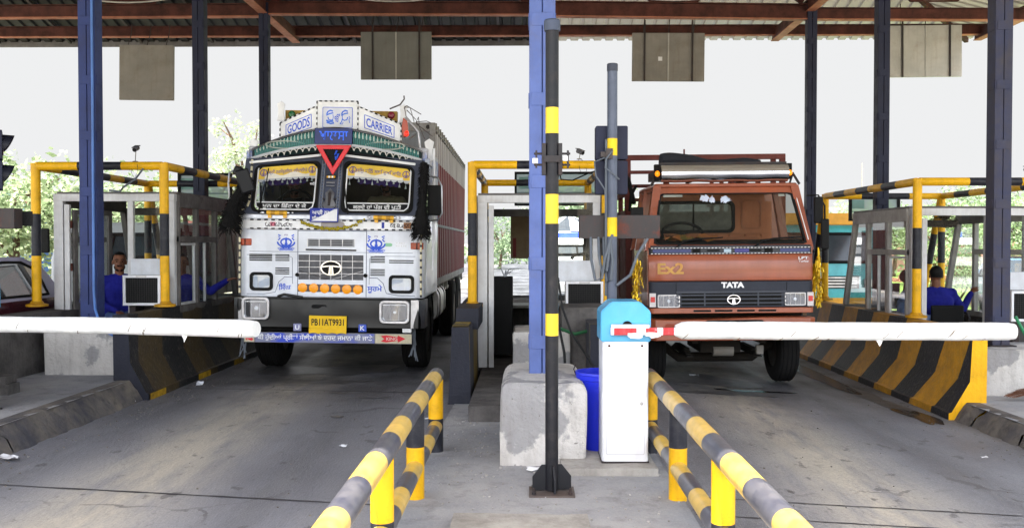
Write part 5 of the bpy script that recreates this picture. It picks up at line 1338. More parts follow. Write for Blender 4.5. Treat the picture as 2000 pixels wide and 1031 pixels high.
for inner, (a, c) in zip(LW, op):
    cx = (a + c) / 2; cz = 2.29
    inn = [(cx + (u - cx) * 0.955, cz + (v - cz) * 0.95) for u, v in inner]
    b = MB(); b.ring([(cx + (u - cx) * 1.03, cz + (v - cz) * 1.03) for u, v in inner], inn, FW, -0.012, 0.03); gk = b.build('gasket', M['rubber'], ww)
    b = MB(); b.mesh([FW(u, v, 0.012) for u, v in inn], [tuple(range(len(inn)))]); b.build('pane', SCR, ww, flat=True)
    # beaded white edging: lower corners and the line above the text band
    b = MB(); zl = 2.085
    edge = [(cx + (u - cx) * 0.94, cz + (v - cz) * 0.93) for u, v in inner]
    lowpts = sorted([e for e in edge if e[1] < 2.32], key=lambda e: math.atan2(e[1] - 2.2, e[0] - cx))
    pts3 = [FW(edge[0][0] if False else c - 0.03, 2.42, -0.005)]
    right = [(c - 0.033, 2.5), (c - 0.036, 2.1), (c - 0.05, 2.035), (c - 0.095, 2.0)]; left = [(a + 0.095, 2.0), (a + 0.05, 2.035), (a + 0.036, 2.1), (a + 0.033, 2.5)]
    b.path([FW(u, v, -0.004) for u, v in right + left], 0.0085, 6)
    b.path([FW(a + 0.04, zl, -0.004), FW(c - 0.04, zl, -0.004)], 0.008, 6)
    b.build('bead_edging', WHT, ww)
    b = MB(); b.mesh([FW(u, v, 0.008) for u, v in ((a + 0.05, 2.01), (c - 0.05, 2.01), (c - 0.04, zl), (a + 0.04, zl))], [(0, 1, 2, 3)]); b.build('text_band', mat('band black', (16, 16, 18), 0.35), ww, flat=True)
    # yellow sun strip with fringe
    st = []
    K = 16
    top = [(a + 0.03 + (c - a - 0.06) * k / K, 0) for k in range(K + 1)]
    def zt_(u): return ztop(u) - 0.085 - (0.05 * max(0, 1 - min(u - a - 0.03, c - 0.03 - u) / 0.05) if min(u - a, c - u) < 0.08 else 0)
    vs = [FW(u, zt_(u) - 0.15, -0.003) for u, _ in top] + [FW(u, zt_(u), -0.003) for u, _ in top]
    b = MB(); b.mesh(vs, [(k, k + 1, K + 2 + k, K + 1 + k) for k in range(K)]); sv = b.build('sun_strip', VIS, ww, flat=True)
    b = MB()
    vs = [FW(u, zt_(u) - 0.15, -0.0045) for u, _ in top[2:-2]] + [FW(u, zt_(u) - 0.1 + 0.02 * math.sin(k), -0.0045) for k, (u, _) in enumerate(top[2:-2])]
    q = len(top) - 4; b.mesh(vs, [(k, k + 1, q + k + 1, q + k) for k in range(q - 1)]); b.build('pale_print', mat('strip pale', (226, 220, 206), 0.6), sv, flat=True)
    b = MB(); n_ = 10
    for k in range(n_):
        u0 = a + 0.04 + (c - a - 0.08) * (k + 0.5) / n_; rr_ = (c - a - 0.08) / n_ / 2
        z0_ = zt_(u0) - 0.15
        b.mesh([FW(u0 - rr_, z0_ + 0.008, -0.004)] + [FW(u0 - rr_ * math.cos(PI * q_ / 8), z0_ - 0.03 * math.sin(PI * q_ / 8), -0.004) for q_ in range(9)] + [FW(u0 + rr_, z0_ + 0.008, -0.004)], [tuple(range(11))])
    b.build('scalloped_edge', mat('lace grey', (182, 184, 188), 0.6), sv, flat=True)
    random.seed(int(a * 10)); b = MB()
    for k in range(9):
        u0 = a + 0.08 + (c - a - 0.16) * k / 8 + random.uniform(-0.02, 0.02); z0_ = zt_(u0) - 0.19 - random.uniform(0, 0.045)
        p = Vector(FW(u0, z0_, 0.03)); b.lathe([(0.002, 0.03), (0.006, 0.02), (0.013, -0.012), (0.0, -0.013)], p, 'Z', 7); b.path([p + Vector((0, 0, 0.03)), p + Vector((0, 0, 0.08))], 0.0018, 4)
    b.build('hanging_bells', WHT, sv)
    b = MB()
    for k in range(7):
        u0 = a + 0.2 + (c - a - 0.4) * k / 6; z0_ = zt_(u0) - 0.17
        b.mesh([FW(u0 - 0.06, z0_ + 0.02, 0.045), FW(u0 + 0.06, z0_ + 0.02, 0.045), FW(u0 + 0.04, z0_ - 0.05, 0.05), FW(u0, z0_ - 0.07, 0.05), FW(u0 - 0.04, z0_ - 0.05, 0.05)], [(0, 1, 2, 3, 4)])
    b.build('violet_frill', mat('violet cloth', (66, 44, 110), 0.8), sv)
    # lettering and roundels on the strip
    sl_ = lambda x, z: FW(x, z + zt_(x) - 0.075, -0.006)
    if a < 0: lettering("ਸ੍ਰੀ ਹਰਿਕ੍ਰਿਸ਼ਨ ਧਿਆਈਐ", a + 0.16, c - 0.15, -0.03, 0.035, sl_, PURP, sv, 0.008)
    else: lettering("ਜਿਸੁ ਡਿਠੈ ਸਭਿ ਦੁਖਿ ਜਾਇ", a + 0.14, c - 0.15, -0.03, 0.035, sl_, PURP, sv, 0.008)
    for u0 in (a + 0.1, c - 0.09):
        b = MB(); z0_ = zt_(u0) - 0.07
        b.path([FW(u0 + 0.04 * math.cos(2 * PI * k / 20), z0_ + 0.04 * math.sin(2 * PI * k / 20), -0.005) for k in range(21)], 0.005, 5)
        b.path([FW(u0, z0_ - 0.035, -0.005), FW(u0, z0_ + 0.035, -0.005)], 0.006, 5); b.path([FW(u0 + 0.02 * math.cos(R(-160 + 140 * k / 8)), z0_ + 0.0 + 0.025 * math.sin(R(-160 + 140 * k / 8)), -0.005) for k in range(9)], 0.005, 5)
        b.build('roundel', PURP, sv)
PW = lambda x, z: FW(x, z, -0.002)
lettering("ਖੂਨ ਦਾ ਿਛੱਟਾ ਦੇ ਕੇ", -0.83, -0.31, 2.005, 2.075, PW, WHT, ww, 0.012)
lettering("ਕਰਦੇ ਹਾਂ ਪੱਗ ਦੀ ਪੂਣੀ", 0.25, 0.82, 2.0, 2.072, PW, WHT, ww, 0.02)
lettering("ਕੀ", -0.29, -0.215, 2.3, 2.335, PW, WHT, ww, 0.02)
# wipers
for x0, x1 in ((-0.86, -0.83), (0.2, 0.13)):
    b = MB(); b.path([(x0, -0.03, 1.955), FW(x0 + (x1 - x0) * 0.3, 2.05, -0.03), FW(x1 - 0.04 * (1 if x0 < 0 else -1) * 0, 2.3, -0.02)], 0.009, 6); b.path([FW(x1 + 0.01, 2.12, -0.014), FW(x1 + 0.03, 2.5, -0.014)] if x0 < 0 else [FW(x1, 2.1, -0.014), FW(x1 - 0.02, 2.32, -0.014)], 0.006, 6); b.build('wiper', M['rubber'], TR)
# ornamented centre pillar
b = MB()
for s in (-1, 1):
    for o_ in (0.085, 0.118): b.path([FW(-0.035 + s * o_, 1.95, -0.008), FW(-0.035 + s * o_, 2.6, -0.008)], 0.007, 6)
pil = b.build('centre_pillar', mat('pillar silver', (150, 154, 164), 0.35, 0.5), TR)
b = MB()
for s in (-1, 1):
    for k in range(16): b.obox(FW(-0.035 + s * 0.1, 1.98 + 0.038 * k, -0.01), (0.022, 0.008, 0.02), (0, 0, 0))
b.build('pillar_studs', mat('stud blue grey', (70, 84, 112), 0.4), pil)
b = MB(); b.box(-0.09, 0.02, yl(2.4) - 0.02, yl(2.4), 2.375, 2.425); b.build('pillar_slot', M['darkhole'], pil)
b = MB(); b.bands((-0.085, yl(2.4) - 0.035, 2.4), (0.015, yl(2.4) - 0.035, 2.4), 0.014, 0.02, 0, 10); b.build('pillar_bar', [GOLD, WHT], pil)
b = MB(); b.tube((-0.085, yl(2.34) - 0.03, 2.33), (0.015, yl(2.34) - 0.03, 2.33), 0.011, n=10); b.tube((-0.085, yl(2.29) - 0.03, 2.29), (0.015, yl(2.29) - 0.03, 2.29), 0.008, n=10)
b.prism([(-0.075, 2.0), (0.005, 2.0), (0.045, 2.06), (0.01, 2.13), (0.02, 2.2), (-0.035, 2.26), (-0.09, 2.2), (-0.08, 2.13), (-0.115, 2.06)], FW, -0.022, 0.0); b.build('pillar_ornament', M['chrome_dull'], pil)
b = MB(); b.prism([(-0.05, 2.05), (-0.02, 2.05), (-0.015, 2.2), (-0.035, 2.23), (-0.055, 2.2)], FW, -0.026, -0.02)
for q in (-0.105, 0.035): b.ball(FW(q, 2.13, -0.02), 0.014, 8)
b.build('ornament_core', [M['steel_dark']], pil)
# name placard
b = MB(); b.obox((-0.075, -0.055, 1.935), (0.335, 0.012, 0.165), (R(-8), 0, 0)); plc = b.build('placard', DBLUE, TR)
b = MB(); rm = Euler((R(-8), 0, 0)).to_matrix()
def pl(u, v, q=0.0): return Vector((-0.075, -0.055, 1.935)) + rm @ Vector((u, -0.0075 - q, v))
b.mesh([pl(-0.15, -0.07), pl(0.155, -0.07), pl(0.155, 0.075), pl(0.12, 0.07), pl(-0.1, -0.045)], [(0, 1, 2, 3, 4)]); b.build('white_half', WHT, plc, flat=True)
lettering("ਆਰੀ ਨਾ", -0.14, 0.06, 0.005, 0.065, lambda x, z: pl(x, z, 0.002), WHT, plc, 0.02); lettering("ਸਿੰਘ", -0.14, -0.07, -0.055, -0.01, lambda x, z: pl(x, z, 0.002), WHT, plc, 0.02)
# header: white trim, scallop row, teal bead crown
def zc(x, zm, drop, pw=1.7): return zm - drop * abs(x / 1.02) ** pw
def yc(x, d=0.0): return 0.16 + d + 0.14 * (x / 1.02) ** 2
K = 44; xs_ = [-1.03 + 2.06 * k / K for k in range(K + 1)]
b = MB(); vs = []
for x in xs_: vs += [(x, yc(x, 0.12), zc(x, 2.63, 0.12)), (x, yc(x, 0.02), zc(x, 2.79, 0.16)), (x, yc(x, 0.02), zc(x, 2.98, 0.25)), (x, yc(x, 0.5), zc(x, 3.0, 0.25))]
b.mesh(vs, [(4 * k + j, 4 * k + 4 + j, 4 * k + 5 + j, 4 * k + 1 + j) for k in range(K) for j in range(3)]); crown = b.build('crown_band', DTEAL, TR)
n_ = 92
for k in range(n_):
    if k in (0, 46): b = MB()
    x = -1.0 + 2.0 * (k + 0.5) / n_
    if abs(x + 0.01) < 0.235: continue
    zb_, zt2 = zc(x, 2.80, 0.165), zc(x, 2.965, 0.245); mid = zb_ + (zt2 - zb_) * 0.52
    b.path([(x, yc(x, 0.005), zb_), (x, yc(x, 0.002), mid)], 0.009, 6, mi=1)
    b.path([(x, yc(x, 0.0), mid + 0.004), (x, yc(x, -0.012), (mid + zt2) / 2), (x, yc(x, 0.005), zt2)], [0.009, 0.0105, 0.006], 6, mi=0 if k % 2 else 1)
    if k in (34, 91): b.build('bead_rods', [PALE, TEAL], crown)
for cx in (-0.6, 0.6):
    b = MB()
    for s in (1, -1): b.path([(cx + 0.24 * math.cos(PI * k / 10), yc(cx, -0.016), zc(cx, 2.86, 0.19) + s * 0.045 * math.sin(PI * k / 10)) for k in range(11)], 0.008, 5)
    b.build('bead_motif', mat('motif pale', (170, 176, 166), 0.4), crown)
b = MB(); b.path([(x, yc(x, 0.0), zc(x, 2.985, 0.25)) for x in xs_], 0.013, 6); b.build('crown_top_edge', M['chrome_dull'], crown)
b = MB(); b.path([(x, yc(x, -0.005), zc(x, 2.79, 0.16)) for x in xs_], 0.016, 6); b.build('crown_low_edge', mat('edge white', (206, 208, 212), 0.3), crown)
b = MB()
for k in range(26):
    x = -1.0 + 2.0 * (k + 0.5) / 26; rr_ = 0.036; z0_ = zc(x, 2.73, 0.15)
    b.path([(x - rr_ * math.cos(PI * q / 8), yc(x, -0.005), z0_ + 0.042 * math.sin(PI * q / 8)) for q in range(9)], 0.006, 5)
b.build('scallop_row', mat('scallop silver', (196, 192, 184), 0.35, 0.4), crown)
b = MB(); b.path([(x, yc(x, 0.03), zc(x, 2.70, 0.15)) for x in xs_], 0.011, 6); b.build('scallop_base', mat('scallop black', (24, 24, 28), 0.4), crown)
for s in (-1, 1):
    b = MB(); b.beam(FW(s * 0.14 - 0.03, 2.665, -0.05), FW(s * 1.0 - 0.03, 2.565, -0.035), 0.035, 0.03); b.build('white_trim', WHT, TR, bevel=0.006)
# blue name panel in the crown
b = MB(); b.obox((-0.01, 0.145, 2.885), (0.45, 0.025, 0.19), (R(-4), 0, 0)); npn = b.build('name_panel', mat('navy panel', (26, 40, 104), 0.4), TR, bevel=0.004)
lettering("ਖਾਲਸਾ", -0.18, 0.165, 2.835, 2.945, lambda x, z: (x, 0.128 + (z - 2.885) * 0.07, z), mat('neon blue', (40, 104, 246), 0.4, emit=(30, 90, 240), estr=0.2), npn, 0.008)
# red warning triangle
b = MB(); tv = [(-0.215, 2.775), (0.215, 2.775), (0.0, 2.415)]; ti = [(-0.125, 2.725), (0.125, 2.725), (0.0, 2.515)]
b.ring(tv[::-1], ti[::-1], lambda u, v, q: (u - 0.0, 0.05 + (v - 2.415) * 0.1 + q, v), 0, 0.03); tri = b.build('warning_triangle', REDP, TR, bevel=0.008, seg=3)
b = MB(); b.mesh([(u * 1.1, 0.072 + (v - 2.415) * 0.1, v) for u, v in ti], [(0, 1, 2)]); b.build('triangle_ground', M['grille'], tri, flat=True)
b = MB()
for i in range(3):
    p, q = Vector((ti[i][0] * 0.93, 0.06 + (ti[i][1] - 2.415) * 0.1, ti[i][1])), Vector((ti[(i + 1) % 3][0] * 0.93, 0.06 + (ti[(i + 1) % 3][1] - 2.415) * 0.1, ti[(i + 1) % 3][1]))
    for k in range(9): b.ball(p.lerp(q, k / 9), 0.008, 6)
b.build('triangle_beads', M['rubber'], tri)
b = MB(); b.path([(0.0 + u, 0.062 + (v - 2.415) * 0.1, v) for u, v in ((0.04, 2.71), (0.02, 2.66), (0.06, 2.67), (0.045, 2.62), (0.03, 2.64), (0.035, 2.6))], 0.014, 6); b.build('blue_mark', BLUE, tri)
# board above: three panels
yB = 0.27
def wing(u, v, s, q=0.0):      # u along the wing 0..1, v height 0..1
    x0_, x1_ = (0.255, 0.775) if s > 0 else (-0.235, -0.70)
    top = 3.265 + (3.06 - 3.265) * u; bot = 2.945 + (2.80 - 2.945) * u
    return Vector((x0_ + (x1_ - x0_) * u, yB + 0.06 * u - q, bot + (top - bot) * v))
b = MB(); b.box(-0.24, 0.262, yB, yB + 0.05, 2.93, 3.325); cbd = b.build('crown_board', WHT, TR)
b = MB()
for z in (2.935, 3.322): b.dash((-0.24, yB - 0.008, z), (0.262, yB - 0.008, z), 0.0085, 0.032)
for x in (-0.238, 0.26): b.dash((x, yB - 0.008, 2.935), (x, yB - 0.008, 3.32), 0.0085, 0.032)
b.build('rope_trim', DASHM, cbd, ang=60)
b = MB(); b.ring(rrect(-0.17, 0.195, 3.0, 3.25, 0.012, 2), rrect(-0.164, 0.189, 3.006, 3.244, 0.01, 2), FRONT(yB), -0.005, -0.001); b.build('picture_frame', BLUE, cbd)
b = MB(); b.box(-0.164, 0.189, yB - 0.003, yB - 0.001, 3.006, 3.244); b.build('picture_ground', mat('picture grey', (216, 218, 228), 0.5), cbd)
b = MB()      # two turbaned busts in loose blue strokes
def strokes(lst):
    for w_, pts in lst: b.path([(x, yB - 0.005, z) for x, z in pts], w_, 5, flat=0.25)
for cx, f in ((-0.075, 1), (0.105, -1)):
    strokes([(0.009, [(cx - 0.045, 3.165), (cx - 0.03, 3.195), (cx + 0.0, 3.21), (cx + 0.03, 3.2)]), (0.008, [(cx - 0.05, 3.15), (cx - 0.01, 3.17), (cx + 0.035, 3.18)]), (0.004, [(cx + f * 0.03, 3.16), (cx + f * 0.036, 3.13), (cx + f * 0.03, 3.1)]), (0.007, [(cx - f * 0.03, 3.13), (cx - f * 0.02, 3.1), (cx + f * 0.01, 3.09), (cx + f * 0.03, 3.1)])])
strokes([(0.011, [(-0.125, 3.09), (-0.09, 3.075), (-0.04, 3.08)]), (0.01, [(-0.12, 3.065), (-0.07, 3.05), (-0.03, 3.06)]), (0.006, [(0.04, 3.05), (0.06, 3.07), (0.075, 3.12)]), (0.005, [(0.04, 3.05), (0.07, 3.045), (0.08, 3.07)]), (0.005, [(0.15, 3.14), (0.165, 3.12), (0.15, 3.1), (0.16, 3.06)])])
b.build('painted_busts', mat('portrait blue', (74, 120, 222), 0.5), cbd)
lettering("ੴ", -0.025, 0.045, 3.07, 3.17, lambda x, z: (x, yB - 0.005, z), BLUE, cbd, 0.02)
for s, wd in ((-1, "GOODS"), (1, "CARRIER")):
    b = MB(); vs = [wing(0, 0, s), wing(1, 0, s), wing(1, 1, s), wing(0, 1, s)]; vs += [v_ + Vector((0, 0.04, 0)) for v_ in vs]
    b.mesh(vs, [(0, 1, 2, 3), (7, 6, 5, 4), (0, 4, 5, 1), (1, 5, 6, 2), (2, 6, 7, 3)]); wg = b.build('board_wing', WHT, TR)
    b = MB()
    for p, q in (((0, 0), (1, 0)), ((1, 0), (1, 1)), ((0, 1), (1, 1))): b.dash(wing(*p, s, 0.006), wing(*q, s, 0.006), 0.0085, 0.032)
    b.build('rope_trim', DASHM, wg, ang=60)
    b = MB(); c4 = [(0.16, 0.27), (0.84, 0.27), (0.84, 0.78), (0.16, 0.78)]
    for i in range(4): b.path([wing(*c4[i], s, 0.003), wing(*c4[(i + 1) % 4], s, 0.003)], 0.004, 5)
    b.build('sign_frame', BLUE, wg)
    if s > 0: lettering(wd, 0.2, 0.8, 0.35, 0.7, lambda x, z: wing(x, z, 1, 0.003), BLUE, wg, 0.02)
    else: lettering(wd, 0.2, 0.8, 0.34, 0.72, lambda x, z: wing(1 - x, z, -1, 0.003), BLUE, wg, 0.02)
# lamp bar behind the board, finials, rags, load under a sheet
b = MB(); b.box(-0.68, 0.7, 0.5, 0.6, 3.12, 3.24); lb = b.build('lamp_bar', mat('bar ochre', (176, 140, 52), 0.5, dirt=(70, 66, 60), damt=0.7, dscale=7), TR)
for x, cc in ((-0.6, (24, 110, 60)), (0.63, (140, 24, 50))):
    b = MB(); b.lathe([(0, -0.03), (0.03, -0.025), (0.042, -0.008), (0.046, 0.0)], (x, 0.5, 3.19), 'Y', 18); b.build('roof_lamp', mat('lamp ' + str(cc[0]), cc, 0.25), lb)
def finial(x, y, z, h, w_):
    b = MB(); b.prism([(-0.5 * w_, 0), (0.5 * w_, 0), (0.36 * w_, 0.3 * h), (0.34 * w_, 0.5 * h), (0.5 * w_, 0.85 * h), (0.0, h), (-0.5 * w_, 0.85 * h), (-0.34 * w_, 0.5 * h), (-0.36 * w_, 0.3 * h)], lambda u, v, q: (x + u, y + q, z + v), 0, 0.02); b.build('finial', WHT, TR, bevel=0.003)
finial(-0.715, 0.42, 3.1, 0.24, 0.1); finial(0.79, 0.42, 3.1, 0.22, 0.1); finial(1.11, 0.42, 2.63, 0.27, 0.12); finial(-1.05, 0.42, 2.63, 0.25, 0.12)
random.seed(2); b = MB()
for x0_, y0_, z0_ in ((0.8, 0.42, 3.28), (0.95, 0.4, 3.1)):
    for k in range(4): b.path([(x0_, y0_, z0_), (x0_ + random.uniform(-0.05, 0.14), y0_ + random.uniform(-0.1, 0.1), z0_ + random.uniform(-0.15, 0.08)), (x0_ + random.uniform(0, 0.2), y0_ + random.uniform(-0.1, 0.1), z0_ + random.uniform(-0.22, 0.05))], 0.005, 4)
b.path([(0.62, 0.44, 3.26), (0.75, 0.42, 3.31), (0.8, 0.42, 3.38), (0.795, 0.42, 3.42)], 0.01, 5)
b.build('tinsel', mat('tinsel', (92, 84, 84), 0.4), TR)
b = MB(); N = 14
vs = [(-0.62 + 1.2 * i / N, 0.75 + 0.5 * j, 3.14 + (0.19 * math.sin(PI * min(1, i / 6.0)) if i < 6 else 0.12 * math.exp(-(i - 6) * 0.5)) * (1 if j else 1) + 0.01 * math.sin(i * 2.1)) for j in range(2) for i in range(N + 1)]
vs += [(x, y, 2.75) for x, y, z in vs]; q = N + 1
b.mesh(vs, [(i, i + 1, q + i + 1, q + i) for i in range(N)] + [(2 * q + i, 2 * q + i + 1, i + 1, i) for i in range(N)]); b.build('roof_load', mat('roof load sheet', (48, 52, 62), 0.8), TR)
b = MB(); b.prism([(0.0, 0.0), (0.07, 0.03), (0.05, 0.2), (0.0, 0.24), (-0.02, 0.12)], lambda u, v, w_: (0.80 + u, 0.32 + w_, 2.9 + v), 0, 0.05); tlp = b.build('side_lamp', mat('side lamp orange', (176, 64, 30), 0.3), TR, bevel=0.006)
b = MB(); b.ball((0.845, 0.315, 2.945), (0.026, 0.02, 0.035), 10); b.build('lit_bulb', mat('lit red', (255, 40, 30), 0.3, emit=(255, 40, 20), estr=1.6), tlp)
b = MB(); b.path([(0.83, 0.35, 3.15), (0.98, 0.4, 2.98), (1.0, 0.42, 2.78)], 0.015, 6); b.path([(0.86, 0.4, 2.88), (0.95, 0.42, 2.95)], 0.012, 6); b.build('side_stay', M['chrome_dull'], TR)
# cab sides, back wall, roof, inside
for s in (-1, 1):
    b = MB(); b.box(s * HW - 0.02, s * HW + 0.0, 0.55, 0.75, 1.9, 2.72) if False else None
    b.prism([(0.1, 1.9), (0.18, 1.9), (0.42, 2.72), (0.34, 2.72)], lambda u, v, w_: (s * (HW - 0.03) + w_, u, v), -0.03, 0.03); b.box(s * HW - 0.035, s * HW + 0.0, 1.0, 1.85, 1.9, 2.72) if s > 0 else b.box(-HW, -HW + 0.035, 1.0, 1.85, 1.9, 2.72)
    b.box(min(s * HW, s * HW - s * 0.035), max(s * HW, s * HW - s * 0.035), 0.3, 1.02, 2.6, 2.72)
    sd_ = b.build('cab_side', mat('cab side paint', (190, 190, 200), 0.4, dirt=(90, 120, 190), damt=0.7, dscale=2.6, lo=0.5, hi=0.56), TR)
    b = MB(); b.face([(s * (HW - 0.02), 0.2, 1.9), (s * (HW - 0.02), 1.0, 1.9), (s * (HW - 0.02), 1.0, 2.6), (s * (HW - 0.02), 0.4, 2.6)]); b.build('side_window', M['glass'], sd_, flat=True)
    b = MB(); b.box(s * HW - 0.004, s * HW + 0.004, 0.3, 1.1, 1.0, 1.86); b.build('door', TW, sd_); b = MB(); b.box(s * (HW + 0.005), s * (HW + 0.005) + s * 0.02, 0.95, 1.05, 1.55, 1.58); b.build('door_handle', M['chrome_dull'], sd_)
b = MB(); b.box(-HW + 0.03, HW - 0.03, 1.8, 1.85, 1.9, 2.74); b.box(-HW + 0.03, -0.2, 1.78, 1.8, 1.9, 2.0); b.build('cab_back', mat('cab lining', (84, 72, 62), 0.8), TR)
b = MB(); b.box(-HW, HW, 0.36, 1.86, 2.72, 2.78); b.build('cab_roof', mat('cab roof paint', (190, 190, 196), 0.5), TR, bevel=0.02)
b = MB(); b.box(-1.05, 1.05, 0.08, 0.4, 1.9, 1.96); b.build('dashboard', M['grille'], TR, bevel=0.02)
b = MB(); b.path([(-0.55 + 0.22 * math.cos(2 * PI * k / 24), 0.5 + 0.08 * math.sin(2 * PI * k / 24), 2.06 + 0.2 * math.sin(2 * PI * k / 24)) for k in range(25)], 0.016, 6); b.build('steering_wheel', M['rubber'], TR)
b = MB(); b.box(-0.95, 0.95, 0.95, 1.5, 1.45, 1.62); b.box(-0.95, 0.95, 1.45, 1.6, 1.6, 2.1); b.build('seat_bench', mat('seat cover', (70, 50, 48), 0.9), TR, bevel=0.03)
# bumper group
b = MB(); b.prism([(-1.06, -0.13), (1.06, -0.13), (1.12, -0.06), (1.12, 0.25), (-1.12, 0.25), (-1.12, -0.06)], lambda u, v, w_: (u, v, w_), 0.615, 0.95)
bmesh.ops.subdivide_edges(b.bm, edges=[e for e in b.bm.edges if e.calc_length() > 0.3], cuts=14, use_grid_fill=True)
for v in b.bm.verts:
    if v.co.y < -0.1: v.co.y += 0.02 * mnoise.noise(v.co * 4.0)
bp = b.build('bumper', TB, TR, bevel=0.006)
b = MB(); b.box(-1.02, 1.02, -0.135, 0.02, 0.95, 0.968); b.path([(-0.6, -0.12, 0.975), (-0.52, -0.14, 1.0), (-0.42, -0.13, 0.985), (-0.3, -0.13, 0.965)], 0.018, 8); b.build('bumper_lip', TB, bp, bevel=0.006)
b = MB(); b.prism(rrect(-0.2, -0.02, 0.84, 0.885, 0.02, 3), FRONT(-0.132), -0.002, 0.002); b.build('tow_slot', M['darkhole'], bp)
for s in (-1, 1):
    b = MB(); b.prism([(0.97, -0.14), (1.06, -0.135), (1.13, -0.06), (1.13, 0.22), (1.1, 0.22), (1.05, -0.1), (0.97, -0.12)] if s > 0 else [(-0.97, -0.12), (-1.05, -0.1), (-1.1, 0.22), (-1.13, 0.22), (-1.13, -0.06), (-1.06, -0.135), (-0.97, -0.14)], lambda u, v, w_: (u, v, w_), 0.62, 0.95); b.build('corner_chrome', M['chrome_dull'], bp)
b = MB(); b.obox((0.0, -0.16, 0.682), (0.44, 0.012, 0.15), (0, R(0.6), 0)); npl = b.build('number_plate', mat('plate yellow', (250, 200, 24), 0.45, dirt=(200, 150, 20), damt=0.25), TR, bevel=0.003)
lettering("PB11AT9931", -0.19, 0.19, 0.642, 0.722, lambda x, z: (x, -0.168, z), mat('plate black', (30, 24, 16), 0.5), npl, 0.022)
b = MB(); b.prism([(-0.22, 0.0), (0.22, 0.0)] + [(0.22 - 0.44 * k / 24, -0.062 + 0.013 * abs(math.sin(PI * 4 * k / 24))) for k in range(25)], lambda u, v, w_: (u, -0.17 + w_, 0.607 + v), 0, 0.008); b.build('plate_fringe', mat('fringe yellow', (246, 196, 30), 0.5), npl)
for x, ch in ((-0.36, "U"), (0.405, "K")):
    b = MB(); b.box(x - 0.045, x + 0.045, -0.15, -0.13, 0.575, 0.66); o = b.build('letter_tag', mat('tag blue ' + ch, (70, 96, 200) if ch == "K" else (140, 140, 180), 0.5), TR)
    lettering(ch, x - 0.026, x + 0.026, 0.592, 0.645, lambda x_, z: (x_, -0.152, z), WHT, o, 0.03)
b = MB(); b.box(-1.0, 0.98, -0.02, 0.06, 0.565, 0.612); b.build('bumper_beam', UND, TR)
b = MB(); b.box(0.87, 0.98, -0.13, -0.05, 0.565, 0.62); b.build('fog_lamp', WHT, TR, bevel=0.01)
b = MB(); b.box(-0.99, 0.985, -0.135, -0.11, 0.435, 0.555); tb = b.build('slogan_board', mat('slogan board', (128, 126, 130), 0.5, dirt=(90, 90, 100), damt=0.5), TR)
mb_ = nt('worn blue'); f_, _ = noise_fac(mb_[1], 2.4, 8, 0.47, 0.56, stretch=(1, 1, 2))
mb_[1].links.new(mixc(mb_[1], mul(mb_[1], f_, 0.85), lin((46, 74, 200)), lin((134, 136, 150))), mb_[2].inputs['Base Color']); mb_[2].inputs['Roughness'].default_value = 0.5
b = MB(); b.box(-0.855, 0.545, -0.138, -0.135, 0.44, 0.55); b.build('blue_ground', mb_[0], tb)
lettering("ਕੀ ਹੁੰਦੀਆਂ ਪ੍ਰੀਤਾਂ ਸੱਚੀਆਂ ਬੇ ਦਰਦ ਜਮਾਨਾ ਕੀ ਜਾਣੇ", -0.83, 0.52, 0.452, 0.54, lambda x, z: (x, -0.1395, z), WHT, tb, 0.018)
CRM = mat('cream', (214, 204, 176), 0.6, dirt=(150, 140, 110), damt=0.5)
for x0_, x1_ in ((0.555, 0.98), (-0.985, -0.87)): b = MB(); b.box(x0_, x1_, -0.138, -0.135, 0.44, 0.55); b.build('cream_ground', CRM, tb)
b = MB(); ar = [(0.0, 0.012), (0.04, 0.04), (0.0, 0.075), (0.06, 0.085), (0.2, 0.065), (0.2, 0.085), (0.29, 0.045), (0.2, 0.0), (0.2, 0.022), (0.06, 0.0)]
b.prism(ar[::-1], lambda u, v, q: (0.62 + u, -0.1385 - q, 0.452 + v), 0, 0.002); b.prism([(-1 * (u) + 0.0, v) for u, v in ar], lambda u, v, q: (-0.88 + u * 0.36, -0.1385 - q, 0.452 + v), 0, 0.002)
b.build('red_arrow', mat('arrow red', (226, 48, 62), 0.5), tb)
lettering("KING", 0.685, 0.815, 0.475, 0.515, lambda x, z: (x, -0.1415, z), mat('arrow cream', (230, 200, 190), 0.5), tb, 0.02)
# striped corner rods, tassels, mirrors
for s in (-1, 1):
    b = MB(); pts = [(s * 1.075, -0.04, 0.98), (s * 1.075, -0.04, 1.95), (s * 1.06, -0.02, 1.99), (s * 1.0, 0.0, 2.03), (s * 0.985, 0.04, 2.1), (s * 1.0, 0.2, 2.6)]
    if s > 0: pts = [(1.075, -0.04, 0.98), (1.07, -0.04, 1.6), (1.065, -0.02, 2.0), (1.06, 0.18, 2.6)]
    fine = []; 
    for i in range(len(pts) - 1):
        p, q = Vector(pts[i]), Vector(pts[i + 1]); n_ = max(1, int((q - p).length / 0.028)); fine += [p.lerp(q, k / n_) for k in range(n_)]
    fine.append(Vector(pts[-1])); b.path(fine, 0.0135, 8, mis=[1 if k % 3 == 0 else 0 for k in range(len(fine))])
    b.build('striped_rod', [mat('rod cream', (222, 212, 180), 0.5), DASHM[1]], TR, ang=60)
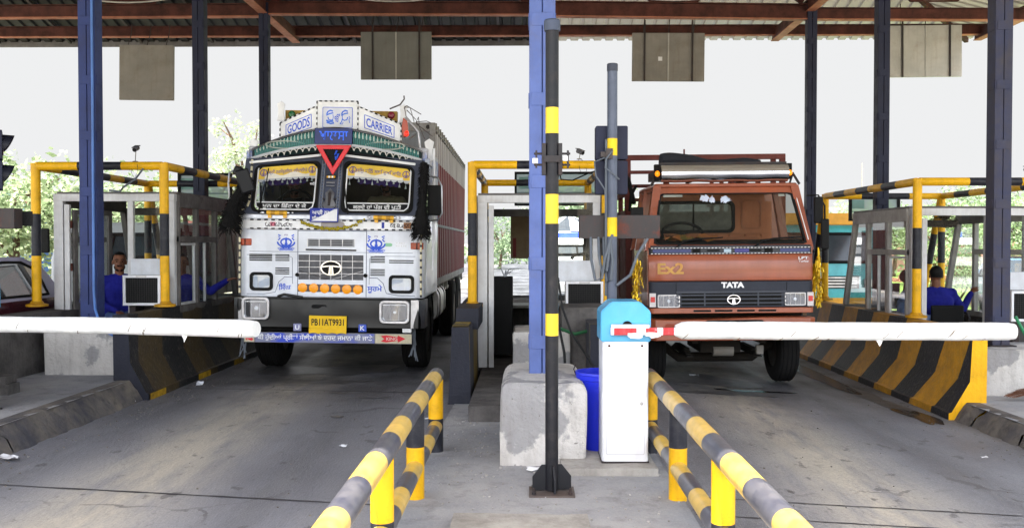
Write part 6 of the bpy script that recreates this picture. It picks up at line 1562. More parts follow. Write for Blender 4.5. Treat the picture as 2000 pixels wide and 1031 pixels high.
def tassel(pts, rads, n_, L, seed, nm, mm, w_=0.006):
    random.seed(seed); b = MB(); P = [Vector(p) for p in pts]
    b.path(P, [r_ * 0.75 for r_ in rads], 8)
    for _ in range(n_):
        t_ = random.random() * (len(P) - 1); i = int(t_); c = P[i].lerp(P[i + 1], t_ - i); rr_ = rads[i] + (rads[i + 1] - rads[i]) * (t_ - i)
        a = random.uniform(0, 6.28); d = Vector((math.cos(a), math.sin(a) * 0.8, random.uniform(-0.9, 0.1)))
        p0 = c + d * rr_ * 0.5; p1 = c + d * rr_ * random.uniform(0.9, 1.15); p2 = p1 + Vector((random.uniform(-0.02, 0.02), random.uniform(-0.02, 0.02), -L * random.uniform(0.3, 1.0)))
        b.path([p0, p1, p2], w_, 4, r1=w_ * 0.3)
    return b.build(nm, mm, TR)
FUR = mat('black tassel', (14, 13, 14), 0.85, bmp=0.4, bscale=120)
tassel([(1.1, -0.1, 2.56), (1.105, -0.12, 2.3), (1.09, -0.13, 2.05), (1.08, -0.14, 1.86), (1.08, -0.14, 1.72)], [0.06, 0.06, 0.06, 0.11, 0.1], 700, 0.035, 1, 'black_tassel', FUR)
tassel([(-0.99, -0.1, 2.36), (-1.02, -0.12, 2.22), (-1.09, -0.14, 2.1), (-1.14, -0.14, 1.95), (-1.17, -0.14, 1.78)], [0.075, 0.085, 0.1, 0.115, 0.13], 900, 0.035, 2, 'black_tassel', FUR)
b = MB(); b.obox((1.22, 0.06, 2.13), (0.17, 0.06, 0.36), (0, 0, R(12))); mr = b.build('side_mirror', M['grille'], TR, bevel=0.02, seg=3)
b = MB(); b.path([(1.1, 0.1, 2.42), (1.25, 0.06, 2.4), (1.3, 0.04, 2.3), (1.31, 0.04, 1.98), (1.26, 0.06, 1.9), (1.12, 0.1, 1.88)], 0.011, 6); b.build('mirror_arm', M['chrome_dull'], mr)
b = MB(); b.obox((-0.985, -0.16, 2.32), (0.16, 0.06, 0.28), (0, R(-18), R(20))); b.obox((-1.05, -0.12, 2.43), (0.16, 0.06, 0.1), (0, R(20), R(20))); mr = b.build('side_mirror', mat('mirror housing', (18, 19, 24), 0.45), TR, bevel=0.02, seg=3)
b = MB(); b.path([(-1.05, -0.05, 2.5), (-1.2, -0.05, 2.42), (-1.21, -0.05, 2.3), (-1.19, -0.05, 2.02), (-1.08, 0.0, 2.0)], 0.011, 6); b.build('mirror_arm', M['chrome_dull'], mr)
b = MB(); b.box(1.1, 1.16, 0.02, 0.09, 2.35, 2.62); b.box(1.1, 1.15, 0.05, 0.1, 1.86, 1.98); b.build('side_ornament', mat('ornament grey', (160, 166, 180), 0.4), TR, bevel=0.01)
b = MB(); b.path([(1.2, 0.1, 2.75), (1.205, 0.12, 2.3), (1.2, 0.12, 1.3)], 0.014, 8); b.build('grab_rail', M['white'], TR)
# wheels
def wheel(x, y, z, r, w_, nm='wheel', dual=False, parent=TR, rimcol=None):
    b = MB(); h = w_ / 2
    b.lathe([(r * 0.56, -h * 0.8), (r * 0.62, -h), (r * 0.9, -h * 0.98), (r * 0.98, -h * 0.8), (r, -h * 0.45), (r * 1.0, 0), (r, h * 0.45), (r * 0.98, h * 0.8), (r * 0.9, h * 0.98), (r * 0.62, h), (r * 0.56, h * 0.8)], (x, y, z), 'X', 44)
    wl = b.build(nm, M['rubber'], parent)
    b = MB()
    for k in range(4):
        xx = x - h * 0.6 + h * 0.4 * k
        b.path([(xx, y + (r + 0.001) * math.cos(2 * PI * i / 40), z + (r + 0.001) * math.sin(2 * PI * i / 40)) for i in range(41)], 0.006, 4)
    b.build('tread_grooves', M['darkhole'], wl)
    b = MB(); b.lathe([(0.0, -h * 0.6), (r * 0.2, -h * 0.62), (r * 0.3, -h * 0.3), (r * 0.52, -h * 0.4), (r * 0.57, -h * 0.85)], (x, y, z), 'X', 28); b.lathe([(0.0, h * 0.6), (r * 0.2, h * 0.62), (r * 0.3, h * 0.3), (r * 0.52, h * 0.4), (r * 0.57, h * 0.85)], (x, y, z), 'X', 28)
    b.build('rim', rimcol or M['steel_dark'], wl)
    return wl
for s in (-1, 1): wheel(s * 0.93 - 0.02, 1.15, 0.49, 0.49, 0.32, 'front_wheel')
for y in (5.5, 6.8):
    for s in (-1, 1):
        for o_ in (0.0, -0.3): wheel(s * (0.97 + o_), y, 0.49, 0.49, 0.26, 'rear_wheel', rimcol=mat('dusty rim', (120, 112, 104), 0.7))
b = MB()
for s in (-1, 1): b.box(s * 0.42 - 0.04, s * 0.42 + 0.04, 0.3, 9.3, 0.7, 0.95)
b.tube((-0.85, 1.15, 0.46), (0.85, 1.15, 0.46), 0.07, n=12); b.tube((-0.9, 5.5, 0.5), (0.9, 5.5, 0.5), 0.1, n=12); b.tube((-0.9, 6.8, 0.5), (0.9, 6.8, 0.5), 0.1, n=12); b.box(-0.3, 0.3, 0.5, 2.0, 0.5, 0.95); b.box(-0.75, -0.6, 0.9, 1.4, 0.42, 0.5); b.box(-1.05, 1.05, 0.2, 1.9, 0.9, 0.966)
b.build('chassis', UND, TR)
for s in (-1, 1):
    b = MB(); b.path([(s * 1.02, 1.15 + 0.62 * math.cos(PI * k / 12), 0.52 + 0.6 * math.sin(PI * k / 12)) for k in range(13)], 0.05, 6); b.build('wheel_arch', UND, TR)
b = MB(); b.prism(rrect(0.72, 1.08, 0.5, 0.98, 0.14, 6), lambda u, v, w_: (u, w_, v), 2.3, 3.6); ft = b.build('fuel_tank', mat('tank steel', (190, 188, 186), 0.35, 0.7, dirt=(110, 104, 98), damt=0.5), TR, bevel=0.015)
for y in (2.55, 3.3): b = MB(); b.ring(rrect(0.71, 1.09, 0.49, 0.99, 0.145, 6), rrect(0.72, 1.08, 0.5, 0.98, 0.14, 6), lambda u, v, w_: (u, w_, v), y, y + 0.05); b.build('tank_strap', M['steel_dark'], ft)
random.seed(12)
for x0_ in (1.0, -1.02):
    b = MB()
    for k in range(6): b.path([(x0_ + random.uniform(-0.02, 0.02), -0.02, 0.62), (x0_ + random.uniform(-0.03, 0.03), -0.03, 0.42), (x0_ + random.uniform(-0.07, 0.07), -0.04, 0.22 + random.uniform(0, 0.08))], 0.011, 5, r1=0.007)
    b.build('rope_rag', mat('rope rag', (110, 116, 124), 0.9), TR)
# cargo body
RED = nt('body red'); sp_ = RED[1].nodes.new('ShaderNodeSeparateXYZ'); tc_ = RED[1].nodes.new('ShaderNodeTexCoord'); RED[1].links.new(tc_.outputs['Object'], sp_.inputs[0])
n_ = RED[1]; st_ = mul(n_, sp_.outputs[2], 2.8, 'GREATER_THAN'); f_, _ = noise_fac(n_, 3, 8, 0.42, 0.7, stretch=(1, 1, 0.3))
c_ = mixc(n_, st_, lin((124, 22, 30)), lin((186, 180, 180))); c_ = mixc(n_, mul(n_, f_, 0.35), c_, lin((84, 40, 40))); n_.links.new(c_, RED[2].inputs['Base Color']); RED[2].inputs['Roughness'].default_value = 0.5
GW = mat('body wall grey', (150, 152, 156), 0.6, dirt=(108, 96, 90), damt=0.5, dscale=3)
b = MB(); pts = []; y = 1.95; x_ = 0.97
while y < 9.2: pts += [(x_, y), (x_, y + 0.2), (x_ + 0.05, y + 0.23), (x_ + 0.05, y + 0.33), (x_, y + 0.36)]; y += 0.36
for s in (-1, 1):
    vs = [(s * u, v, 1.08) for u, v in pts] + [(s * u, v, 3.22) for u, v in pts]; K = len(pts)
    b.mesh(vs, [(k, k + 1, K + k + 1, K + k) for k in range(K - 1)])
cb = b.build('cargo_side', RED[0], TR, ang=20)
b = MB(); b.box(-1.0, 1.0, 1.9, 1.95, 1.0, 3.24); b.build('cargo_front_wall', GW, TR); b = MB(); b.box(-0.96, 0.96, 9.2, 9.25, 1.0, 3.2); b.build('tailgate', GW, TR)
b = MB(); b.box(-1.03, 1.03, 1.88, 1.97, 3.16, 3.28)
for s in (-1, 1): b.box(s * 1.0 - 0.035, s * 1.0 + 0.035, 1.97, 9.25, 3.2, 3.27); b.box(s * 1.0 - 0.035, s * 1.0 + 0.035, 1.97, 9.25, 1.0, 1.1); b.box(s * 0.995 - 0.035, s * 0.995 + 0.035, 1.97, 9.25, 1.86, 1.9); b.box(s * 1.01 - 0.04, s * 1.01 + 0.04, 1.87, 1.95, 0.98, 3.28)
b.build('cargo_rails', mat('rail grey', (160, 158, 156), 0.6, dirt=(110, 92, 84), damt=0.6, dscale=4), TR, bevel=0.004)
b = MB(); b.lathe([(0, -0.006), (0.03, -0.005), (0.03, 0)], (0.95, 1.88, 3.22), 'Y', 12); b.build('tie_ring', M['steel_dark'], TR)
b = MB()
for k in range(20): b.box(0.98, 1.05, 2.1 + 0.36 * k, 2.16 + 0.36 * k, 3.21, 3.3)
tag(b.build('tie_cleats', M['panel_grey'], TR), kind='stuff')
b = MB(); b.box(-0.95, 0.95, 1.95, 9.2, 0.98, 1.06); b.box(-0.95, 0.95, 2.0, 9.2, 3.1, 3.16); b.build('cargo_floor', UND, TR)
b = MB()
for k in range(9): b.box(0.93, 1.03, 2.2 + 0.8 * k, 2.28 + 0.8 * k, 0.86, 1.0)
b.box(0.93, 1.01, 4.4, 9.2, 0.86, 0.9); b.build('side_guard', M['panel_pale'], TR)
# ================================================================== orange truck in the right lane
T2 = thing('cargo_truck', 'orange-red truck cab with a chrome roof visor and open rail body in the right lane', 'truck', (2.31, 10.7, -0.08), (0, R(-0.5), R(0.4)))
OR = mat('truck orange red', (160, 80, 48), 0.32, dirt=(126, 72, 50), damt=0.5, dscale=3.5, coat=0.45)
ORI = mat('cab interior orange brown', (184, 112, 72), 0.55, dirt=(130, 78, 52), damt=0.5, dscale=4)
GRY = mat('grille dark grey', (44, 48, 60), 0.5, dirt=(70, 70, 78), damt=0.3, dscale=6)
FRM = mat('body frame maroon', (112, 56, 50), 0.6, dirt=(70, 38, 36), damt=0.6, dscale=4)
H2 = 0.93
def y2(z): return 0.0 if z < 1.6 else (z - 1.6) * 0.37
def w2(z): return H2 - max(0.0, (z - 1.62)) * 0.17
def foot2(hw, yf, yb, r=0.1, k=6):
    pts = [(hw, yb)]
    for i in range(k + 1): a = R(-90 * i / k); pts.append((hw - r + r * math.cos(a), yf + r + r * math.sin(a)))
    for i in range(k + 1): a = R(-90 - 90 * i / k); pts.append((-hw + r + r * math.cos(a), yf + r + r * math.sin(a)))
    return pts + [(-hw, yb)]
# front red panel bulges a little
b = MB(); K = 18; rows = [(1.262, -0.005), (1.272, -0.028), (1.33, -0.035), (1.45, -0.03), (1.545, -0.015), (1.562, 0.0)]; vs = []
for z, y in rows:
    for k in range(K + 1):
        u = -1 + 2 * k / K; vs.append((u * H2 * (1 if abs(u) < 0.99 else 0.99), y + 0.1 * max(0, abs(u) - 0.88) ** 1.2 * 6, z))
n0 = K + 1; b.mesh(vs, [(r_ * n0 + k, r_ * n0 + k + 1, (r_ + 1) * n0 + k + 1, (r_ + 1) * n0 + k) for r_ in range(len(rows) - 1) for k in range(K)])
b.prism(foot2(H2, 0.03, 1.55), lambda u, v, w_: (u, v, w_), 0.98, 1.6)
fp2 = b.build('cab_shell', OR, T2, ang=40)
P2 = lambda x, z: (x, -0.0385, z)
lettering("Ex2", -0.83, -0.535, 1.345, 1.47, P2, mat('faded gold', (206, 160, 84), 0.5, dirt=(196, 120, 80), damt=0.7, dscale=14), fp2, 0.03)
lettering("LPT", 0.75, 0.86, 1.50, 1.53, lambda x, z: (x, -0.03, z), WHT, fp2, 0.02); lettering("Turbo", 0.75, 0.86, 1.468, 1.49, lambda x, z: (x, -0.033, z), WHT, fp2, 0.01)
# grille block
b = MB(); b.prism(foot2(H2 - 0.005, -0.02, 0.4, 0.08), lambda u, v, w_: (u, v, w_), 0.965, 1.258); gb = b.build('grille_block', GRY, T2, bevel=0.008)
b = MB(); b.box(-0.56, 0.56, -0.024, -0.018, 0.985, 1.125); b.build('grille_opening', M['darkhole'], gb)
b = MB()
for z in (1.105, 1.06, 1.015): b.box(-0.62, 0.62, -0.034, -0.022, z - 0.007, z + 0.007)
for x in (-0.3, 0.02, 0.3): b.box(x - 0.008, x + 0.008, -0.03, -0.022, 0.985, 1.125)
b.box(-0.62, 0.62, -0.034, -0.018, 1.128, 1.15)
b.build('grille_bars', mat('bar navy', (46, 52, 66), 0.4), gb)
b = MB()
for s in (-1, 1): b.box(s * 0.5 - 0.03, s * 0.5 + 0.03, -0.022, -0.018, 0.99, 1.12)
b.build('inner_supports', mat('support brown', (120, 80, 60), 0.6), gb)
b = MB()
for s in (-1, 1): b.box(s * 0.62 - 0.003, s * 0.62 + 0.003, -0.0225, -0.018, 0.97, 1.25)
b.build('joint_lines', M['darkhole'], gb)
TX_ = -0.022
oval_badge(0.02, 1.055, 0.075, 0.055, -0.04, gb, M['chrome'])
lettering("TATA", -0.115, 0.145, 1.185, 1.25, lambda x, z: (x, -0.024, z), mat('badge silver', (226, 226, 230), 0.3, 0.3), gb, 0.055)
def lamp2(cx, cz, w_, h_):
    b = MB(); b.ring(rrect(cx - w_ / 2, cx + w_ / 2, cz - h_ / 2, cz + h_ / 2, 0.015, 3), rrect(cx - w_ / 2 + 0.012, cx + w_ / 2 - 0.012, cz - h_ / 2 + 0.012, cz + h_ / 2 - 0.012, 0.01, 3), FRONT(-0.02), -0.012, 0.01); o = b.build('headlight', M['chrome_dull'], T2)
    iw, ih = w_ / 2 - 0.008, h_ / 2 - 0.008; b = MB(); N = 12; K = 9
    vs = [(cx + (-1 + 2 * i / N) * iw, 0.02 - 0.045 * ((-1 + 2 * i / N) ** 2 * 0.6 + (-1 + 2 * j / (K - 1)) ** 2 * 0.4), cz + (-1 + 2 * j / (K - 1)) * ih) for j in range(K) for i in range(N + 1)]
    b.mesh(vs, [(j * (N + 1) + i, j * (N + 1) + i + 1, (j + 1) * (N + 1) + i + 1, (j + 1) * (N + 1) + i) for j in range(K - 1) for i in range(N)]); b.build('reflector', REFL, o)
    b = MB(); b.ball((cx, 0.0, cz), 0.028, 12); b.build('bulb', WHT, o)
    b = MB(); b.face([(cx - iw, -0.03, cz - ih), (cx + iw, -0.03, cz - ih), (cx + iw, -0.03, cz + ih), (cx - iw, -0.03, cz + ih)]); b.build('lens', LENS, o, flat=True)
    b = MB()
    for k in (3, 6, 9): x = cx - iw + 2 * iw * k / 12; b.box(x - 0.001, x + 0.001, -0.034, -0.03, cz - ih, cz + ih)
    b.build('lens_ribs', WHT, o)
lamp2(-0.705, 1.04, 0.25, 0.145); lamp2(0.715, 1.055, 0.235, 0.145)
for s in (-1, 1):
    b = MB(); b.box(s * 0.885 - 0.035, s * 0.885 + 0.035, -0.03, 0.1, 0.975, 1.13, 0); b.box(s * 0.885 - 0.025, s * 0.885 + 0.025, -0.034, -0.03, 1.03, 1.09, 1); b.build('corner_lamp', [mat('corner clear', (214, 206, 206), 0.2), mat('corner red', (206, 44, 44), 0.25)], T2, bevel=0.006)
# orange slotted strip, bumper
b = MB(); b.prism(foot2(H2, -0.03, 0.3, 0.06), lambda u, v, w_: (u, v, w_), 0.9, 0.962); st2 = b.build('slotted_strip', OR, T2, bevel=0.006)
b = MB()
for x in (-0.33, -0.09, 0.16, 0.4): b.prism(rrect(x - 0.1, x + 0.1, 0.918, 0.94, 0.008, 2), FRONT(-0.032), -0.002, 0.002)
b.build('slots', M['darkhole'], st2)
b = MB(); b.prism([(-0.93, -0.02), (-0.86, -0.09), (0.86, -0.09), (0.94, -0.02), (0.94, 0.2), (-0.93, 0.2)], lambda u, v, w_: (u, v, w_), 0.6, 0.845)
bmesh.ops.subdivide_edges(b.bm, edges=[e for e in b.bm.edges if e.calc_length() > 0.3], cuts=10, use_grid_fill=True)
for v in b.bm.verts: v.co.z += 0.012 * math.sin(v.co.x * 3) * (v.co.z > 0.7); v.co.y += 0.012 * mnoise.noise(v.co * 5)
b2 = b.build('bumper', OR, T2, bevel=0.01)
b = MB()
for x in (-0.62, 0.62): b.prism(rrect(x - 0.14, x + 0.14, 0.68, 0.79, 0.03, 3), FRONT(-0.095), -0.002, 0.006)
b.build('bumper_recess', mat('recess orange', (150, 66, 42), 0.5), b2)
b = MB(); b.prism(rrect(-0.3, 0.34, 0.77, 0.83, 0.02, 3), FRONT(-0.1), -0.01, 0.01); b.build('rubber_pad', M['rubber'], b2, bevel=0.006)
# belt strip with chrome trims under the windscreen
b = MB(); b.prism(foot2(H2 - 0.01, -0.01, 0.3, 0.08), lambda u, v, w_: (u, v, w_), 1.562, 1.665); bs = b.build('cowl', mat('cowl navy black', (28, 30, 42), 0.4), T2, bevel=0.006)
b = MB()
for z in (1.572, 1.635): b.bands((-0.9, -0.018, z), (0.9, -0.018, z), 0.006, 0.02, 0, 6)
b.build('rope_trim', [WHT, mat('trim grey', (120, 120, 126), 0.5)], bs, ang=60)
b = MB(); b.box(-0.88, -0.45, -0.016, -0.01, 1.585, 1.622, 0); b.box(0.55, 0.88, -0.016, -0.01, 1.585, 1.622, 0); b.box(0.04, 0.2, -0.016, -0.01, 1.585, 1.622, 1); b.box(-0.08, 0.0, -0.017, -0.01, 1.585, 1.622, 2)
b.build('sticker_strip', [mat('strip blue', (44, 54, 110), 0.4), mat('strip violet', (52, 48, 130), 0.4), mat('strip pale', (170, 190, 206), 0.4)], bs)
b = MB()
for x in (-0.39, 0.42): b.box(x - 0.045, x + 0.045, -0.02, -0.008, 1.57, 1.64)
for x in (-0.2, 0.27): b.box(x - 0.07, x + 0.07, -0.017, -0.01, 1.595, 1.615)
b.build('cowl_clips', M['rubber'], bs)
# windscreen frame, pane, pillars, roof
F2 = lambda u, v, w_: (u, y2(v) + w_, v)
zb, zt = 1.66, 2.30
def trap(z0_, z1_, ins, r, k=6):
    pts = []
    for (u, v) in rrect(-1, 1, z0_, z1_, r, k):
        pts.append((u * 1.0, v))
    out = []
    for (u, v) in pts: out.append((math.copysign(max(0, (w2(v) - ins)) , u) if abs(u) > 0.98 else u * (w2(v) - ins), v))
    return out
inner = trap(zb + 0.015, zt - 0.04, 0.06, 0.06)
outer = [(math.copysign(w2(v), u) if abs(u) > 0 else u, v) for (u, v) in [((s[0]) * 1.0, s[1]) for s in srect(-1, 1, zb - 0.02, zt + 0.035, 6)]]
outer = [(u * w2(v) / abs(u) if u else u, v) for u, v in outer]
b = MB(); b.ring(outer, inner, F2, 0.0, 0.06); wf = b.build('windscreen_frame', OR, T2, bevel=0.006)
inn2 = [(u * 0.975, 1.99 + (v - 1.99) * 0.955) for u, v in inner]
b = MB(); b.ring([(u * 1.006, 1.99 + (v - 1.99) * 1.01) for u, v in inner], inn2, F2, -0.01, 0.03); gk2 = b.build('gasket', M['rubber'], wf)
b = MB(); b.mesh([F2(u, v, 0.01) for u, v in inn2], [tuple(range(len(inn2)))]); b.build('pane', glass('windscreen clear', (220, 228, 226), 0.012, 0.01), wf, flat=True)
b = MB(); b.path([F2(w2(1.72) - 0.03, 1.72, -0.006), F2(w2(2.26) - 0.03, 2.26, -0.006)], 0.006, 6); b.build('edge_bead', WHT, gk2)
random.seed(14); b = MB()
for cx, cz, sx in ((-0.25, 2.21, 0.07), (-0.16, 2.19, 0.05), (0.0, 2.185, 0.09)):
    for _ in range(9): b.mesh([Vector(F2(cx + random.uniform(-sx, sx) * 0.6 + du, cz + random.uniform(-0.035, 0.035) + dv, 0.006 + 0.0004 * _)) for du, dv in ((0.02, 0), (0.006, 0.02), (-0.015, 0.012), (-0.018, -0.01), (0.004, -0.02))], [(0, 1, 2, 3, 4)])
b.build('paper_flowers', mat('paper flower', (206, 218, 236), 0.7, dirt=(214, 190, 204), damt=0.5, dscale=9), wf, flat=True)
b = MB(); b.mesh([F2(-0.72, 2.22, 0.006), F2(-0.5, 2.22, 0.006), F2(-0.5, 2.275, 0.006), F2(-0.72, 2.275, 0.006)], [(0, 1, 2, 3)]); b.build('sticker', mat('old sticker', (150, 150, 140), 0.7), wf, flat=True); b = MB(); b.mesh([F2(0.6, 2.22, 0.006), F2(0.67, 2.22, 0.006), F2(0.67, 2.255, 0.006), F2(0.6, 2.255, 0.006)], [(0, 1, 2, 3)]); b.build('sticker', mat('old sticker b', (150, 150, 140), 0.7), wf, flat=True)
b = MB(); b.prism([(-0.82, 0.24), (0.82, 0.24), (0.84, 1.5), (-0.84, 1.5)], lambda u, v, w_: (u, v, w_), zt + 0.03, zt + 0.075); b.build('cab_roof', OR, T2, bevel=0.03, seg=3)
b = MB(); b.box(-0.84, 0.84, 1.44, 1.5, 0.99, 1.83); b.box(-0.84, 0.84, 1.44, 1.5, 2.21, 2.35); b.box(-0.84, -0.66, 1.44, 1.5, 1.83, 2.21); b.box(0.34, 0.84, 1.44, 1.5, 1.83, 2.21)
b.box(-0.9, 0.9, 0.2, 1.5, 1.0, 1.05); bk = b.build('cab_back', ORI, T2)
b = MB()
for x0_, x1_ in ((-0.3, 0.12), (0.24, 0.68)): b.ring(rrect(x0_, x1_, 1.62, 1.76, 0.04), rrect(x0_ + 0.03, x1_ - 0.03, 1.645, 1.735, 0.03), FRONT(1.44), -0.008, 0)
b.ring(rrect(0.45, 0.72, 1.86, 2.24, 0.05), rrect(0.475, 0.695, 1.885, 2.215, 0.04), FRONT(1.44), -0.01, 0)
b.box(-0.75, 0.8, 1.425, 1.44, 1.795, 1.815)
for k in range(7): b.ball((-0.5 + 0.2 * k, 1.43, 1.785), 0.012, 6)
b.build('pressed_panels', mat('panel light orange', (166, 100, 64), 0.45), bk)
b = MB(); b.ring(rrect(-0.69, 0.37, 1.815, 2.225, 0.08), rrect(-0.65, 0.33, 1.855, 2.185, 0.06), FRONT(1.43), -0.015, 0.02); rw = b.build('rear_window', M['rubber'], bk)
b = MB(); b.face([(-0.66, 1.44, 1.84), (0.34, 1.44, 1.84), (0.34, 1.44, 2.2), (-0.66, 1.44, 2.2)]); b.build('rear_pane', glass('rear pane', (110, 118, 112), 0.45, 0.05, (128, 128, 120)), rw, flat=True)
b = MB(); b.box(-0.166, -0.148, 1.42, 1.44, 1.84, 2.2); b.build('rear_divider', M['rubber'], rw)
for s in (-1, 1):
    b = MB()
    for (ya, za, yb_, zb2) in ((0.05, 1.6, 0.27, 2.34), (1.0, 1.6, 1.05, 2.34), (1.45, 1.6, 1.46, 2.34)): b.beam((s * (w2(za) - 0.02), ya + 0.04, za), (s * (w2(zb2) - 0.02), yb_, zb2), 0.05, 0.09)
    b.beam((s * (w2(2.33) - 0.02), 0.26, 2.33), (s * (w2(2.33) - 0.02), 1.48, 2.33), 0.05, 0.05); b.box(min(s * H2, s * (H2 - 0.04)), max(s * H2, s * (H2 - 0.04)), 0.05, 1.5, 0.99, 1.62)
    sd2 = b.build('cab_side', OR, T2)
    b = MB(); b.face([(s * (w2(1.62) - 0.02), 0.1, 1.62), (s * (w2(1.62) - 0.02), 1.0, 1.62), (s * (w2(2.31) - 0.02), 1.04, 2.31), (s * (w2(2.31) - 0.02), 0.3, 2.31)]); b.build('side_window', M['glass'], sd2, flat=True)
    b = MB(); b.box(s * (H2 + 0.004) - 0.01, s * (H2 + 0.004) + 0.01, 0.9, 1.0, 1.4, 1.43); b.build('door_handle', M['rubber'], sd2)
b = MB(); b.prism([(0.04, 1.6), (0.06, 1.69), (0.3, 1.725), (0.42, 1.66), (0.42, 1.5), (0.04, 1.5)], lambda u, v, w_: (w_, u, v), -0.86, 0.86); b.build('dashboard', M['grille'], T2)
b = MB(); b.path([(-0.46 + 0.24 * math.cos(2 * PI * k / 28), 0.5 + 0.1 * math.sin(2 * PI * k / 28), 1.80 + 0.13 * math.sin(2 * PI * k / 28)) for k in range(29)], 0.018, 8); b.tube((-0.46, 0.5, 1.80), (-0.46, 0.35, 1.6), 0.03, n=10)
for a in (20, 160, 270): b.path([(-0.46, 0.5, 1.80), (-0.46 + 0.23 * math.cos(R(a)), 0.5 + 0.1 * math.sin(R(a)), 1.80 + 0.12 * math.sin(R(a)))], 0.014, 6)
b.box(-0.7, -0.22, 0.9, 1.3, 1.25, 1.4); b.box(-0.68, -0.24, 1.22, 1.34, 1.35, 1.78)
b.build('steering_wheel', M['rubber'], T2)
random.seed(31); b = MB(); N = 10
vs = [(-0.72 + 0.6 * i / N, 0.13 + 0.14 * j / 4, 1.725 + 0.03 * math.sin(i * 1.3 + j) + 0.03 * (j / 4) + random.uniform(0, 0.02)) for j in range(5) for i in range(N + 1)]
b.mesh(vs, [(j * (N + 1) + i, j * (N + 1) + i + 1, (j + 1) * (N + 1) + i + 1, (j + 1) * (N + 1) + i) for j in range(4) for i in range(N)])
b.build('dash_cloth', mat('patterned cloth', (190, 110, 60), 0.9, dirt=(90, 104, 50), damt=0.8, dscale=7, lo=0.48, hi=0.56), T2)
for x0, x1 in ((-0.62, -0.2), (0.26, 0.72)):
    b = MB(); b.path([F2(x0, 1.64, -0.03), F2(x0 + 0.1, 1.71, -0.03), F2((x0 + x1) / 2, 1.735, -0.028), F2(x1, 1.745, -0.02)], 0.011, 6); b.path([F2(x0 + 0.08, 1.72, -0.016), F2(x1 + 0.12, 1.752, -0.016)], 0.008, 6); b.build('wiper', M['rubber'], T2)
# chrome visor with amber lamps, roll of sheet, rail body
b = MB(); N = 14; vs = []
for x in (-0.745, 0.71):
    for k in range(N + 1): a = R(-75 + 150 * k / N); vs.append((x, 0.3 - 0.13 * math.cos(a), 2.49 + 0.104 * math.sin(a)))
b.mesh(vs, [(k, k + 1, N + 2 + k, N + 1 + k) for k in range(N)] + [tuple(range(N + 1)), tuple(range(N + 1, 2 * N + 2))])
bmesh.ops.subdivide_edges(b.bm, edges=[e for e in b.bm.edges if e.calc_length() > 1], cuts=16)
for v in b.bm.verts: v.co.z += 0.004 * math.sin(v.co.x * 14) * (v.co.z < 2.46); v.co.y += 0.003 * mnoise.noise(v.co * 3)
vis = b.build('roof_visor', M['chrome'], T2, ang=60)
b = MB(); b.box(-0.75, 0.71, 0.29, 0.31, 2.42, 2.62); b.build('visor_back', M['steel_dark'], vis)
for x in (-0.785, 0.735):
    b = MB(); b.box(x - 0.03, x + 0.03, 0.26, 0.34, 2.42, 2.6); hs_ = b.build('marker_lamp', M['rubber'], T2, bevel=0.006)
    b = MB(); b.ball((x, 0.25, 2.49), (0.03, 0.03, 0.035), 12); b.build('amber_lens', mat('amber lit', (255, 150, 20), 0.3, emit=(255, 140, 10), estr=0.9), hs_)
b = MB(); N = 24; K = 12; vs = []
for i in range(N + 1):
    u = i / N; x = -0.66 + 1.2 * u; rr_ = 0.1 * (1 - 0.55 * u) + 0.015 * math.sin(9 * u); zc_ = 2.6 + rr_ * 0.75
    for j in range(K): a = 2 * PI * j / K; vs.append((x, 0.85 + 1.6 * rr_ * math.cos(a), zc_ + rr_ * math.sin(a) + 0.01 * mnoise.noise(Vector((x * 6, a * 2, 0)))))
b.mesh(vs, [(i * K + j, i * K + (j + 1) % K, (i + 1) * K + (j + 1) % K, (i + 1) * K + j) for i in range(N) for j in range(K)] + [tuple(range(K)), tuple(range(N * K, N * K + K))])
b.build('rolled_sheet', mat('dark tarpaulin', (38, 40, 48), 0.8, dirt=(60, 60, 66), damt=0.5, dscale=9, bmp=0.3), T2)
b = MB(); b.path([(-0.85, 0.3, 2.36), (-0.8, 0.32, 2.44), (-0.7, 0.34, 2.5)], 0.016, 6); b.path([(0.68, 0.34, 2.5), (0.8, 0.32, 2.47), (0.86, 0.3, 2.36)], 0.016, 6); b.path([(0.76, 0.34, 2.38), (0.8, 0.34, 2.5)], 0.012, 6)
for x in (-0.4, 0.2): b.box(x - 0.02, x + 0.02, 0.3, 0.5, 2.39, 2.45)
b.box(-0.75, 0.72, 0.5, 1.3, 2.46, 2.56)
b.build('visor_stays', M['steel_dark'], T2)
RX0, RX1, RY = -0.98, 1.1, 1.78
b = MB()
for x in (RX0 + 0.03, -0.45, 0.4, RX1 - 0.03): b.box(x - 0.035, x + 0.035, RY - 0.04, RY + 0.03, 0.95, 2.84)
for z in (2.81, 2.62, 2.44, 2.26, 2.05, 1.8): b.box(RX0, RX1, RY - 0.05, RY - 0.005, z - 0.035 if z > 2.8 else z - 0.022, z + 0.035 if z > 2.8 else z + 0.022)
b.box(-0.22, -0.2, RY, RY + 0.02, 2.8, 2.92)
hr = b.build('head_rails', FRM, T2, bevel=0.004)
b = MB(); b.box(RX0 + 0.06, RX1 - 0.06, RY, RY + 0.02, 0.95, 2.1)
for s in (-1, 1):
    b.box(s * 0.96 - 0.02, s * 0.96 + 0.02, RY, RY + 4.4, 0.95, 1.9)
    for z in (2.1, 2.35, 2.6): b.box(s * 0.96 - 0.02, s * 0.96 + 0.02, RY, RY + 4.4, z - 0.03, z + 0.03)
    for k in range(6): b.box(s * 0.96 - 0.03, s * 0.96 + 0.03, RY + 0.8 * k, RY + 0.8 * k + 0.06, 0.95, 2.84)
b.box(-0.96, 0.96, RY, RY + 4.4, 0.9, 0.95); b.build('rail_body', FRM, T2)
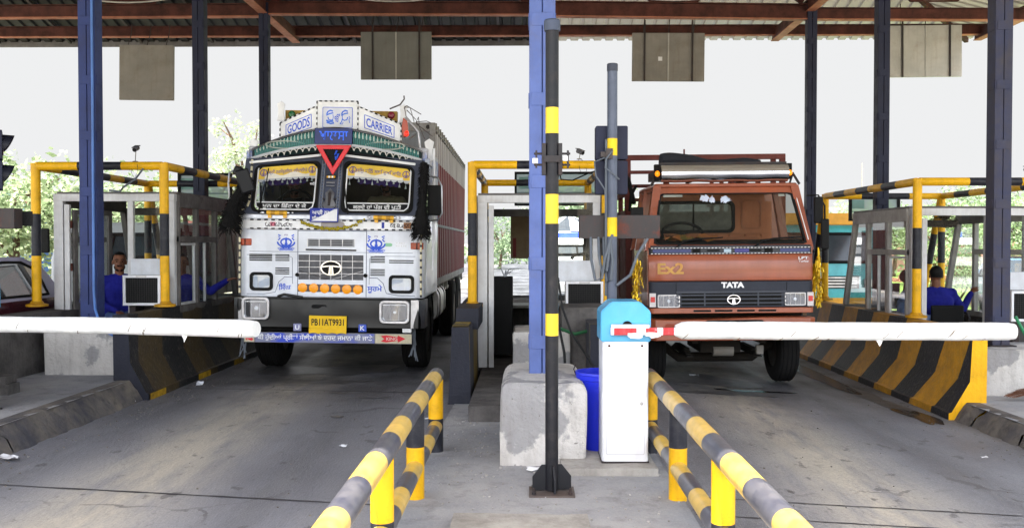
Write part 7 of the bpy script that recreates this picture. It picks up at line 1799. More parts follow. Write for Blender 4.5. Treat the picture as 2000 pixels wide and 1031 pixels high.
b = MB(); b.path([(-1.02, 1.6, 2.6), (-0.98, 1.45, 2.5), (-0.95, 1.4, 2.35), (-0.93, 1.3, 2.2)], 0.03, 8); b.path([(-0.9, 1.3, 2.42), (-0.96, 1.35, 2.3), (-0.98, 1.35, 2.1)], 0.02, 8); b.build('air_hoses', M['rubber'], T2)
b = MB(); b.box(-1.12, -0.98, 0.0, 0.06, 1.9, 2.1); b.path([(-1.04, 0.05, 1.95), (-0.93, 0.12, 1.9)], 0.012, 6); b.build('side_mirror', M['grille'], T2, bevel=0.015)
b = MB(); b.obox((0.99, 0.02, 2.05), (0.1, 0.07, 0.3), (0, 0, R(-14))); b.obox((1.05, -0.02, 1.78), (0.09, 0.05, 0.34), (0, 0, R(-14))); m2 = b.build('side_mirror', M['grille'], T2, bevel=0.018, seg=3)
b = MB(); b.path([(0.9, 0.15, 2.22), (1.0, 0.06, 2.22), (1.06, 0.02, 2.1), (1.06, 0.0, 1.6), (0.93, 0.1, 1.58)], 0.01, 6); b.build('mirror_arm', M['rubber'], m2)
def tinsel(x, y, z0_, L, seed, w0):
    random.seed(seed); b = MB()
    for _ in range(260):
        t_ = random.random(); rr_ = w0 * (0.35 + 0.65 * math.sin(PI * min(1, t_ * 0.8 + 0.12)))
        p = Vector((x + random.gauss(0, rr_ * 0.45), y + random.gauss(0, rr_ * 0.45), z0_ - L * t_))
        d = Vector((random.uniform(-0.02, 0.02), random.uniform(-0.02, 0.02), -random.uniform(0.03, 0.07))); s_ = Vector((random.uniform(-1, 1), random.uniform(-1, 1), 0)).normalized() * 0.005
        b.mesh([p - s_, p + s_, p + d + s_, p + d - s_], [(0, 1, 2, 3)])
    b.path([(x, y, z0_ + 0.08), (x, y, z0_ - L * 0.8)], 0.012, 5)
    return b.build('gold_tassel', mat('gold tinsel', (214, 176, 44), 0.25, 0.7), T2, flat=True)
tinsel(-1.06, -0.02, 1.5, 0.5, 1, 0.06); tinsel(0.985, 0.0, 1.55, 0.55, 2, 0.045)
for s in (-1, 1): wheel(s * 0.79 + 0.02, 0.92, 0.42, 0.42, 0.25, 'front_wheel', parent=T2)
for s in (-1, 1): wheel(s * 0.82, 4.2, 0.42, 0.42, 0.22, 'rear_wheel', parent=T2); wheel(s * 0.56, 4.2, 0.42, 0.42, 0.22, 'rear_wheel', parent=T2)
b = MB(); b.path([(-0.75, 0.92, 0.46), (-0.6, 0.92, 0.42), (-0.45, 0.92, 0.3), (0.45, 0.92, 0.3), (0.6, 0.92, 0.42), (0.75, 0.92, 0.46)], 0.06, 10); b.tube((-0.7, 4.2, 0.45), (0.7, 4.2, 0.45), 0.08, n=10)
for s in (-1, 1):
    b.box(s * 0.38 - 0.04, s * 0.38 + 0.04, 0.1, 6.1, 0.55, 0.72)
    for k in range(4): b.box(s * 0.4 - 0.035, s * 0.4 + 0.035, 0.35 + 0.08 * k, 1.5 - 0.08 * k, 0.36 + 0.022 * k, 0.376 + 0.022 * k)
b.box(-0.25, 0.22, 0.5, 1.4, 0.4, 0.75); b.box(-0.88, 0.88, 0.3, 1.5, 0.82, 0.985)
b.build('axle_and_chassis', mat('chassis grime', (30, 27, 24), 0.8, dirt=(56, 49, 42), damt=0.6, dscale=6), T2)
b = MB(); b.tube((-0.1, 0.55, 0.42), (0.14, 0.55, 0.42), 0.07, n=12); b.build('sump', M['panel_grey'], T2); b = MB(); b.box(0.36, 0.44, 0.3, 0.36, 0.4, 0.5); b.build('steering_box', M['panel_grey'], T2)
# ================================================================== people
SKIN = mat('skin brown', (128, 84, 62), 0.55, var=0.05); SKIN2 = mat('skin dark', (96, 62, 48), 0.55, var=0.05)
HAIR = mat('black hair', (16, 14, 14), 0.7); SHIRT = mat('royal blue shirt', (28, 32, 138), 0.8, var=0.15, dirt=(18, 20, 92), damt=0.4, dscale=9, bmp=0.25, bscale=14); JEANS = mat('blue denim', (70, 96, 150), 0.85, dirt=(110, 130, 170), damt=0.5, dscale=7)
LSHIRT = mat('pale blue shirt', (128, 150, 200), 0.8, var=0.12, bmp=0.2, bscale=14); BEIGE = mat('beige shirt', (132, 122, 100), 0.8, var=0.12, bmp=0.2, bscale=14); DARKT = mat('dark trousers', (30, 30, 38), 0.85)
EYE_ = mat('eye', (14, 10, 8), 0.2); SHOE = mat('shoe', (26, 22, 20), 0.5)


def remesh(o, vox, smooth=3):
    r = o.modifiers.new('r', 'REMESH'); r.mode = 'VOXEL'; r.voxel_size = vox
    s = o.modifiers.new('s', 'SMOOTH'); s.iterations = smooth; s.factor = 0.5
    dg = bpy.context.evaluated_depsgraph_get(); me = bpy.data.meshes.new_from_object(o.evaluated_get(dg))
    o.modifiers.clear(); old = o.data; o.data = me; bpy.data.meshes.remove(old)
    me.polygons.foreach_set('use_smooth', [True] * len(me.polygons)); return o


def person(label, loc, J, skin, shirt, trousers, rz=0, head=(0, 0), beard=False, hair='short', haircol=None, sleeves='long', group=None, vox=0.011):
    """J: joints in local metres (x right, y away, z up).  head = (turn, tilt) in degrees, turn 0 faces -y"""
    t = thing('person', label, 'person', loc, (0, 0, rz), group)
    V = lambda k: Vector(J[k])
    b = MB(); pel, ch, nk, hd = V('pelvis'), V('chest'), V('neck'), V('head')
    side = (V('shR') - V('shL')).normalized()
    def torso(b, g):
        fw = side.cross(Vector((0, 0, 1)))
        prev = None
        for p, wx, dy in ((pel, 0.15, 0.105), (pel.lerp(ch, 0.5), 0.135, 0.095), (ch, 0.165, 0.105), (ch.lerp(nk, 0.65), 0.12, 0.075)):
            for s in (-0.6, -0.2, 0.2, 0.6): b.ball(p + side * wx * s, dy * (0.95 if abs(s) > 0.5 else 1.05) + g, 10)
            if prev:
                for s in (-0.6, -0.2, 0.2, 0.6): b.cap(prev[0] + side * prev[1] * s, p + side * wx * s, prev[2] * 0.95 + g, dy * 0.95 + g, 10)
            prev = (p, wx, dy)
        for s in ('shL', 'shR'): b.cap(ch.lerp(nk, 0.55), V(s), 0.07 + g, 0.062 + g, 10)
    torso(b, -0.01); b.cap(nk - Vector((0, 0, 0.03)), hd - Vector((0, 0, 0.05)), 0.056, 0.052, 10)
    Rm = Euler((R(head[1]), 0, R(head[0]))).to_matrix()
    H = lambda x, y, z: hd + Rm @ Vector((x, y, z))
    # skull, jaw, nose, ears, brows
    for c, r_ in (((0, 0.012, 0.035), (0.076, 0.094, 0.088)), ((0, -0.02, -0.03), (0.06, 0.068, 0.075)), ((0, -0.05, -0.075), (0.036, 0.034, 0.03))):
        bb = MB(); bb.ball((0, 0, 0), r_, 14)
        for v in bb.bm.verts: v.co = H(*(Vector(c) + v.co))
        me_ = bpy.data.meshes.new('x'); bb.bm.to_mesh(me_); b.bm.from_mesh(me_); bpy.data.meshes.remove(me_); bb.bm.free()
    b.cap(H(0, -0.078, 0.018), H(0, -0.1, -0.018), 0.011, 0.016, 8); b.cap(H(-0.03, -0.072, 0.03), H(0.03, -0.072, 0.03), 0.012, 0.012, 8); b.cap(H(-0.022, -0.08, -0.05), H(0.022, -0.08, -0.05), 0.01, 0.01, 8)
    for s in (-1, 1): b.cap(H(s * 0.076, 0.015, 0.015), H(s * 0.078, 0.012, -0.02), 0.014, 0.011, 8)
    def arm(b, s, g, upto='wr'):
        b.cap(V('sh' + s), V('el' + s), 0.05 + g, 0.04 + g, 10); b.cap(V('el' + s), V('wr' + s), 0.04 + g, 0.027 + g * 0.9, 10)
    def leg(b, s, g):
        b.cap(V('hi' + s), V('kn' + s), 0.082 + g, 0.055 + g, 12); b.cap(V('kn' + s), V('an' + s), 0.054 + g, 0.036 + g, 12)
    for s in 'LR':
        arm(b, s, -0.004)
        if 'kn' + s in J: leg(b, s, -0.012)
        w_, e_ = V('wr' + s), V('el' + s); d = V('ha' + s) if 'ha' + s in J else (w_ - e_).normalized()
        d = d.normalized(); up_ = Vector((0, 0, 1)) if abs(d.z) < 0.8 else Vector((0, 1, 0)); lat = d.cross(up_).normalized(); nrm = lat.cross(d).normalized()
        pc = w_ + d * 0.045
        for q in (-0.028, -0.009, 0.009, 0.028): b.cap(w_ + lat * q * 0.5, w_ + d * 0.085 + lat * q, 0.0155, 0.0125, 8)
        for i, (q, L_) in enumerate(((-0.031, 0.062), (-0.0105, 0.075), (0.0105, 0.07), (0.031, 0.054))):
            p0 = w_ + d * 0.085 + lat * q; p1 = p0 + (d * 0.94 + lat * q * 4 - nrm * 0.3).normalized() * L_ * 0.55; p2 = p1 + (d * 0.8 - nrm * 0.6).normalized() * L_ * 0.5
            b.cap(p0, p1, 0.0095, 0.0085, 7); b.cap(p1, p2, 0.0085, 0.007, 7)
        sg = -1 if s == 'R' else 1
        b.cap(w_ + d * 0.03 + lat * sg * 0.022, w_ + d * 0.07 + lat * sg * 0.055 - nrm * 0.01, 0.012, 0.01, 7); b.cap(w_ + d * 0.07 + lat * sg * 0.055 - nrm * 0.01, w_ + d * 0.1 + lat * sg * 0.06 - nrm * 0.02, 0.01, 0.008, 7)
        if 'an' + s in J: b.cap(V('an' + s), V('an' + s) + Vector((0, -0.12, -0.05)), 0.036, 0.03, 8)
    body = remesh(b.build('body', skin, t), vox * 0.75, 2)
    b = MB(); torso(b, 0.012)
    for s in 'LR':
        if sleeves == 'long': arm(b, s, 0.012)
        else: b.cap(V('sh' + s), V('sh' + s).lerp(V('el' + s), 0.7), 0.064, 0.06, 10)
    b.path([nk + Vector((0.062 * math.cos(2 * PI * k / 16), 0.06 * math.sin(2 * PI * k / 16) + 0.005, -0.02 + 0.012 * math.sin(2 * PI * k / 16))) for k in range(17)], 0.015, 6)
    sh = remesh(b.build('shirt', shirt, t), vox, 2)
    for v in sh.data.vertices: v.co += mnoise.noise_vector(v.co * 14) * 0.007
    if 'knL' in J:
        b = MB(); b.ball(pel, (0.17, 0.13, 0.12), 12)
        for s in 'LR': b.cap(pel, V('hi' + s), 0.11, 0.1, 10); leg(b, s, 0.006)
        remesh(b.build('trousers', trousers, t), vox, 2)
        for s in 'LR':
            b = MB(); a_ = V('an' + s); b.cap(a_ + Vector((0, 0.03, -0.055)), a_ + Vector((0, -0.16, -0.065)), 0.042, 0.034, 10); b.build('shoe', SHOE, t)
    hc = haircol or HAIR
    if hair == 'short':
        b = MB(); b.ball((0, 0, 0), (0.083, 0.1, 0.094), 18)
        vs = [v for v in b.bm.verts if (v.co.y < -0.02 and v.co.z < 0.035 - v.co.y * 0.2) or v.co.z < -0.06]
        bmesh.ops.delete(b.bm, geom=vs, context='VERTS')
        for v in b.bm.verts: v.co = H(*(v.co + Vector((0, 0.014, 0.04)))) + mnoise.noise_vector(v.co * 40) * 0.004
        b.build('hair', hc, t)
    elif hair == 'turban':
        b = MB()
        for k in range(7):
            z = 0.05 + 0.018 * k; rr_ = 0.095 * math.sqrt(max(0.05, 1 - ((k - 1.5) / 6.5) ** 2))
            b.path([H(rr_ * math.cos(2 * PI * i / 18), 0.012 + rr_ * 1.12 * math.sin(2 * PI * i / 18), z + 0.018 * math.sin(2 * PI * i / 18 * 1 + k)) for i in range(19)], 0.024, 7)
        b.ball(H(0, 0.01, 0.1), (0.08, 0.09, 0.06), 12); b.build('turban', hc, t)
    for s in (-1, 1):
        b = MB(); b.ball(H(s * 0.031, -0.082, 0.014), 0.008, 8); b.build('eye', EYE_, t)
        b = MB(); b.path([H(s * 0.012, -0.09, 0.036), H(s * 0.032, -0.088, 0.042), H(s * 0.05, -0.076, 0.036)], 0.005, 6); b.build('eyebrow', HAIR, t)
    if beard:
        b = MB()
        b.ball((0, 0, 0), (0.066, 0.068, 0.062), 16)
        bmesh.ops.delete(b.bm, geom=[v for v in b.bm.verts if v.co.z > 0.028 or (v.co.z > -0.012 and v.co.y < -0.045)], context='VERTS')
        for v in b.bm.verts: v.co = H(*(v.co + Vector((0, -0.026, -0.05))))
        b.cap(H(-0.024, -0.09, -0.036), H(0.024, -0.09, -0.036), 0.008, 0.008, 6)
        b.build('beard', HAIR, t)
    b = MB(); b.path([H(-0.02, -0.0915, -0.05), H(0, -0.094, -0.052), H(0.02, -0.0915, -0.05)], 0.004, 6); b.build('lips', mat('lips', (110, 62, 54), 0.5), t)
    return t


def sit(lean=0.0, seat=0.46):
    return {'pelvis': (0, 0, seat + 0.08), 'chest': (0, -0.03 * lean, seat + 0.40), 'neck': (0, -0.05 * lean, seat + 0.56), 'head': (0, -0.06 * lean - 0.01, seat + 0.72),
            'shL': (-0.185, -0.04 * lean, seat + 0.5), 'shR': (0.185, -0.04 * lean, seat + 0.5), 'hiL': (-0.1, 0, seat + 0.06), 'hiR': (0.1, 0, seat + 0.06),
            'knL': (-0.13, -0.43, seat + 0.07), 'knR': (0.13, -0.43, seat + 0.07), 'anL': (-0.13, -0.4, 0.09), 'anR': (0.13, -0.4, 0.09),
            'elL': (-0.25, -0.08, seat + 0.24), 'elR': (0.25, -0.08, seat + 0.24), 'wrL': (-0.16, -0.3, seat + 0.17), 'wrR': (0.16, -0.3, seat + 0.17)}


def stool(loc, h, label):
    t = thing('stool', label, 'stool', loc)
    b = MB(); b.lathe([(0, h - 0.03), (0.16, h - 0.03), (0.17, h - 0.015), (0.16, h), (0, h)], n=20); b.build('seat', M['rubber'], t)
    for k in range(4): a = PI / 4 + k * PI / 2; b = MB(); b.tube((0.1 * math.cos(a), 0.1 * math.sin(a), h - 0.03), (0.16 * math.cos(a), 0.16 * math.sin(a), 0), 0.012, n=8); b.build('leg', M['steel_dark'], t)


# the bearded man seated in the door of the left booth
J = sit(0.5, 0.47); J.update({'wrR': (0.12, -0.32, 0.6), 'wrL': (-0.12, -0.36, 0.62)})
person('bearded man in blue shirt and jeans seated in the left booth doorway', (-4.99, 11.5, 0.18), J, SKIN, SHIRT, JEANS, R(38), (-14, 0), beard=True)
stool((-4.99, 11.5, 0.18), 0.46, 'dark round stool under the bearded man in the left booth')
J = sit(0.3, 0.44); J.update({'elR': (0.38, -0.14, 0.8), 'wrR': (0.6, -0.2, 0.94), 'haR': (0.9, -0.1, 0.35)})
person('man in a blue shirt stretching one arm out of the left booth window', (-4.52, 12.35, 0.18), J, SKIN, SHIRT, DARKT, R(8), (10, 0))
stool((-4.52, 12.35, 0.18), 0.43, 'dark round stool under the man with the outstretched arm')
# right booth: one man from behind, one in pale blue beside him
J = sit(0.6, 0.45); J.update({'elR': (0.3, -0.1, 0.72), 'elL': (-0.34, -0.08, 0.74), 'wrL': (-0.47, -0.16, 0.94), 'haL': (-0.5, -0.3, 0.6)})
person('man in a royal blue shirt seen from behind on a black chair, right booth', (5.2, 12.08, 0.02), J, SKIN, SHIRT, DARKT, R(176), (-6, 0))
J = sit(0.2, 0.40); J.update({'elR': (0.2, -0.25, 0.66), 'wrR': (0.1, -0.46, 0.72), 'elL': (-0.22, -0.25, 0.64), 'wrL': (-0.12, -0.42, 0.66)})
person('man in a pale blue shirt seated behind the glass of the right booth', (4.86, 12.2, 0.02), J, SKIN2, LSHIRT, DARKT, R(62), (30, 0))
stool((4.86, 12.2, 0.02), 0.39, 'dark round stool under the man in the pale blue shirt')
# three men in the white truck's cab
def cab(J): return {k: v for k, v in J.items() if k[:2] not in ('kn', 'an')}
J = cab(sit(0.4, 0.0)); J.update({'elR': (0.3, -0.2, 0.3), 'wrR': (0.06, -0.34, 0.34), 'elL': (-0.28, -0.22, 0.28), 'wrL': (-0.02, -0.36, 0.3), 'haR': (-1, -0.1, 0.1), 'haL': (1, -0.1, 0)})
person('passenger in a beige shirt with folded arms behind the right pane of the white truck', (TX + 0.52, TYF + 1.1, 1.64), J, SKIN2, BEIGE, DARKT, R(-4), (-8, 0), beard=True, sleeves='short')
J = cab(sit(0.4, 0.0)); J.update({'elR': (0.24, -0.3, 0.36), 'wrR': (0.08, -0.5, 0.4), 'elL': (-0.24, -0.28, 0.3), 'wrL': (-0.1, -0.48, 0.36)})
person('driver in a rose turban behind the left pane of the white truck', (TX - 0.68, TYF + 1.12, 1.62), J, SKIN2, mat('dark shirt', (40, 36, 40), 0.9), DARKT, 0, (4, 0), beard=True, hair='turban', haircol=mat('rose turban', (150, 76, 100), 0.85), sleeves='short')
person('man in an orange turban seated between the panes of the white truck', (TX - 0.28, TYF + 1.2, 1.62), cab(sit(0.3, 0.0)), SKIN2, mat('dark shirt b', (52, 44, 40), 0.9), DARKT, 0, (0, 0), beard=True, hair='turban', haircol=mat('orange turban', (196, 92, 34), 0.85))
# ================================================================== background
def leaf_mat(name, a, b_, tr=0.35):
    m, n, p = nt(name)
    oi = n.nodes.new('ShaderNodeNewGeometry'); f, _ = noise_fac(n, 1.3, 4, 0.3, 0.7)
    x = mixc(n, oi.outputs['Random Per Island'], lin(a), lin(b_)); x = mixc(n, mul(n, f, 0.5), x, lin(tuple(int(v * 0.6) for v in a)))
    n.links.new(x, p.inputs['Base Color']); p.inputs['Roughness'].default_value = 0.6
    t = n.nodes.new('ShaderNodeBsdfTranslucent'); n.links.new(x, t.inputs[0]); mx_ = n.nodes.new('ShaderNodeMixShader'); mx_.inputs[0].default_value = tr
    n.links.new(p.outputs[0], mx_.inputs[1]); n.links.new(t.outputs[0], mx_.inputs[2]); n.links.new(mx_.outputs[0], n.nodes['Material Output'].inputs[0])
    return m
LF = [leaf_mat('leaf a', (140, 164, 116), (182, 196, 154)), leaf_mat('leaf b', (124, 148, 112), (160, 178, 140)), leaf_mat('leaf c', (164, 182, 138), (198, 208, 172))]  # leaf colours paled so the background haze is painted in
BARK = mat('bark', (96, 78, 62), 0.9, dirt=(60, 48, 40), damt=0.6, bmp=0.4)


def tree(label, loc, h, cr, seed, lm=0, n=2600, cz=0.62, leaf=0.12, sparse=0.0, group='leafy trees beyond the booths', nm='tree'):
    random.seed(seed); t = thing(nm, label, 'tree', loc, group=group)
    b = MB(); top = Vector((random.uniform(-0.2, 0.2), random.uniform(-0.2, 0.2), h * 0.75))
    pts = [Vector((0, 0, -0.1)), Vector((0.05 * cr, 0, h * 0.25)), top * 0.65 + Vector((0.1, 0, 0)), top]
    b.path(pts, [h * 0.03, h * 0.024, h * 0.016, h * 0.006], 9); ends = []
    for k in range(11):
        s = pts[1].lerp(pts[3], random.uniform(0.1, 0.95)); a = random.uniform(0, 6.28); e = Vector((math.cos(a) * cr * random.uniform(0.4, 0.85), math.sin(a) * cr * random.uniform(0.4, 0.85), h * random.uniform(0.45, 0.95)))
        m_ = s.lerp(e, 0.5) + Vector((0, 0, 0.12 * h * random.random())); b.path([s, m_, e], [h * 0.011, h * 0.007, h * 0.003], 6); ends += [m_, e]
    b.build('trunk', BARK, t)
    cl = [(e + Vector((random.gauss(0, 0.1) * cr, random.gauss(0, 0.1) * cr, random.gauss(0, 0.08) * cr)), cr * random.uniform(0.2, 0.42)) for e in ends]
    for _ in range(16):
        a = random.uniform(0, 6.28); q = random.uniform(0.2, 1.0); cl.append((Vector((math.cos(a) * cr * q * 0.9, math.sin(a) * cr * q * 0.9, h * cz + (1 - q * q * 0.6) * cr * random.uniform(-0.7, 0.75))), cr * random.uniform(0.18, 0.36)))
    b = MB(); vs = []; fs = []
    for _ in range(n):
        c, r_ = random.choice(cl); d = Vector((random.gauss(0, 1), random.gauss(0, 1), random.gauss(0, 0.8))); d = d.normalized() * r_ * random.random() ** 0.45
        p = c + d
        if p.z < 0.25: continue
        u = Vector((random.gauss(0, 1), random.gauss(0, 1), random.gauss(0, 0.6))).normalized(); v_ = u.cross(Vector((random.gauss(0, 1), random.gauss(0, 1), random.gauss(0, 1)))).normalized()
        L_ = leaf * random.uniform(0.6, 1.4); i = len(vs)
        vs += [p, p + u * L_ * 0.5 + v_ * L_ * 0.28, p + u * L_, p + u * L_ * 0.5 - v_ * L_ * 0.28]; fs.append((i, i + 1, i + 2, i + 3))
    b.mesh(vs, fs); b.build('crown', LF[lm], t, flat=True)
    return t


tree('tall pale green tree rising left of the white truck, behind the thin column', (gx(472, 30), 30, -0.2), 5.9, 1.3, 11, 2, 2600, 0.72, 0.12)
for i, (px, Y, h, cr, lm, lab) in enumerate(((15, 24, 4.0, 1.9, 0, 'leafy tree at the left picture edge behind the parked car'), (110, 26, 3.9, 1.9, 2, 'pale leafy tree between the left yellow post and the left booth'), (225, 29, 3.8, 2.0, 0, 'leafy tree seen above the roof of the left booth'),
                                        (330, 31, 3.7, 1.9, 2, 'light green tree just right of the front yellow post of the left booth'), (425, 27, 3.3, 1.6, 1, 'darker green tree behind the right end of the left booth'), (-90, 28, 4.4, 2.2, 1, 'tree partly cut by the left picture edge, furthest left'),
                                        (1108, 34, 3.9, 1.8, 1, 'green tree seen through the middle booth beside the striped pole'), (1155, 38, 4.6, 2.0, 0, 'green tree seen above the middle booth roof behind the signal pole'), (1210, 42, 4.4, 2.2, 1, 'tree behind the signal pole and the rail body of the orange truck'),
                                        (1640, 46, 3.6, 2.2, 2, 'pale tree between the orange truck and the right booth'), (1815, 40, 3.4, 2.1, 0, 'tree seen through the right booth near the ceiling fan'), (1900, 44, 4.3, 2.6, 1, 'green tree above the right booth roof, left of the grimy column'), (1985, 38, 3.2, 2.0, 0, 'tree at the right picture edge above the booth roof'), (1740, 52, 4.2, 2.6, 1, 'distant tree behind the dark column of the right booth'), (975, 60, 3.6, 2.2, 1, 'distant hazy tree seen through the door of the middle booth'), (1560, 55, 3.4, 2.4, 0, 'distant tree behind the right mirror of the orange truck'))):
    tree(lab, (gx(px, Y), Y, -0.2), h, cr, 40 + i, lm, 2900, 0.56, 0.17)
for i, (px, Y, h, lab) in enumerate(((1865, 24, 1.35, 'young slim tree on the lawn seen behind the seated man'), (1890, 27, 1.5, 'young tree on the lawn close to the grimy column'), (1975, 26, 1.5, 'round shrub on the lawn at the right picture edge'))):
    tree(lab, (gx(px, Y), Y, -0.18), h, 0.45, 70 + i, 0, 700, 0.62, 0.07, group='young plants on the lawn', nm='young_tree')
# lawn, far embankment, brick heap
m, n, p = nt('lawn'); f, _ = noise_fac(n, 0.6, 8, 0.3, 0.7); n.links.new(mixc(n, f, lin((150, 172, 84)), lin((118, 146, 66))), p.inputs['Base Color']); p.inputs['Roughness'].default_value = 0.9
b = MB(); b.mesh([(7.0, 21, -0.19), (40, 21, -0.19), (60, 60, -0.19), (11, 60, -0.19)], [(0, 1, 2, 3)]); tag(b.build('lawn', m, flat=True), kind='structure')
random.seed(77); b = MB()
for _ in range(6000):
    x = random.uniform(8.5, 20); y = random.uniform(21.5, 34); a = random.uniform(0, 6.28); h = random.uniform(0.05, 0.16)
    b.mesh([(x, y, -0.19), (x + 0.03 * math.cos(a), y + 0.03 * math.sin(a), -0.19), (x + 0.05 * math.cos(a + 1), y, h - 0.19)], [(0, 1, 2)])
tag(b.build('grass', LF[2], flat=True), 'bright green grass on the lawn beyond the right booth', 'grass', kind='stuff')
def far_wall(x0, x1, Y, h, col, label, nm='boundary_wall'):
    b = MB(); b.box(x0, x1, Y, Y + 0.3, -0.25, h)
    n_ = int(abs(x1 - x0) / 3)
    for k in range(n_ + 1): x = x0 + (x1 - x0) * k / n_; b.box(x - 0.2, x + 0.2, Y - 0.05, Y + 0.35, -0.25, h + 0.15)
    return tag(b.build(nm, mat(nm + str(Y), col, 0.9, dirt=(120, 100, 84), damt=0.5, dscale=1.5)), label, 'wall')
far_wall(-40, -6.2, 40, 1.3, (150, 132, 112), 'long low brown boundary wall behind the trees at left'); far_wall(16, 44, 62, 1.6, (150, 116, 100), 'long reddish boundary wall beyond the lawn at right')
random.seed(6); t = thing('brick_heap', 'heap of reddish bricks on the far side of the lawn', 'brick heap', (gx(1850, 45), 45, -0.2)); b = MB()
for _ in range(240): a = random.uniform(-1, 1); b.obox((a * 2.6, random.uniform(-0.5, 0.5), random.uniform(0.05, 1.35) * (1 - abs(a) ** 1.5)), (0.3, 0.16, 0.13), (random.uniform(-0.3, 0.3), random.uniform(-0.3, 0.3), random.uniform(0, 3)))
b.build('bricks', mat('brick pale red', (178, 130, 106), 0.9, dirt=(140, 96, 80), damt=0.6, dscale=4), t)
# thin hazy hedge rows that close the horizon
random.seed(90)
def hedge(label, x0, x1, Y, h, lm, seed, n=5000):
    random.seed(seed); b = MB(); vs = []; fs = []
    for _ in range(n):
        x = random.uniform(x0, x1); top = h * (0.65 + 0.35 * mnoise.noise(Vector((x * 0.25, seed, 0))) + 0.2 * mnoise.noise(Vector((x * 1.1, seed, 3))))
        p = Vector((x, Y + random.uniform(-0.8, 0.8), -0.2 + top * random.random() ** 0.6)); u = Vector((random.gauss(0, 1), random.gauss(0, 1), random.gauss(0, 1))).normalized(); v_ = u.cross(Vector((random.gauss(0, 1), random.gauss(0, 1), random.gauss(0, 1)))).normalized(); L_ = 0.3 * random.uniform(0.6, 1.4); i = len(vs)
        vs += [p, p + u * L_ * 0.5 + v_ * L_ * 0.3, p + u * L_, p + u * L_ * 0.5 - v_ * L_ * 0.3]; fs.append((i, i + 1, i + 2, i + 3))
    b.mesh(vs, fs); return tag(b.build('hedge', LF[lm], flat=True), label, 'hedge', kind='stuff')
hedge('long hazy tree line on the horizon at left', -50, -6, 48, 2.6, 0, 1); hedge('far hazy tree line across the middle horizon', -8, 16, 75, 2.4, 1, 2, 3500); hedge('far tree line beyond the lawn at right', 16, 70, 70, 3.4, 0, 3, 6000)

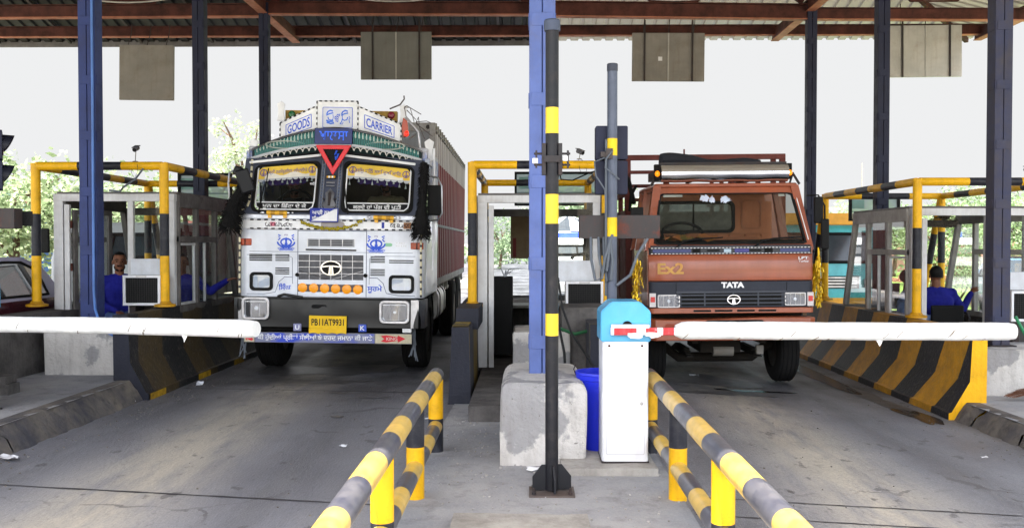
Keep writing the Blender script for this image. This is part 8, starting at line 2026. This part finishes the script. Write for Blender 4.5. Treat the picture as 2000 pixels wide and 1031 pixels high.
# ------------------------------------------------------------------ vehicles
GLS = glass('car glass', (120, 134, 136), 0.03, 0.3)
def car(label, loc, rz, col, col2=None, L=3.6, group=None):
    t = thing('parked_car', label, 'car', loc, (0, 0, rz), group)
    Wd = 0.76
    paint = mat('car paint ' + label[:14], col, 0.25, coat=0.6, var=0.04); low = mat('car lower ' + label[:14], col2 or col, 0.2, coat=0.7, var=0.05)
    prof = [(0.0, 0.28), (0.02, 0.62), (0.1, 0.78), (0.85, 0.92), (0.95, 0.94), (1.55, 1.40), (1.8, 1.45), (2.75, 1.44), (3.1, 1.34), (3.42, 0.95), (3.52, 0.88), (3.58, 0.5), (3.55, 0.28)]
    k_ = L / 3.6; prof = [(x * k_, z) for x, z in prof]
    def wdt(z): return Wd - max(0, z - 0.85) * 0.3 - max(0, 0.45 - z) * 0.15
    b = MB(); vs = []
    for s in (-1, 1): vs += [(x, s * wdt(z), z) for x, z in prof]
    K = len(prof)
    b.mesh(vs, [(i, (i + 1) % K, K + (i + 1) % K, K + i) for i in range(K)], 0)
    for s in (0, K):
        lo = [s + i for i in (0, 1, 2, 3, 9, 10, 11, 12)]; b.mesh([vs[i] for i in lo], [tuple(range(8))], 1)
        up = [s + i for i in (3, 4, 5, 6, 7, 8, 9)]; b.mesh([vs[i] for i in up], [tuple(range(7))], 0)
    body = b.build('body', [paint, low], t, bevel=0.035, seg=3)
    for s in (-1, 1):
        for (pts, nm) in (([(1.12, 0.99), (1.62, 1.37), (1.98, 1.39), (1.98, 0.99)], 'side_window'), ([(2.06, 0.99), (2.06, 1.39), (2.72, 1.38), (2.98, 1.28), (3.08, 0.99)], 'side_window')):
            b = MB(); b.mesh([(x * k_, s * (wdt(z) + 0.006), z) for x, z in pts], [tuple(range(len(pts)))]); w_ = b.build(nm, GLS, t, flat=True)
            b = MB(); b.path([(x * k_, s * (wdt(z) + 0.008), z) for x, z in pts + pts[:1]], 0.016, 6); b.build('window_seal', M['rubber'], w_)
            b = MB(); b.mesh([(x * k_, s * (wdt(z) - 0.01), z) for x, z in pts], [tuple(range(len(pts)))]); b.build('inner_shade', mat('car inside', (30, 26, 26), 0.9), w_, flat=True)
        for x in (0.62, 2.92):
            b = MB(); b.lathe([(0.1, -0.09), (0.27, -0.09), (0.285, -0.05), (0.285, 0.05), (0.27, 0.09), (0.1, 0.09)], (x * k_, s * (Wd - 0.07), 0.285), 'Y', 28); wl = b.build('wheel', M['rubber'], t)
            b = MB(); b.lathe([(0, s * 0.095), (0.12, s * 0.098), (0.18, s * 0.08)], (x * k_, s * (Wd - 0.07), 0.285), 'Y', 20); b.build('rim', M['chrome_dull'], wl)
        b = MB(); b.box(1.95 * k_, 2.05 * k_, s * Wd - 0.012, s * Wd + 0.012, 0.8, 0.83); b.build('door_handle', M['rubber'], t)
        b = MB(); b.box(3.48 * k_, 3.585 * k_, s * 0.66 - 0.07, s * 0.66 + 0.07, 0.66, 0.9); b.build('tail_lamp', mat('tail red', (170, 24, 24), 0.2), t, bevel=0.015); b = MB(); b.box(-0.005, 0.1, s * 0.55 - 0.14, s * 0.55 + 0.14, 0.58, 0.72); b.build('headlight', REFL, t, bevel=0.02)
    b = MB(); b.mesh([(1.0 * k_, -0.6, 0.985), (1.0 * k_, 0.6, 0.985), (1.545 * k_, 0.55, 1.395), (1.545 * k_, -0.55, 1.395)], [(0, 1, 2, 3)])
    for v in b.bm.verts: v.co.x -= 0.02
    b.build('windscreen', GLS, t, flat=True)
    b = MB(); b.mesh([(3.16 * k_, -0.5, 1.29), (3.16 * k_, 0.5, 1.29), (3.42 * k_, 0.56, 0.98), (3.42 * k_, -0.56, 0.98)], [(0, 1, 2, 3)])
    for v in b.bm.verts: v.co.x += 0.02
    b.build('rear_window', GLS, t, flat=True)
    return t


car('dark maroon hatchback with pale shiny roof, cut by the left picture edge', (-6.78, 8.3, 0), R(86), (176, 172, 200), (74, 34, 44), 3.75)  # the dark lower tone is a reflection put into the paint
car('pale blue car seen through the window at the right picture edge', (gx(1990, 21), 19.5, -0.15), R(80), (120, 160, 196))
car('white car on the far road seen through the sloping glass of the right booth', (gx(1690, 20), 20.5, -0.15), R(100), (226, 230, 232))


def front_truck(label, loc, rz, cols, W=2.1, H=2.3, visor=True, cargo=None, group=None, L=5.5):
    """flat-nosed cab seen from the front; origin on the ground under the nose"""
    t = thing('background_truck', label, 'truck', loc, (0, 0, rz), group)
    c0, c1 = mat('bg cab ' + label[:16], cols[0], 0.4), mat('bg cab lower ' + label[:16], cols[1], 0.45)
    h = W / 2
    b = MB(); b.prism([(0.02, 0.55), (0.0, 0.6), (0.0, 1.35), (0.25, H - 0.1), (0.35, H), (1.6, H), (1.6, 0.55)], lambda u, v, w_: (w_, u, v), -h, h); b.build('cab', c0, t, bevel=0.05, seg=3)
    b = MB(); g_ = [(-h + 0.12, 1.38), (h - 0.12, 1.38), (h - 0.2, H - 0.2), (-h + 0.2, H - 0.2)]
    fy = lambda u, v, w_: (u, (v - 1.35) * 0.25 / (H - 1.45) - 0.012 + w_, v)
    b.mesh([fy(u, v, 0) for u, v in g_], [(0, 1, 2, 3)]); ws = b.build('windscreen', mat('bg windscreen ' + label[:8], (58, 66, 72), 0.08), t, flat=True)
    b = MB(); b.path([fy(u, v, -0.005) for u, v in g_ + g_[:1]], 0.035, 6); b.path([fy(0, 1.38, -0.004), fy(0, H - 0.2, -0.004)], 0.025, 6); b.build('gasket', M['rubber'], ws)
    b = MB(); b.box(-h * 0.6, h * 0.6, -0.02, 0.0, 0.85, 1.1)
    for k in range(4): b.box(-h * 0.55, h * 0.55, -0.035, -0.02, 0.87 + 0.06 * k, 0.9 + 0.06 * k, 1)
    b.build('grille', [M['grille'], M['chrome_dull']], t)
    b = MB(); b.box(-h - 0.02, h + 0.02, -0.1, 0.1, 0.42, 0.66); b.build('bumper', c1, t, bevel=0.02)
    for s in (-1, 1):
        b = MB(); b.box(s * h * 0.8 - 0.12, s * h * 0.8 + 0.12, -0.03, 0.0, 0.86, 1.04); b.build('headlight', REFL, t, bevel=0.02)
        b = MB(); b.box(s * (h + 0.12) - 0.07, s * (h + 0.12) + 0.07, 0.05, 0.1, 1.45, 1.85); b.build('side_mirror', M['grille'], t, bevel=0.02)
        wheel(s * (h - 0.18), 0.85, 0.42, 0.42, 0.26, 'wheel', parent=t)
        b = MB(); b.mesh([(s * (h + 0.004), 0.35, 1.4), (s * (h + 0.004), 1.3, 1.4), (s * (h + 0.004), 1.3, H - 0.15), (s * (h + 0.004), 0.5, H - 0.15)], [(0, 1, 2, 3)]); b.build('side_window', mat('bg side window', (60, 68, 74), 0.1), t, flat=True)
        wheel(s * (h - 0.18), L - 1.2, 0.42, 0.42, 0.26, 'wheel', parent=t)
    if visor:
        b = MB(); b.box(-h + 0.05, h - 0.05, 0.12, 0.3, H - 0.02, H + 0.22); b.build('roof_board', c1, t, bevel=0.02)
    if cargo:
        cc, ch = cargo; b = MB(); b.box(-h - 0.05, h + 0.05, 1.7, L, 0.7, ch)
        for k in range(int((L - 1.7) / 0.45)): b.box(-h - 0.09, h + 0.09, 1.8 + 0.45 * k, 1.86 + 0.45 * k, 0.72, ch + 0.02)
        b.build('cargo_body', mat('bg body ' + label[:14], cc, 0.6, dirt=tuple(int(v * 0.7) for v in cc), damt=0.5, dscale=2), t)
    return t


front_truck('turquoise truck waiting behind the orange truck at right, with an orange bumper', (6.05, 19.2, -0.15), R(3), ((92, 196, 204), (236, 170, 60)), 2.2, 2.15, True, ((80, 170, 186), 2.1))
front_truck('white light truck with a dark windscreen gasket waiting behind the left booth', (-6.75, 15.2, 0), R(-4), ((206, 208, 212), (70, 72, 78)), 2.0, 1.95, False, ((190, 190, 186), 1.9))
front_truck('blue truck with a tall blue body far left behind the trees', (gx(-120, 26), 26, -0.1), R(-6), ((96, 132, 200), (70, 100, 160)), 2.2, 2.4, True, ((90, 130, 206), 2.7))
front_truck('white truck with a pale body seen small through the left booth windows', (-8.9, 27, -0.1), R(-8), ((214, 212, 208), (150, 90, 86)), 2.1, 2.2, True, ((186, 178, 176), 2.5))
front_truck('white police-style jeep with a blue light bar seen through the middle booth window', (gx(1128, 24), 24, -0.05), R(4), ((232, 234, 236), (170, 172, 176)), 1.75, 1.8, False, None, L=3.8)
lj = bpy.data.objects['background_truck.004']
b = MB(); b.box(-0.5, 0.5, 0.7, 0.95, 1.8, 1.95); o = b.build('light_bar', mat('light bar blue', (70, 96, 220), 0.3), lj, bevel=0.03)
t = thing('tent_awning', 'striped black and white cone awning seen through the middle booth window', 'awning', (gx(1110, 28), 28, 0))
b = MB(); N = 16; R0 = 1.5
for k in range(N):
    a0, a1 = 2 * PI * k / N, 2 * PI * (k + 1) / N
    b.mesh([(0, 0, 2.45), (R0 * math.cos(a0), R0 * math.sin(a0), 1.95), (R0 * math.cos(a1), R0 * math.sin(a1), 1.95)], [(0, 1, 2)], k % 2)
    b.mesh([(R0 * math.cos(a0), R0 * math.sin(a0), 1.95), (R0 * math.cos(a1), R0 * math.sin(a1), 1.95), (R0 * math.cos(a1), R0 * math.sin(a1), 1.75), (R0 * math.cos(a0), R0 * math.sin(a0), 1.75)], [(0, 1, 2, 3)], (k + 1) % 2)
b.build('canvas', [mat('awning white', (220, 222, 226), 0.8), mat('awning grey', (72, 76, 84), 0.8)], t, flat=True)
b = MB(); b.tube((0, 0, -0.05), (0, 0, 2.45), 0.03, n=8); b.build('mast', M['steel_dark'], t)
t = thing('tarp_shed', 'dark plastic sheet shelter behind the right mirror of the orange truck', 'shelter', (gx(1572, 23), 23, -0.15))
b = MB(); N = 10
vs = [(-1.0 + 2.4 * i / N, j * 1.2, 1.75 + 0.45 * math.exp(-((i - 4) / 3.0) ** 2) - 0.25 * j + 0.03 * math.sin(i * 2.3 + j)) for j in range(2) for i in range(N + 1)]
b.mesh(vs, [(i, i + 1, N + 2 + i, N + 1 + i) for i in range(N)]); b.mesh([(x, y, z) for x, y, z in vs[:N + 1]] + [(x, y + 0.1, 0.7) for x, y, z in vs[:N + 1]], [(i, i + 1, N + 2 + i, N + 1 + i) for i in range(N)]); b.build('sheet', mat('black plastic', (50, 54, 62), 0.3), t)
b = MB()
for x in (-0.95, 1.35):
    for y in (0.05, 1.1): b.tube((x, y, 0), (x, y, 1.72), 0.03, n=8)
b.build('props', M['steel_dark'], t)
t = thing('lamp_mast', 'very thin distant mast above the right booth guard', 'mast', (gx(1679, 45), 45, -0.2))
b = MB(); b.tube((0, 0, 0), (0, 0, 5.6), 0.05, 0.03, n=8); b.build('pole', M['panel_grey'], t)
